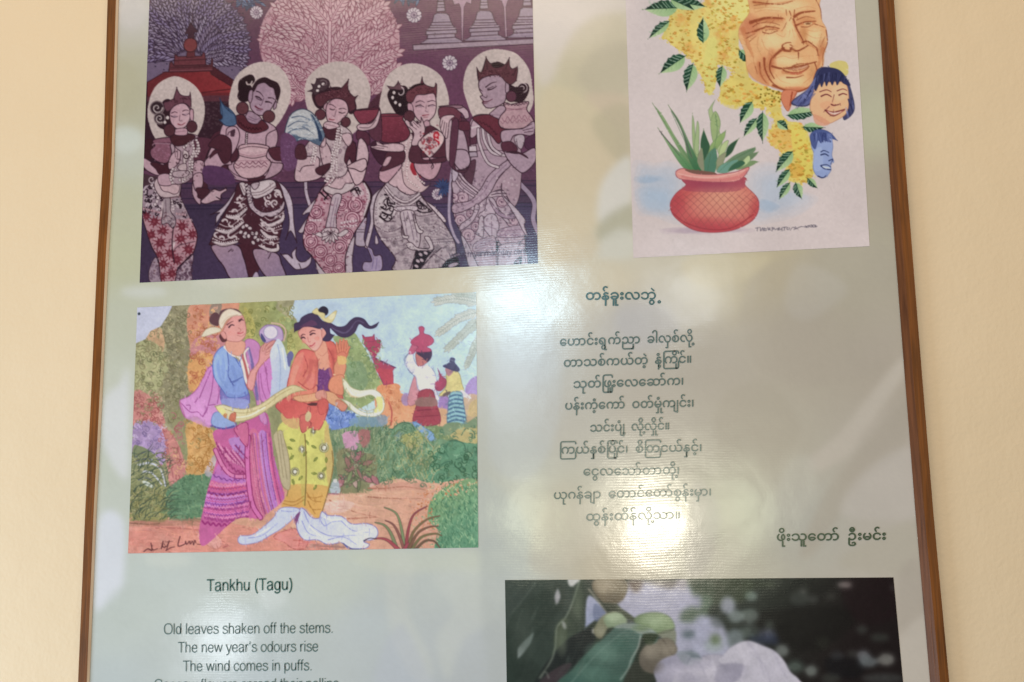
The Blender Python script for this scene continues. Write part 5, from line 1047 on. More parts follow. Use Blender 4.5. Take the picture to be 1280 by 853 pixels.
    P(None)
    T(780, 120, 4.061)
    for i, s in enumerate(('668,672 690,668', '678,670 676,686', '692,670 694,686 704,670 706,686', '712,670 712,684 724,682', '712,676 722,674', '730,668 734,682 742,670', '736,676 748,684', '752,668 752,686', '752,670 764,672 756,678', '766,680 790,670 780,682 800,676', '802,670 802,684', '806,668 826,666', '816,668 814,682', '832,668 826,676 836,680 840,670', '844,682 856,668 870,672 862,680', '872,676 900,664 930,668 920,660', '926,664 940,658 936,668', '944,658 954,656 952,666 944,664', '960,656 958,666 970,664 968,656 960,656', '974,656 972,666 980,662')): L(s, '5c5560', .8)
    # ---- yellow padauk blossom masses
    P('yellow_blossom')
    T(800, 0, 7.107)
    T0 = A.t
    m1 = F('280,110 420,60 560,40 640,-120 1000,-120 1000,100 1000,160 900,220 880,420 960,560 980,700 1180,800 1200,880 1080,960 900,940 740,840 720,760 850,640 690,580 670,700 640,830 590,820 570,740 480,560 400,480 280,400 250,350 190,340 250,220', 'd4c176'); A.tone(m1, .06, 14, 31)
    F('640,-100 990,-100 980,80 880,200 720,180 640,120', 'd9cc84', a=.9); F('600,380 680,360 680,700 640,830 600,830 560,640', 'd2c87a', a=.9)
    for p in ('290,100 400,90 440,200 380,260 300,230', '400,370 480,360 490,520 410,500', '690,380 780,420 780,560 700,570', '560,-30 660,-40 650,70 590,60', '640,200 780,250 780,360 680,360', '700,180 860,180 900,210 800,280'): [E(np.mean([float(t.split(',')[0]) for t in p.split()])+R.gauss(0, 30), np.mean([float(t.split(',')[1]) for t in p.split()])+R.gauss(0, 34), 26, 20, 'd09a58', a=.22) for _ in range(22)]
    def dot(x, y):
        c = R.choice(['b8843c', 'd9a24c', 'a8742f', 'dcc36c', 'd98f4a', 'cdb45c', '9a8a3a']); r = R.uniform(6, 16); E(x, y, r, r*.6, c, R.uniform(-.6, .6), a=.6, n=10)
        if R.random() < .3: L([(x-r, y), (x, y+r*.6), (x+r, y)], '9a6a2c', .7, a=.8)
    A.scatter((250, 80, 460, 480), 70, dot, m1); A.scatter((380, 360, 560, 680), 50, dot, m1); A.scatter((600, 100, 900, 260), 60, dot, m1); A.scatter((680, 330, 870, 600), 60, dot, m1); A.scatter((640, -60, 1000, 120), 40, dot, m1); A.scatter((500, 560, 680, 820), 30, dot, m1); A.scatter((720, 600, 1180, 940), 130, dot, m1); A.scatter((250, 60, 1000, 940), 120, dot, m1)
    def fluff(q, tr):
        T(*tr); z = [tuple(map(float, t.split(','))) for t in q.split()]
        for (ax, ay), (bx, by) in zip(z, z[1:]+z[:1]):
            for _ in range(int(math.hypot(bx-ax, by-ay)/9)):
                t = R.random(); E(ax+(bx-ax)*t+R.gauss(0, 8), ay+(by-ay)*t+R.gauss(0, 8), R.uniform(5, 13), R.uniform(4, 9), R.choice(['d2bd68', 'cdb458', 'd8c67c', 'c9a850']), R.uniform(0, 3), a=.8, n=9)
    fluff('640,60 560,40 420,60 280,110 250,220 190,340 250,350 280,400 400,480 480,560 570,740 590,820 640,830 670,700 690,580 850,640 720,760 740,840 900,940', T0)
    T(880, 90, 5.33)
    m2 = F('120,100 200,40 320,60 420,110 520,140 510,220 540,320 640,340 690,400 700,480 740,620 720,700 660,740 560,720 540,620 500,520 440,470 430,400 470,340 420,240 330,200 200,220 110,200', 'd4c070'); A.tone(m2, .06, 10, 32)
    F('440,400 540,380 620,440 600,510 470,510', 'd6a660', a=.6); F('580,340 700,430 730,640 660,720 600,560', 'd6c566', a=.8); E(610, 660, 60, 50, 'cf9a48', a=.6)
    A.scatter((120, 80, 520, 230), 110, dot, m2); A.scatter((430, 330, 740, 730), 150, dot, m2)
    A.scatter((370, 110, 510, 220), 26, lambda x, y: E(x, y, 7, 6, '7d6a2c', n=8), m2)
    fluff('120,100 110,200 200,220 330,200 420,240 470,340 430,400 440,470 500,520 540,620 560,720 660,740 720,700 740,620 700,480 690,400', (880, 90, 5.33))
    F('110,190 240,210 220,250 140,230', 'd2c06a', a=.6)
    P(None); T(780, 0, 4.129); F('1060,340 1100,315 1150,325 1155,385 1110,390', 'cdbb6c', a=.9)
    # ---- leaves
    def lf(p, lite, ribs, tr):
        P('green_leaf'); T(*tr); q = [tuple(map(float, t.split(','))) for t in p.split()]
        (x0, y0), (x1, y1), w = q[0], q[1], q[2][0]
        dx, dy = x1-x0, y1-y0; ln = math.hypot(dx, dy); ux, uy = dx/ln, dy/ln; nx, ny = -uy*q[2][1], ux*q[2][1]
        at = lambda u, v: (x0+dx*u+nx*w*v, y0+dy*u+ny*w*v)
        if lite: F([at(0, 0), at(0, 0), at(.15, -.42), at(.4, -.62), at(.7, -.42), at(1, 0), at(1, 0)], '93b07f', None, .5, g=('b4c49a', *at(0, 0), *at(1, -.5)))
        dark = [at(0, 0), at(0, 0)]+[at(u, v) for u, v in ((.12, .38), (.24, .5), (.3, .62), (.42, .56), (.5, .64), (.62, .46), (.7, .46), (.86, .2))]+[at(1, 0), at(1, 0)]
        F(dark, '2f5440', None, .5, g=('22352d', *at(0, 0), *at(1, 0)))
        for i in range(max(ribs-1, 3)):
            u = .1+.72*(i+R.uniform(-.2, .2))/max(ribs-1, 3); L([at(u, .04), at(u+.1, .34), at(u+.14, R.uniform(.45, .62))], R.choice(['a9bda4', '8fa88c', 'b7c4b0']), 1.0, .8, a=.85)
            if lite: L([at(u, -.04), at(u+.1, -.34)], '7d9c6c', .7, .3, a=.7)
        L([at(0, 0), at(1, 0)], '23392f', .9, .4)
    a = (800, 0, 7.107); b = (880, 90, 5.33)
    for p, li, r, tr in (('340,70 40,85 120,1', 1, 7, a), ('330,20 580,60 90,-1', 1, 6, a), ('270,-10 480,90 80,-1', 1, 4, a), ('260,190 80,340 70,1', 1, 6, a), ('560,380 560,160 90,-1', 1, 5, a), ('400,500 180,650 110,1', 1, 6, a), ('470,570 415,810 100,1', 1, 6, a), ('730,590 710,775 80,1', 1, 5, a), ('880,450 1010,560 80,1', 1, 4, a),
                         ('320,200 240,340 64,1', 1, 5, b), ('350,310 265,430 50,1', 1, 5, b), ('390,270 390,465 66,1', 1, 6, b), ('555,290 760,262 66,1', 1, 7, b), ('660,370 800,372 52,1', 1, 5, b), ('490,330 560,385 50,-1', 1, 4, b), ('590,530 480,665 66,1', 1, 6, b), ('570,650 485,770 50,1', 1, 5, b), ('570,740 500,850 44,1', 1, 5, b), ('610,740 650,845 52,1', 1, 5, b), ('690,710 755,775 40,1', 1, 4, b)): lf(p, li, r, tr)
    P(None)
    # ---- three faces
    T(920, 0, 7.107); P('portrait', 1, 'large smiling lined face of an old man')
    sk, br = 'd8a87a', '8a4a34'
    m = F('150,-90 700,-100 742,60 762,180 802,260 812,380 784,480 776,580 732,680 664,765 590,812 520,822 440,806 340,778 240,745 150,690 95,600 80,470 25,330 38,230 120,110', sk, 'b98258', .5); A.clip(m)
    for i in range(9):
        k = 1-i*.09
        for x, y, rx, ry, c in ((330, 360, 140, 90, 'dcb880'), (700, 330, 90, 90, 'dbb47c'), (480, 280, 70, 160, 'dcb27c'), (420, 50, 250, 70, 'd6b070'), (450, 540, 160, 60, 'd9b27c'), (480, 720, 160, 60, 'd5a472')): E(x, y, rx*k, ry*k, 'e6c898', a=.13)
        for x, y, rx, ry, c in ((120, 230, 120, 120, 'b5684e'), (250, 620, 90, 160, 'ba7654'), (600, 300, 50, 90, 'b87a50'), (300, 180, 150, 40, 'b8744f'), (620, 180, 110, 50, 'bd7d54'), (320, 540, 50, 130, 'bb7050'), (760, 420, 50, 90, 'b97a56'), (540, 800, 160, 34, 'b56048'), (210, 30, 120, 60, 'bb8458'), (680, 640, 60, 110, 'c08a60')): E(x, y, rx*k, ry*k, c, a=.10)
    A.clip(None)
    for p, w in (('130,205 200,180 280,165 430,172', 5), ('515,150 590,112 700,100', 4.4), ('410,440 350,490 310,545 302,640', 5), ('430,450 480,452 540,455 610,425', 4), ('515,200 550,290 595,380', 5), ('250,520 265,640 320,730', 4), ('200,560 225,680 290,750', 4), ('420,640 540,655 640,610', 4.5), ('330,765 440,802 540,816 640,782', 5), ('770,440 740,560 690,690', 5), ('150,285 260,250 380,262', 4), ('530,230 620,205 700,205', 4), ('60,260 110,400 150,500', 6), ('620,380 720,440 735,520', 4), ('160,20 300,38 500,12', 4)): L(p, 'b0603f', w*1.1, w*.5, a=.34)
    for p, w, w2 in (('150,20 260,30 400,40 510,5', 1.6, .8), ('160,50 300,35 420,42', 1, .5), ('130,200 200,180 280,160 420,165', 4.5, 2.4), ('520,150 580,115 700,100', 3.6, 2), ('150,240 200,210 300,200 390,225', 1.4, .7), ('170,275 230,255 280,238 340,245 385,255', 2.4, 1.6), ('240,290 300,300 370,275', 1.6, .8), ('260,270 320,262 370,270', 1, .6), ('90,300 140,285 190,280', 2, .8), ('90,345 130,320 170,300', 1.4, .6), ('120,370 180,320', 1, .5), ('540,225 600,200 660,192 710,190', 2.2, 1.4), ('580,240 640,240 690,215', 1.4, .8), ('540,180 620,150 700,165', 1.3, .6), ('700,215 760,235 785,245', 1.4, .7),
                     ('510,170 540,260 590,350 600,400', 2.4, 1.2), ('475,100 490,150 470,190', 1.4, .7), ('445,90 450,140', 1.2, .6), ('520,90 515,150', 1.4, .8), ('450,200 420,260 400,280', 1, .5), ('590,380 640,370 720,430', 2.6, 1.2), ('430,440 410,410 440,385 490,380', 2.4, 1.4), ('430,450 480,455 490,430 540,455 600,430 640,405', 3, 2), ('480,400 500,410 480,440', 1.4, .8), ('555,470 555,530', 2, 1),
                     ('410,440 350,490 310,540 300,620 340,700', 3.4, 1.6), ('320,590 400,610 500,600 600,580 715,550', 3, 1.8), ('420,625 480,645 560,645 620,620 650,590', 2.4, 1.4), ('500,590 560,570 640,565', 1.6, .8), ('450,690 530,690 600,670', 2.2, 1), ('250,520 260,620 310,720 370,770', 2.6, 1.2), ('210,560 220,660 270,740', 2, 1), ('170,590 190,660', 1.4, .7), ('720,440 730,500', 1.8, .9), ('700,560 720,640 690,700', 1.8, .9), ('330,760 430,800 540,815 640,780 720,690', 2.6, 1.6), ('800,270 812,380 775,480 770,580', 1.4, .8), ('700,-20 750,80 760,170', 1.4, .7), ('790,330 750,420', 1, .5)): L(p, br, w*.95, w2*.8, a=.85)
    F('450,615 540,605 640,578 620,604 540,626', 'c99a7c', '8a4a34', .5); F('470,640 560,642 620,622 560,665 490,660', 'b8664f', a=.7); E(640, 210, 40, 12, 'cba57c', -.1); E(640, 212, 22, 9, '7a4e36', a=.8)
    for p in ('150,640 60,600 130,760', ): F('90,600 180,560 300,760 200,740 120,680', 'c4835c', a=.35)
    A.clip(m); A.hatch(700, 1.5, 4, .06, .7, lambda x, y: 1.1+.9*math.sin(x*.11)+.6*math.cos(y*.09), (145, 0, 265, 135), None, .3, .015)
    for p in ('200,330 190,420 230,500', '230,350 260,430 330,470', '360,300 420,330 440,300', '640,270 700,280 760,270', '620,300 700,340 770,330', '480,270 470,330', '500,260 520,340', '350,520 420,500 500,520 600,500 690,500', '350,660 400,720 480,745', '600,740 660,690 690,640', '170,110 260,90 400,100', '540,80 640,60 710,80', '160,80 300,65 420,75', '110,300 90,400 130,460', '280,560 290,650 340,720', '760,300 740,380', '150,500 170,600 210,660'): L(p, 'a9704c', .9, .4, a=.45)
    A.clip(None)
    F('430,805 540,815 500,900 460,990 400,880', 'c98062', '9a5440', .6); L('500,820 480,940', '9a4c38', 1.6); L('540,815 470,980', 'b0654c', 1.2)
    # girl
    T(780, 0, 4.129); P('portrait', 2, 'smiling girl with dark fringe')
    F('1000,360 1060,350 1120,375 1160,430 1190,560 1150,615 1130,600 1140,450 1010,430 960,540 880,545 870,520 960,450', '4a4a66', '33344e', .6); F('870,530 940,470 990,400 1000,450 950,540', '6a6f98', a=.8)
    m = F('1000,430 1060,425 1140,430 1160,500 1150,580 1100,620 1040,640 980,600 960,540', 'd9ad86', 'a9745c', .6); F('980,590 1060,630 1040,650 990,640', 'cf9478', a=.8); E(1050, 545, 40, 22, 'd79a78', a=.4); E(1110, 480, 40, 40, 'e0bc98', a=.4)
    F('985,440 1010,365 1060,350 1120,370 1168,440 1130,430 1120,410 1100,440 1090,410 1075,440 1060,415 1045,445 1035,420 1020,450 1010,430 990,470', '3a3b58', '2b2c44', .5)
    for i in range(26): x = R.uniform(905, 990); y = 560-(x-870)*.9+R.uniform(-20, 30); L([(x, y), (x-24, y+34)], R.choice(['2f3050', '7d83ac', '565b86']), .8, .4)
    for i in range(20): x = R.uniform(1000, 1150); L([(x, 372+abs(x-1070)*.3), (x+R.uniform(-14, 4), 420)], R.choice(['23243a', '6a6e94', '4c4f72']), .7, .4)
    for i in range(12): x = R.uniform(1140, 1180); y = R.uniform(500, 580); L([(x, y), (x+8, y+36)], R.choice(['2f3050', '7d83ac']), .8, .4)
    for p, w in (('1010,475 1045,465 1070,475', 1.2), ('1100,470 1130,460 1150,468', 1.2), ('1018,498 1045,488 1070,500', 1.8), ('1110,492 1130,484 1150,490', 1.8), ('1070,540 1085,545 1110,540', 1.8), ('1085,490 1075,530', .8), ('1115,535 1118,545', 1), ('1038,570 1080,580 1140,565', 2), ('1040,572 1080,600 1138,570', 1.4), ('1060,550 1030,580', .8)): L(p, '6a3438', w, w*.6)
    F('1045,573 1085,582 1132,572 1085,594', 'dcc3b4', 'a85a50', .6)
    # blue child
    T(780, 120, 4.061); P('portrait', 3, 'small blue smiling child face')
    F('950,250 960,200 1040,190 1060,250 1055,300 1065,335 1050,350 1050,380 1020,415 985,410 960,370 965,300', '93a0c4', '5f6c98', .5); F('960,300 1000,260 1010,360 970,380', 'a8b4d4', a=.6)
    F('945,200 970,175 1010,172 1050,190 1080,225! 1040,215 1050,235 1010,225 1000,240 985,225 970,270 950,240', '55608c', '3a426c', .5)
    for i in range(16): x = R.uniform(955, 1050); L([(x, 185+abs(x-1000)*.2), (x+R.uniform(-8, 14), 235)], R.choice(['39406a', '8a94bc']), .8, .4)
    for p, w in (('1000,285 1015,278 1040,288', 1.4), ('1000,300 1020,295 1038,305', 1.8), ('1040,330 1060,322 1050,345', 1.4), ('1000,355 1020,370 1050,375', 2), ('1005,352 1030,350 1050,362', 1.2), ('985,408 1010,416 1025,405', 1.6)): L(p, '333a5c', w, w*.6)
    F('1005,357 1040,362 1044,370 1020,367', 'c3c9dc')
    P(None)
    A.hatch(2200, 1, 3, .06, .8); m = (A.ids > 0)[..., None]; A.buf = np.where(m, np.clip((A.buf-.5)*1.08+.5, 0, 1), A.buf); A.tone(None, .025, 3, 33); A.tone(None, .03, 50, 34)
    return A.finish()
def draw_photo():
    A = Art(620, 712, 1140, 906, '353b36', 17); F, L, E, T, P = A.F, A.L, A.E, A.T, A.part; R = A.rng
    T(870, 718, 4.923)
    F('-1200,-40 1400,-40 1400,800 -1200,800', '38403a', sm=0, g=('332c2c', 300, 0, 1000, 300)); F('300,250 900,200 950,330 700,480 420,400', '2a2827', a=.7); F('800,520 1020,530 1000,640 830,620', '28272a', a=.8); F('-100,20 320,20 300,160 60,180', '48553f', a=.7); F('900,40 1240,40 1240,250 1000,300', '332629', a=.7)
    T(625, 718, 4.923)
    F('560,30 1280,20 1280,640 560,640', '3c463c', sm=0, a=.8)
    F('780,60 1000,40 1120,60 1210,100 1230,200 1100,290 1120,400 1110,640 980,640 980,420 1060,330 960,250 820,290 720,200', 'b9b9cb'); F('1080,300 1280,260 1380,330 1400,560 1100,560', 'b4b6c8'); F('1130,220 1240,190 1290,230 1220,290 1110,290', '5c6d5c', a=.9); E(1160, 370, 44, 26, '6d7a80'); E(1190, 500, 54, 28, '5f6b74'); F('790,30 880,30 850,110 800,90', '77685f'); F('880,30 1080,30 1060,90 930,60', '7f766c', a=.8); F('1080,30 1160,30 1120,100', 'a09aa0')
    F('1160,40 1280,30 1330,160 1230,190', '4a5a48', a=.9)
    T(870, 718, 4.923)
    for x, y, rx, ry, c, a in ((195, 190, 46, 54, 'a9adb8', .9), (245, 260, 50, 40, '99a4a2', .7), (330, 255, 60, 44, '8b9890', .6), (340, 135, 40, 30, '8fa096', .7), (60, 170, 46, 44, '6d8070', .7), (10, 170, 24, 46, 'a8a9bc', .9), (40, 310, 54, 60, 'b3b6ca', .9), (30, 430, 56, 80, 'b6b9cc', .95), (110, 440, 60, 40, '9fb0a4', .5), (130, 290, 40, 44, '59615f', .6), (120, 400, 34, 34, '66794f', .7), (240, 400, 56, 66, '939fa2', .7), (330, 350, 60, 50, '77857e', .5), (440, 370, 56, 40, '737886', .6), (450, 310, 30, 30, '6f7a70', .5), (530, 470, 44, 40, '8b938e', .7), (610, 570, 56, 44, '6f8076', .6), (710, 595, 40, 36, '8a938c', .75), (640, 150, 60, 44, '5f655f', .6), (660, 105, 26, 20, '787b74', .6), (720, 155, 30, 22, '6a6d68', .6), (460, 70, 34, 20, '6a6f62', .6), (915, 65, 50, 22, '9a928c', .7), (830, 135, 34, 24, '565550', .6), (1030, 500, 44, 34, '84898c', .7), (1060, 540, 60, 36, '7d8788', .7), (1170, 525, 54, 40, '8d8f88', .75), (1020, 340, 36, 26, '60655f', .6), (1130, 390, 60, 24, '5c635b', .6), (870, 500, 44, 26, '55585a', .6), (960, 490, 30, 24, '5a5c58', .6), (1150, 640, 130, 30, '6a6f6c', .6), (1212, 80, 10, 24, '7b766e', .6), (830, 640, 60, 30, '626a62', .5), (300, 60, 200, 30, '4a533f', .5), (780, 420, 44, 40, '474a40', .4)): E(x, y, rx, ry, c, a=a)
    F('320,390 480,370 500,430 380,430', '46506a', a=.6)
    A.blur(3.2)
    # ---- leaves in focus at left
    P('dark_leaf')
    T(625, 718, 4.923)
    F('0,30 490,20 560,60 540,640 0,700', '424e48', sm=0); F('30,30 250,30 60,260 30,420', '47524d', sm=0); F('60,280 360,60 380,220 200,420 120,640 30,640', '3b4741'); F('490,30 560,90 540,330 420,460 360,540 330,420 350,320 430,220', '4d594c', g=('3f4a42', 400, 200, 540, 200)); F('340,330 410,270 400,460 330,560 270,640 200,700 320,500', '55604f'); F('370,440 560,330 580,420 460,560 380,700 200,700', '303636'); F('260,640 380,560 440,560 330,700 240,700', '4b4448')
    L('220,50 140,160 60,250', '5f6a62', 1.4, .7); L('490,40 440,190 400,270 350,330 340,450 310,540 240,640', '8d9788', 1.6, 1.4); L('360,100 320,220 240,310', '566058', 1, .6); L('250,640 280,600 300,640', '8b8d86', 1.2)
    P('pale_gap'); F('420,20 500,20 450,75! 425,70', 'd3d4d0'); P('pale_gap'); F('345,190! 335,140 355,85! 372,130 362,170', 'b3b3b5'); P('pale_gap'); F('110,520! 110,460 150,410 210,355! 190,420 140,490', 'a9b5b2', g=('8fa09a', 120, 500, 200, 370)); E(395, 315, 12, 26, '9aa098', -.3); P('pale_gap'); F('525,330! 530,180 550,130 600,170 660,250! 590,280', 'b9bdd4', g=('a3acc8', 540, 150, 590, 300)); F('590,180 660,250 590,290 570,230', '77809a', a=.8); E(573, 350, 7, 16, 'c5c5bd')
    L('545,90 600,160 660,240', 'a7a090', 2, 1)
    P('round_fruit')
    F('570,90 590,30 740,20 785,70 760,150 700,180 630,170', '8d826c', '6a5f50', .6, g=('6f6553', 700, 40, 660, 180)); F('590,40 680,30 650,110 600,100', 'a0957e', a=.6); L('740,30 780,70', '5f5648', 1)
    F('640,180 720,185 760,250 700,240', '464c40'); F('710,190 830,270 820,290 760,260', '59604f')
    P('round_fruit'); F('575,360 590,310 640,250 720,230 780,290 760,330 670,330 620,400', '8c8f74', g=('7c7a68', 640, 260, 590, 400)); F('640,265 700,235 750,245 780,295 680,330 650,310', '8ea083', g=('a3b394', 680, 320, 740, 240))
    P('round_fruit'); F('825,290 860,250 960,235 1040,260 1075,320 1050,350 970,365 880,320', '7f9370', '5f7054', .6, g=('97aa84', 880, 330, 960, 240)); F('960,370 1070,340 1080,420 1060,520 1000,560 1000,400', '8f9482', '6c705f', .5); L('970,365 1040,352 1075,330', '56614a', 1)
    P('round_fruit'); F('860,490 900,440 980,400 1050,400 1090,460 1060,510 1000,540 970,610 900,600 860,560', '857e70', '5f584e', .6, g=('6f6a60', 1000, 420, 900, 600)); L('1000,400 1040,460 1060,500', '5a5348', 1); L('920,420 960,470 1000,520', '766f63', .7)
    P('glossy_leaf')
    F('350,700 450,580 520,500 640,390 720,320 800,300 900,320 970,370 960,420 920,430 880,380 850,450 820,540 760,650 740,700', '4a675d', None, .6, g=('587269', 560, 620, 760, 340)); F('700,330 780,300 900,320 965,370 870,370 800,340', '8b9a92', g=('9aa79f', 720, 340, 900, 340)); F('880,370 970,370 940,430 900,430', '3c4a38'); L('865,380 850,450 810,520 790,580 740,650', 'b9c2b8', 1.8, 1); F('820,540 860,560 900,610 980,640 760,700', '434840'); L('600,420 500,560 430,700', '5f8074', .8); A.tone(None, .05, 3, 41)
    # ---- white flower at the foot
    P('white_flower')
    F('975,640 1000,540 1040,510 1120,520 1300,520 1500,580 1500,760 960,760', 'a9a7b6', '9391a4', .5)
    T(870, 718, 4.923)
    F('-260,600 -200,520 -60,490 0,560 -60,640 -200,700', 'a3a2b3', g=('b3b1bf', -200, 520, -60, 640)); F('-10,560 60,500 165,500 220,540 280,640 220,720 -80,720', 'bbb9c5', '9492a2', .5); F('-120,600 0,590 130,570 110,700 -120,720', 'c6c4ce')
    F('140,540 165,500 230,440 320,410 410,440 480,470 540,530 580,600 635,650 650,720 200,720 280,620', 'cac8d2', 'a5a3b2', .5, g=('d0ced8', 250, 440, 420, 680)); F('140,560 300,560 260,640 180,700 120,660', 'a09eae', a=.8)
    for p in ('40,500 90,530 70,560 130,570', '-40,560 60,580', '330,480 420,560 460,680', '60,600 150,600'): L(p, '908e9f', .8, a=.8)
    F('-120,480 0,480 30,540 -60,560', '8e9a9e', a=.6); L('-60,560 -20,500 40,520', '6d7680', 1)
    P(None)
    A.buf = np.clip((A.buf-.03)*.95, .01, 1); X = np.linspace(0, 1, A.w)[None, :, None]; dk = A.buf.mean(2, keepdims=True) < .3; A.buf = np.where(dk, A.buf*(1-.22*X), A.buf)
    T(625, 718, 4.923)
    def glow(x, y, rx, ry, c, n=9, a=.12, rot=0):
        for i in range(n): E(x, y, rx*(1-i/n), ry*(1-i/n), c, rot, a=a)
    for g in ((650, 70, 90, 60, 'a89c86'), (700, 150, 70, 40, '5f5647'), (700, 265, 60, 34, 'b2c2a2'), (940, 290, 90, 50, 'a6b896'), (870, 330, 70, 30, '62784f'), (620, 350, 40, 40, '9a9a84'), (930, 470, 60, 60, '968f80'), (1030, 460, 60, 50, '928a7b'), (940, 570, 80, 50, '5c564c'), (640, 480, 130, 80, '6a8a7c'), (560, 620, 160, 80, '5a7a6e'), (760, 430, 90, 70, '3f5f54'), (450, 660, 90, 60, '41625a'), (480, 180, 40, 120, '5f6a58'), (380, 420, 40, 100, '66705f'), (300, 260, 60, 160, '2f3a35'), (140, 360, 90, 200, '465049'), (180, 600, 120, 90, '2a332f'), (1080, 600, 120, 60, 'b9b6c4'), (1240, 570, 110, 60, 'c6c3ce'), (1180, 640, 120, 50, '9c9aaa')): glow(*g)
    T(870, 718, 4.923)
    for g in ((320, 480, 130, 80, 'cfccd6'), (440, 600, 150, 90, 'c6c3cf'), (250, 600, 80, 70, '9b98a8'), (60, 600, 120, 60, 'c6c3cd'), (20, 560, 90, 40, '9f9dac'), (170, 640, 90, 60, 'aaa7b6')): glow(*g, 9, .09)
    for q, c, w in (('320,420 380,500 420,620', '9d9aaa', 4), ('260,440 300,540 280,640', 'd6d3dc', 5), ('480,480 520,570 560,640', 'a3a0b0', 4), ('-40,520 30,560 60,640', '8f8d9e', 3), ('100,540 120,600 90,660', 'd0cdd8', 4)): L(q, c, w, w*.4, a=.3)
    T(625, 718, 4.923)
    for i in range(9): L([(560+i*30, 640-i*36), (600+i*30, 560-i*30), (690+i*18, 500-i*16)], '5d7d70', .8, .3, a=.5)
    L('420,690 560,530 700,400 800,330', '7b968a', 1.2, .6, a=.7)
    for q in ('1010,560 1060,540 1090,560', '1100,560 1150,530 1190,545', '1020,620 1070,600 1110,620', '1160,620 1220,590 1270,610', '1040,520 1050,560 1030,600', '1150,510 1140,550 1110,570'): L(q, '8f8d9f', .7, .3, a=.6)
    for i in range(26):
        x = R.uniform(60, 520); y = R.uniform(60, 620); L([(x, y), (x-R.uniform(20, 50), y+R.uniform(60, 130))], R.choice(['56625a', '2c3631', '6b766c', '49544c']), R.uniform(.6, 1.6), .3, a=.35)
    for i in range(60):
        x = R.uniform(40, 560); y = R.uniform(40, 640); E(x, y, R.uniform(14, 40), R.uniform(6, 18), R.choice(['4d5a52', '333d38', '5a6860']), -1.1, a=.10)
    A.blur(1.0); A.tone(None, .035, 2.2, 42); A.tone(None, .05, 9, 43)
    return A.finish()
# ---------------------------------------------------------------- helpers
def s2l(c):
    c = np.clip(c, 0, 1); return np.where(c <= .04045, c/12.92, ((c+.055)/1.055)**2.4)
def meshobj(name, verts, faces, mat, parent=None, colors=None, mats=None, fm=None):
    verts = np.asarray(verts, np.float32); me = bpy.data.meshes.new(name)
    if isinstance(faces, np.ndarray):
        nf, k = faces.shape
        me.vertices.add(len(verts)); me.vertices.foreach_set('co', verts.ravel())
        me.loops.add(nf*k); me.loops.foreach_set('vertex_index', faces.ravel().astype(np.int32))
        me.polygons.add(nf); me.polygons.foreach_set('loop_start', np.arange(0, nf*k, k, dtype=np.int32))
        me.update(calc_edges=True)
    else:
        me.from_pydata(verts.tolist(), [], faces)
    if colors is not None:
        at = me.color_attributes.new('print', 'FLOAT_COLOR', 'POINT')
        c4 = np.ones((len(verts), 4), np.float32); c4[:, :3] = colors; at.data.foreach_set('color', c4.ravel())
    for m in (mats or [mat]): me.materials.append(m)
    if fm is not None: me.polygons.foreach_set('material_index', np.array(fm, np.int32))
    me.update()
    o = bpy.data.objects.new(name, me); COL.objects.link(o)
    if parent is not None: o.parent = parent
    return o
def new_mat(name):
    m = bpy.data.materials.new(name); m.use_nodes = True
    return m, m.node_tree.nodes, m.node_tree.links, m.node_tree.nodes['Principled BSDF']
def glossy_print(name, attr=True, col=None, rough=.155):
    """laminated print: fine horizontal ridges and a slightly uneven film break up the reflections"""
    m, N, K, b = new_mat(name)
    b.inputs['Roughness'].default_value = rough; b.inputs['IOR'].default_value = 1.5
    if attr:
        a = N.new('ShaderNodeAttribute'); a.attribute_name = 'print'; K.new(a.outputs['Color'], b.inputs['Base Color'])
    else: b.inputs['Base Color'].default_value = (*col, 1)
    g = N.new('ShaderNodeNewGeometry')
    sep = N.new('ShaderNodeSeparateXYZ'); K.new(g.outputs['Position'], sep.inputs[0])
    n0 = N.new('ShaderNodeTexNoise'); n0.inputs['Scale'].default_value = 9; n0.inputs['Detail'].default_value = 2; K.new(g.outputs['Position'], n0.inputs['Vector'])
    ma = N.new('ShaderNodeMath'); ma.operation = 'MULTIPLY_ADD'; ma.inputs[1].default_value = .012; K.new(n0.outputs['Fac'], ma.inputs[0]); K.new(sep.outputs['Z'], ma.inputs[2])
    mu = N.new('ShaderNodeMath'); mu.operation = 'MULTIPLY'; mu.inputs[1].default_value = 2*math.pi/.0038; K.new(ma.outputs[0], mu.inputs[0])
    sn = N.new('ShaderNodeMath'); sn.operation = 'SINE'; K.new(mu.outputs[0], sn.inputs[0])
    n1 = N.new('ShaderNodeTexNoise'); n1.inputs['Scale'].default_value = 120; n1.inputs['Detail'].default_value = 3; K.new(g.outputs['Position'], n1.inputs['Vector'])
    b1 = N.new('ShaderNodeBump'); b1.inputs['Strength'].default_value = 1; b1.inputs['Distance'].default_value = .000006; K.new(sn.outputs[0], b1.inputs['Height'])
    b2 = N.new('ShaderNodeBump'); b2.inputs['Strength'].default_value = 1; b2.inputs['Distance'].default_value = .00006; K.new(n1.outputs['Fac'], b2.inputs['Height']); K.new(b1.outputs['Normal'], b2.inputs['Normal'])
    b3 = N.new('ShaderNodeBump'); b3.inputs['Strength'].default_value = 1; b3.inputs['Distance'].default_value = .0010; K.new(n0.outputs['Fac'], b3.inputs['Height']); K.new(b2.outputs['Normal'], b3.inputs['Normal'])
    K.new(b3.outputs['Normal'], b.inputs['Normal'])
    return m
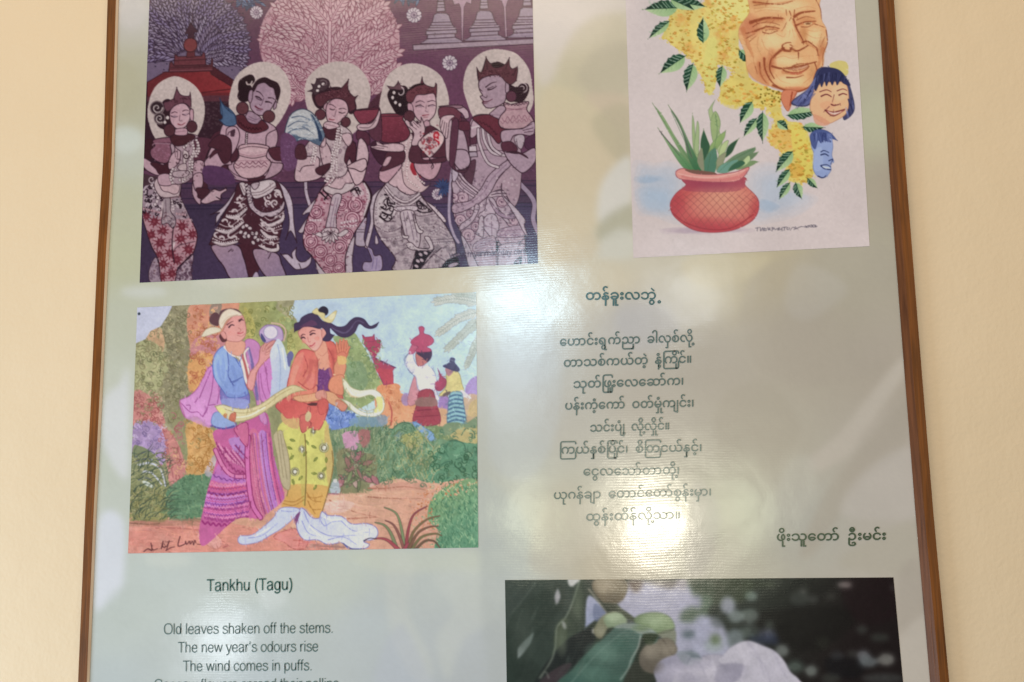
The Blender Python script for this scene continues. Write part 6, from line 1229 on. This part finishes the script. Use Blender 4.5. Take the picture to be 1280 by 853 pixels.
def wood(name, c1, c2, rough):
    m, N, K, b = new_mat(name); b.inputs['Roughness'].default_value = rough; b.inputs['IOR'].default_value = 1.33
    t = N.new('ShaderNodeTexCoord'); mp = N.new('ShaderNodeMapping'); mp.inputs['Scale'].default_value = (260, 260, 9); K.new(t.outputs['Object'], mp.inputs['Vector'])
    n = N.new('ShaderNodeTexNoise'); n.inputs['Scale'].default_value = 1; n.inputs['Detail'].default_value = 6; n.inputs['Distortion'].default_value = .8; K.new(mp.outputs[0], n.inputs['Vector'])
    n2 = N.new('ShaderNodeTexNoise'); n2.inputs['Scale'].default_value = 7; n2.inputs['Detail'].default_value = 3; K.new(t.outputs['Object'], n2.inputs['Vector'])
    ad = N.new('ShaderNodeMath'); ad.operation = 'MULTIPLY_ADD'; ad.inputs[1].default_value = .5; K.new(n2.outputs['Fac'], ad.inputs[0]); K.new(n.outputs['Fac'], ad.inputs[2])
    r = N.new('ShaderNodeValToRGB'); r.color_ramp.elements[0].position = .5; r.color_ramp.elements[1].position = .95
    r.color_ramp.elements[0].color = (*c1, 1); r.color_ramp.elements[1].color = (*c2, 1); K.new(ad.outputs[0], r.inputs[0]); K.new(r.outputs[0], b.inputs['Base Color'])
    bp = N.new('ShaderNodeBump'); bp.inputs['Distance'].default_value = .0005; K.new(n.outputs['Fac'], bp.inputs['Height']); K.new(bp.outputs[0], b.inputs['Normal'])
    return m
def wall_mat():
    m, N, K, b = new_mat('cream_wall_paint'); b.inputs['Roughness'].default_value = .7
    g = N.new('ShaderNodeNewGeometry')
    n = N.new('ShaderNodeTexNoise'); n.inputs['Scale'].default_value = 2.2; n.inputs['Detail'].default_value = 5; K.new(g.outputs['Position'], n.inputs['Vector'])
    r = N.new('ShaderNodeValToRGB'); r.color_ramp.elements[0].position = .3; r.color_ramp.elements[1].position = .7
    r.color_ramp.elements[0].color = (*WALL_A, 1); r.color_ramp.elements[1].color = (*WALL_B, 1); K.new(n.outputs['Fac'], r.inputs[0]); K.new(r.outputs[0], b.inputs['Base Color'])
    n2 = N.new('ShaderNodeTexNoise'); n2.inputs['Scale'].default_value = 160; n2.inputs['Detail'].default_value = 4; K.new(g.outputs['Position'], n2.inputs['Vector'])
    n3 = N.new('ShaderNodeTexNoise'); n3.inputs['Scale'].default_value = 14; n3.inputs['Detail'].default_value = 3; K.new(g.outputs['Position'], n3.inputs['Vector'])
    bp = N.new('ShaderNodeBump'); bp.inputs['Distance'].default_value = .0006; K.new(n2.outputs['Fac'], bp.inputs['Height'])
    b3 = N.new('ShaderNodeBump'); b3.inputs['Distance'].default_value = .0025; K.new(n3.outputs['Fac'], b3.inputs['Height']); K.new(bp.outputs[0], b3.inputs['Normal']); K.new(b3.outputs[0], b.inputs['Normal'])
    return m
WALL_A, WALL_B = (.83, .655, .445), (.87, .69, .48)
# the ink's own reflectance = the colour seen in the photograph / the light that falls there (corner values, R G B)
E_TL, E_TR, E_BL, E_BR = np.array((1.03, .98, .865)), np.array((.81, .75, .655)), np.array((.95, .985, .965)), np.array((.79, .80, .725))
def ink(c, u, v):
    s = np.clip((np.asarray(u)-110)/1060, 0, 1)[..., None]; t = np.clip(np.asarray(v)/853, 0, 1)[..., None]
    E = (E_TL*(1-s)+E_TR*s)*(1-t)+(E_BL*(1-s)+E_BR*s)*t
    return np.clip((s2l(c)-VEIL)/E, .003, .86)
VEIL = .007
# ---------------------------------------------------------------- the wall
wl = meshobj('wall', [(-4, 0, -.5), (4, 0, -.5), (4, 0, 4), (-4, 0, 4)], [[0, 1, 2, 3]], wall_mat())
wl['kind'] = 'structure'
# ---------------------------------------------------------------- the framed panel
Y_SHEET, Y_PIC, Y_TXT = -.0030, -.0034, -.0036
panel = bpy.data.objects.new('framed_panel', None); COL.objects.link(panel)
panel.location = (0, 0, 0)
panel['label'] = 'glossy printed poetry panel with four pictures and verses, framed in thin brown wood'
panel['category'] = 'display panel'
PRINT = glossy_print('laminated_print')
WD, WD2, LIP = wood('dark_wood_varnish', (.10, .034, .006), (.25, .082, .013), .5), wood('shaded_wood_varnish', (.075, .026, .010), (.20, .072, .026), .4), wood('pale_wood_edge', (.72, .50, .34), (.86, .68, .50), .5)  # second wood: right strip's inner facet, shade put into its darker colour
def ext(p):
    p = sorted(p, key=lambda q: q[1]); (a, b), (c, d) = p[0], p[1]; k = (c-a)/(d-b); p0 = (a-k*(b+160), -160)
    (a, b), (c, d) = p[-2], p[-1]; k = (c-a)/(d-b); p1 = (c+k*(1010-d), 1010); p = [p0]+p+[p1]
    v = np.linspace(-160, 1010, 48); return np.interp(v, [q[1] for q in p], [q[0] for q in p]), v
def moulding(name, lines, mats, fm):
    """lines: (photo polyline, height above wall); a strip of wood swept along the panel's edge, real thickness"""
    rows = []
    for p, y in lines:
        u, v = ext(p); rows.append(px2w(u, v, y))
    n = len(rows[0]); first, last = rows[0].copy(), rows[-1].copy(); first[:, 1] = .002; last[:, 1] = .002
    rows = [first]+rows+[last]; V = np.concatenate(rows); F = []; m = []
    for r in range(len(rows)-1):
        for i in range(n-1):
            F.append([r*n+i, r*n+i+1, (r+1)*n+i+1, (r+1)*n+i]); m.append(fm[r])
    for i in range(n-1): F.append([(len(rows)-1)*n+i, (len(rows)-1)*n+i+1, i+1, i]); m.append(0)
    F.append([r*n for r in range(len(rows))]); m.append(0); F.append([r*n+n-1 for r in range(len(rows))][::-1]); m.append(0)
    return meshobj(name, V, F, None, panel, mats=mats, fm=m)
LO = [(134.4, 0), (128.9, 200), (121.6, 320), (113.6, 500), (106.4, 640), (97.5, 853)]
moulding('frame_strip', [(LO, -.0070), ([(u+10.6+v*.0002, v) for u, v in LO], -.0070), ([(u+13.8+v*.0004, v) for u, v in LO], -.0042)], [WD, LIP, WD2], [0, 0, 1, 1])
R0 = [(1117.4, 0), (1132.4, 213), (1149, 425), (1166.6, 640), (1186.6, 853)]; R1 = [(1107.4, 0), (1121, 213), (1138, 425), (1155.2, 640), (1175, 853)]; R2 = [(1098, 0), (1111.7, 213), (1127.6, 425), (1144.4, 640), (1162.9, 853)]
moulding('frame_strip', [(R2, -.0045), (R1, -.0125), (R0, -.0125)], [WD, WD2], [1, 1, 0, 0])
for v in (-160, 1010):                         # the strips that close the frame above and below
    a, c = np.interp(v, ext(LO)[1], ext(LO)[0]), np.interp(v, ext(R0)[1], ext(R0)[0])
    q = [px2w(x, v+d, y) for y in (-.0105, .002) for x, d in ((a, -6), (c, -6), (c, 6), (a, 6))]
    meshobj('frame_strip', q, [[0, 3, 2, 1], [4, 5, 6, 7], [0, 1, 5, 4], [1, 2, 6, 5], [2, 3, 7, 6], [3, 0, 4, 7]], WD, panel)
# ---- printed background sheet
bgA = draw_background()
def edge(p, v):
    return ext(p)
vv = np.arange(-158, 1009, 3.0); uu = np.linspace(0, 1, 340)
Lu = np.interp(vv, ext(LO)[1], ext(LO)[0])+8; Ru = np.interp(vv, ext(R2)[1], ext(R2)[0])+5
U = Lu[:, None]+(Ru-Lu)[:, None]*uu; Vv = np.repeat(vv[:, None], len(uu), 1)
def grid_faces(nr, nc):
    i = np.arange((nr-1)*nc).reshape(nr-1, nc)[:, :-1].ravel(); return np.stack([i, i+nc, i+nc+1, i+1], 1)
sheet = meshobj('printed_sheet', px2w(U.ravel(), Vv.ravel(), Y_SHEET), grid_faces(*U.shape), PRINT, panel, ink(bgA.sample(U.ravel(), Vv.ravel()), U.ravel(), Vv.ravel()))
bd = [px2w(u, v, y) for y in (-.0028, .001) for u, v in ((Lu[0], vv[0]), (Ru[0], vv[0]), (Ru[-1], vv[-1]), (Lu[-1], vv[-1]))]
meshobj('backing_board', bd, [[0, 1, 2, 3], [7, 6, 5, 4], [0, 4, 5, 1], [1, 5, 6, 2], [2, 6, 7, 3], [3, 7, 4, 0]], WD, panel)
# ---- pictures: a fine grid of printed dots, split into the figures printed on it
def picture(art, name, label, tl, tr, br, bl):
    nc = int(max(tr[0]-tl[0], br[0]-bl[0])*1.15); nr = int(max(bl[1]-tl[1], br[1]-tr[1])*1.15)
    s = np.linspace(0, 1, nc)[None, :, None]; t = np.linspace(0, 1, nr)[:, None, None]
    P = ((np.array(tl)*(1-s)+np.array(tr)*s)*(1-t)+(np.array(bl)*(1-s)+np.array(br)*s)*t)
    u, v = P[..., 0].ravel(), P[..., 1].ravel()
    V = px2w(u, v, Y_PIC); C = ink(art.sample(u, v), u, v); F = grid_faces(nr, nc)
    cu, cv = u[F].mean(1), v[F].mean(1)
    i = np.clip(((cu-art.x0)*art.ss).astype(int), 0, art.w-1); j = np.clip(((cv-art.y0)*art.ss).astype(int), 0, art.h-1)
    ids = art.ids[j, i]
    cnt = np.bincount(ids, minlength=len(art.names)); 
    for k in range(1, len(art.names)):
        if cnt[k] < 40: ids[ids == k] = 0
    root = None
    for k in range(len(art.names)):
        f = F[ids == k]
        if len(f) == 0: continue
        used, inv = np.unique(f, return_inverse=True)
        o = meshobj(art.names[k] if k else name, V[used], inv.reshape(f.shape), PRINT, panel if k == 0 else root, C[used])
        if k == 0:
            root = o; o['label'] = label
        elif k in art.labels: o['label'] = art.labels[k]
    return root
picture(draw_dancers(), 'printed_picture', 'plum coloured picture of five haloed dancers carrying water pots', (188.2, -42), (664.8, -42), (672.4, 329.3), (174.5, 353.6))
picture(draw_painting(), 'printed_picture', 'bright painting of a couple pouring water in a garden', (171.6, 384.6), (595.2, 365.4), (597.8, 684.6), (160, 692))
picture(draw_watercolour(), 'printed_picture', 'watercolour of three smiling faces, yellow blossom and a red pot', (780.8, -42), (1065.8, -42), (1087, 307.9), (791.8, 322.6))
picture(draw_photo(), 'printed_picture', 'dark photograph of green fruits and a white flower', (631.2, 725.4), (1116.8, 722), (1133, 898), (634.2, 902))
# ---- lettering
_gl = {}
def glyph(ch):
    if ch not in _gl:
        c = bpy.data.curves.new('g', 'FONT'); c.body = ch; c.resolution_u = 4
        o = bpy.data.objects.new('g', c); COL.objects.link(o)
        dg = bpy.context.evaluated_depsgraph_get(); dg.update(); me = bpy.data.meshes.new_from_object(o.evaluated_get(dg))
        V = np.array([v.co[:2] for v in me.vertices]).reshape(-1, 2); F = [list(p.vertices) for p in me.polygons]
        bpy.data.objects.remove(o); bpy.data.meshes.remove(me); bpy.data.curves.remove(c)
        _gl[ch] = (V, F)
    return _gl[ch]
MARK = '\u103a\u102d\u102e\u102f\u1030\u1037\u103d\u103e\u1036\u1032'
def burmese(s):
    """visual-order glyph run: 'X{dx,dy,sx}' nudges a glyph; medial ra is stretched round its consonant"""
    V, F, pen, i, n = [], [], 0.0, 0, 0
    toks = []
    while i < len(s):
        ch = s[i]; i += 1; m = [0, 0, 1]
        if i < len(s) and s[i] == '{':
            j = s.index('}', i); v = [float(x) for x in s[i+1:j].split(',')]; m[:len(v)] = v; i = j+1
        toks.append((ch, m))
    for k, (ch, (dx, dy, sx)) in enumerate(toks):
        if ch == ' ': pen += .52; continue
        v, f = glyph(ch); v = v.copy()
        if ch == '\u103c':
            w = glyph(toks[k+1][0])[0][:, 0].max()+.05
            mid = v[:, 0] > .45; v[mid, 0] += w+.13-.824+.1; adv = .15
        elif ch in MARK: adv = 0
        else: adv = v[:, 0].max()+max(v[:, 0].min(), .055)
        if ch in '\u102c\u102b\u103b': adv = v[:, 0].max()+.07
        if sx != 1: c = v[:, 0].mean(); v[:, 0] = c+(v[:, 0]-c)*sx
        v[:, 0] += pen+dx; v[:, 1] += dy
        V.append(v); F += [[q+n for q in p] for p in f]; n += len(v); pen += adv
    return np.vstack(V), F
# plain sans-serif strokes (cap height 1): advance, then strokes; '~' marks a smooth curve
SK = {'T': (.85, '.03,.95 .82,.95', '.425,.95 .425,0'), 'a': (.775, '~.12,.52 .16,.66 .36,.72 .56,.66 .60,.5 .60,.2 .62,.06 .68,0', '~.60,.44 .4,.40 .16,.34 .10,.18 .2,.03 .38,.02 .55,.12 .60,.3'),
 'n': (.775, '.13,.72 .13,0', '~.13,.46 .2,.62 .38,.70 .55,.64 .62,.46 .62,0'), 'k': (.70, '.12,1 .12,0', '.56,.72 .13,.30', '.29,.45 .60,0'), 'h': (.775, '.13,1 .13,0', '~.13,.46 .2,.62 .38,.70 .55,.64 .62,.46 .62,0'),
 'u': (.775, '.62,.72 .62,0', '~.13,.72 .13,.26 .2,.08 .37,.02 .55,.1 .62,.28'), 'g': (.775, '~.62,.36 .56,.6 .36,.70 .17,.6 .10,.36 .17,.12 .36,.02 .56,.12 .62,.36', '~.62,.72 .62,.0 .56,-.18 .36,-.25 .17,-.2 .12,-.1'),
 'd': (.775, '~.62,.36 .56,.6 .36,.70 .17,.6 .10,.36 .17,.12 .36,.02 .56,.12 .62,.36', '.63,1 .63,0'), 'p': (.775, '~.13,.36 .19,.6 .39,.70 .58,.6 .65,.36 .58,.12 .39,.02 .19,.12 .13,.36', '.12,.72 .12,-.27'),
 'O': (1.08, '~.08,.5 .14,.78 .32,.94 .54,.97 .76,.94 .94,.78 1.0,.5 .94,.22 .76,.06 .54,.03 .32,.06 .14,.22 .08,.5'), 'o': (.775, '~.08,.36 .16,.6 .38,.70 .6,.6 .69,.36 .6,.12 .38,.02 .16,.12 .08,.36'),
 'G': (1.08, '~.94,.72 .82,.9 .54,.97 .28,.92 .12,.74 .08,.5 .12,.24 .28,.08 .54,.03 .78,.1 .93,.24', '.93,.24 .93,.48', '.96,.48 .56,.48'), 'c': (.70, '~.61,.5 .53,.65 .36,.70 .16,.6 .08,.36 .16,.12 .36,.02 .53,.08 .62,.24'),
 'e': (.775, '.10,.38 .66,.38', '~.66,.38 .6,.6 .38,.70 .17,.6 .09,.36 .17,.12 .38,.02 .56,.07 .66,.2'), 'l': (.31, '.155,1 .155,0'), 'v': (.70, '.04,.72 .35,.03 .66,.72'), 'y': (.70, '.04,.72 .36,.03', '~.66,.72 .42,.1 .3,-.16 .2,-.24 .07,-.22'),
 's': (.70, '~.60,.54 .52,.66 .34,.70 .15,.64 .13,.50 .3,.41 .48,.36 .61,.26 .58,.1 .35,.02 .15,.07 .08,.2'), 'f': (.387, '~.36,.98 .24,.98 .17,.88 .16,.72', '.16,.76 .16,0', '.02,.68 .35,.68'), 't': (.387, '~.18,.94 .18,.3 .19,.08 .25,.01 .36,.02', '.03,.68 .35,.68'),
 'm': (1.16, '.13,.72 .13,0', '~.13,.46 .2,.62 .35,.70 .50,.64 .57,.46 .57,0', '~.57,.46 .64,.62 .80,.70 .95,.64 1.01,.46 1.01,0'), 'w': (1.0, '.04,.72 .27,.03 .5,.70 .73,.03 .96,.72'), 'r': (.464, '.13,.72 .13,0', '~.13,.42 .19,.6 .3,.68 .44,.68'), 'i': (.31, '.155,.72 .155,0', '.155,.92 .155,1'),
 '.': (.387, '.19,0 .19,.10'), '\u2019': (.31, '~.16,1 .17,.88 .1,.74'), '(': (.464, '~.38,1.0 .22,.76 .15,.38 .22,0 .38,-.26'), ')': (.464, '~.09,1.0 .25,.76 .32,.38 .25,0 .09,-.26')}
def latin(s, wx=.125, wy=.105):
    """stroke letters as flat ribbons; wx, wy: stem and bar weight before the line is condensed"""
    V, F, pen = [], [], 0.0
    for ch in s:
        if ch == ' ': pen += .387; continue
        g = SK[ch]
        for st in g[1:]:
            p = np.array([[float(x) for x in t.split(',')] for t in st.lstrip('~').split()])
            if st[0] == '~':
                n = len(p); q = []
                closed = np.allclose(p[0], p[-1])
                for i in range(n-1):
                    a, b_, c, d = p[i-1] if i else (p[-2] if closed else p[0]), p[i], p[i+1], p[i+2] if i+2 < n else (p[1] if closed else p[-1])
                    for t in (0, .25, .5, .75): q.append(.5*(2*b_+(c-a)*t+(2*a-5*b_+4*c-d)*t*t+(3*b_-a-3*c+d)*t**3))
                p = np.array(q+[p[-1]])
            for part in ([p] if st[0] == '~' else [p[i:i+2] for i in range(len(p)-1)]):
                d = np.gradient(part, axis=0); d /= np.linalg.norm(d, axis=1)[:, None]+1e-9
                nx, ny = -d[:, 1]*wx/2, d[:, 0]*wy/2
                k = len(V)
                for (x, y), a, c in zip(part, nx, ny): V.append((x+a+pen, y+c)); V.append((x-a+pen, y-c))
                for i in range(len(part)-1): F.append([k+2*i, k+2*i+1, k+2*i+3, k+2*i+2])
        pen += g[0]
    return np.array(V), F
def lettering(name, run, x0, y0, x1, y1, hpx, unit, col, bold=0):
    V, F = run; a, b = V[:, 0].min(), V[:, 0].max()
    px = np.array([x1-x0, y1-y0])/(b-a); up = np.array([.012, -1])*hpx/unit
    q = np.array([x0, y0])+(V[:, :1]-a)*px+V[:, 1:]*up
    out = [q]; FF = list(F); n = len(q); y = Y_TXT
    P3 = [px2w(q[:, 0], q[:, 1], y)]
    if bold:
        for i, (ox, oy) in enumerate(((bold, 0), (-bold, 0), (0, bold), (0, -bold))):
            P3.append(px2w(q[:, 0]+ox, q[:, 1]+oy, y-.00003*(i+1))); FF += [[v+n*(i+1) for v in f] for f in F]
    key = 'ink_'+''.join('%02x' % int(c*255) for c in hx(col))
    m = bpy.data.materials.get(key)
    if m is None:
        m = glossy_print(key, False, tuple(float(q) for q in ink(hx(col), 640, 500)), .22)
    me_v = np.vstack(P3)
    FF = [g[::-1] if np.cross(me_v[g[1]]-me_v[g[0]], me_v[g[2]]-me_v[g[0]])[1] > 0 else g for g in FF]
    return meshobj(name, me_v, FF, m, panel)
G1, G2, G3 = '3f6157', '51635a', '49594c'
BL = [
 ('တန်ခူးလဘွဲ ့', 732.5, 374.7, 826, 374, 8.9, '355a55', .42),
 ('ေဟာင်းရွက်ညှ{.18}ာ ခါလှစ်လို့{.32}', 700, 432.3, 868, 426.8, 8.4, G2, .30),
 ('တာသစ်ကယ်တဲ့ နံ့{.12}ြကို{.16}င်။', 704.8, 458.6, 863.6, 453.2, 8.4, G2, .30),
 ('သုတ်ြဖူ{.12}းေလေဆာ်က၊', 717, 485.2, 853.6, 480.8, 8.4, G2, .30),
 ('ပန်းကံ့ေကာ် ဝတ်မှု{.24}ံကျင်း၊', 706.5, 512.2, 866.5, 508.3, 8.4, G2, .30),
 ('သင်းပျံ{-.2}့{.24} လို့{.32}လှို{.22}င်။', 737.8, 539.8, 836, 536.8, 8.4, G2, .30),
 ('ြကယ်နှစ်ြပို{.16}င်၊ စိြတငယ်နှင့်၊', 700, 567.4, 876.4, 564, 8.4, G2, .30),
 ('ေငွလေသာ်တာတို့{.32}၊', 729.4, 594.6, 848.4, 592.4, 8.4, G2, .30),
 ('ယုဂန်ချာ ေတာင်ေတာ်စွန်းမှာ၊', 692.4, 624, 888.4, 619.4, 8.4, G2, .30),
 ('ထွန်းထိန်လို့{.32}သာ။', 732.8, 651, 849.5, 648.4, 8.4, G2, .30),
 ('ဖို{.1}းသူေတာ် ဦးမင်း', 971.2, 676.2, 1107, 674.6, 8.6, '46553f', .4)]
for i, (s, x0, y0, x1, y1, h, c, b) in enumerate(BL):
    lettering('verse_title' if i == 0 else 'poet_name' if i == len(BL)-1 else 'verse_line', burmese(s), x0, y0, x1, y1, h, .546, c, b)
for i, (s, x0, y0, x1, y1, h, c, b) in enumerate([
 ('Tankhu (Tagu)', 258.3, 739.2, 365.2, 737.4, 14.8, G1, 0), ('Old leaves shaken off the stems.', 204.6, 793, 415.6, 791.2, 13.3, '5d716b', 0), ('The new year\u2019s odours rise', 222.2, 816, 397.4, 814.5, 13.3, '5d716b', 0),
 ('The wind comes in puffs.', 228.4, 839.3, 389.2, 838.2, 13.3, '5d716b', 0), ('Gangaw flowers spread their pollins', 192.6, 862.6, 423, 861, 13.3, '5d716b', 0)]):
    lettering('verse_title' if i == 0 else 'verse_line', latin(s, *((.15, .12) if i == 0 else (.125, .105))), x0, y0, x1, y1, h, 1.0, c, b)
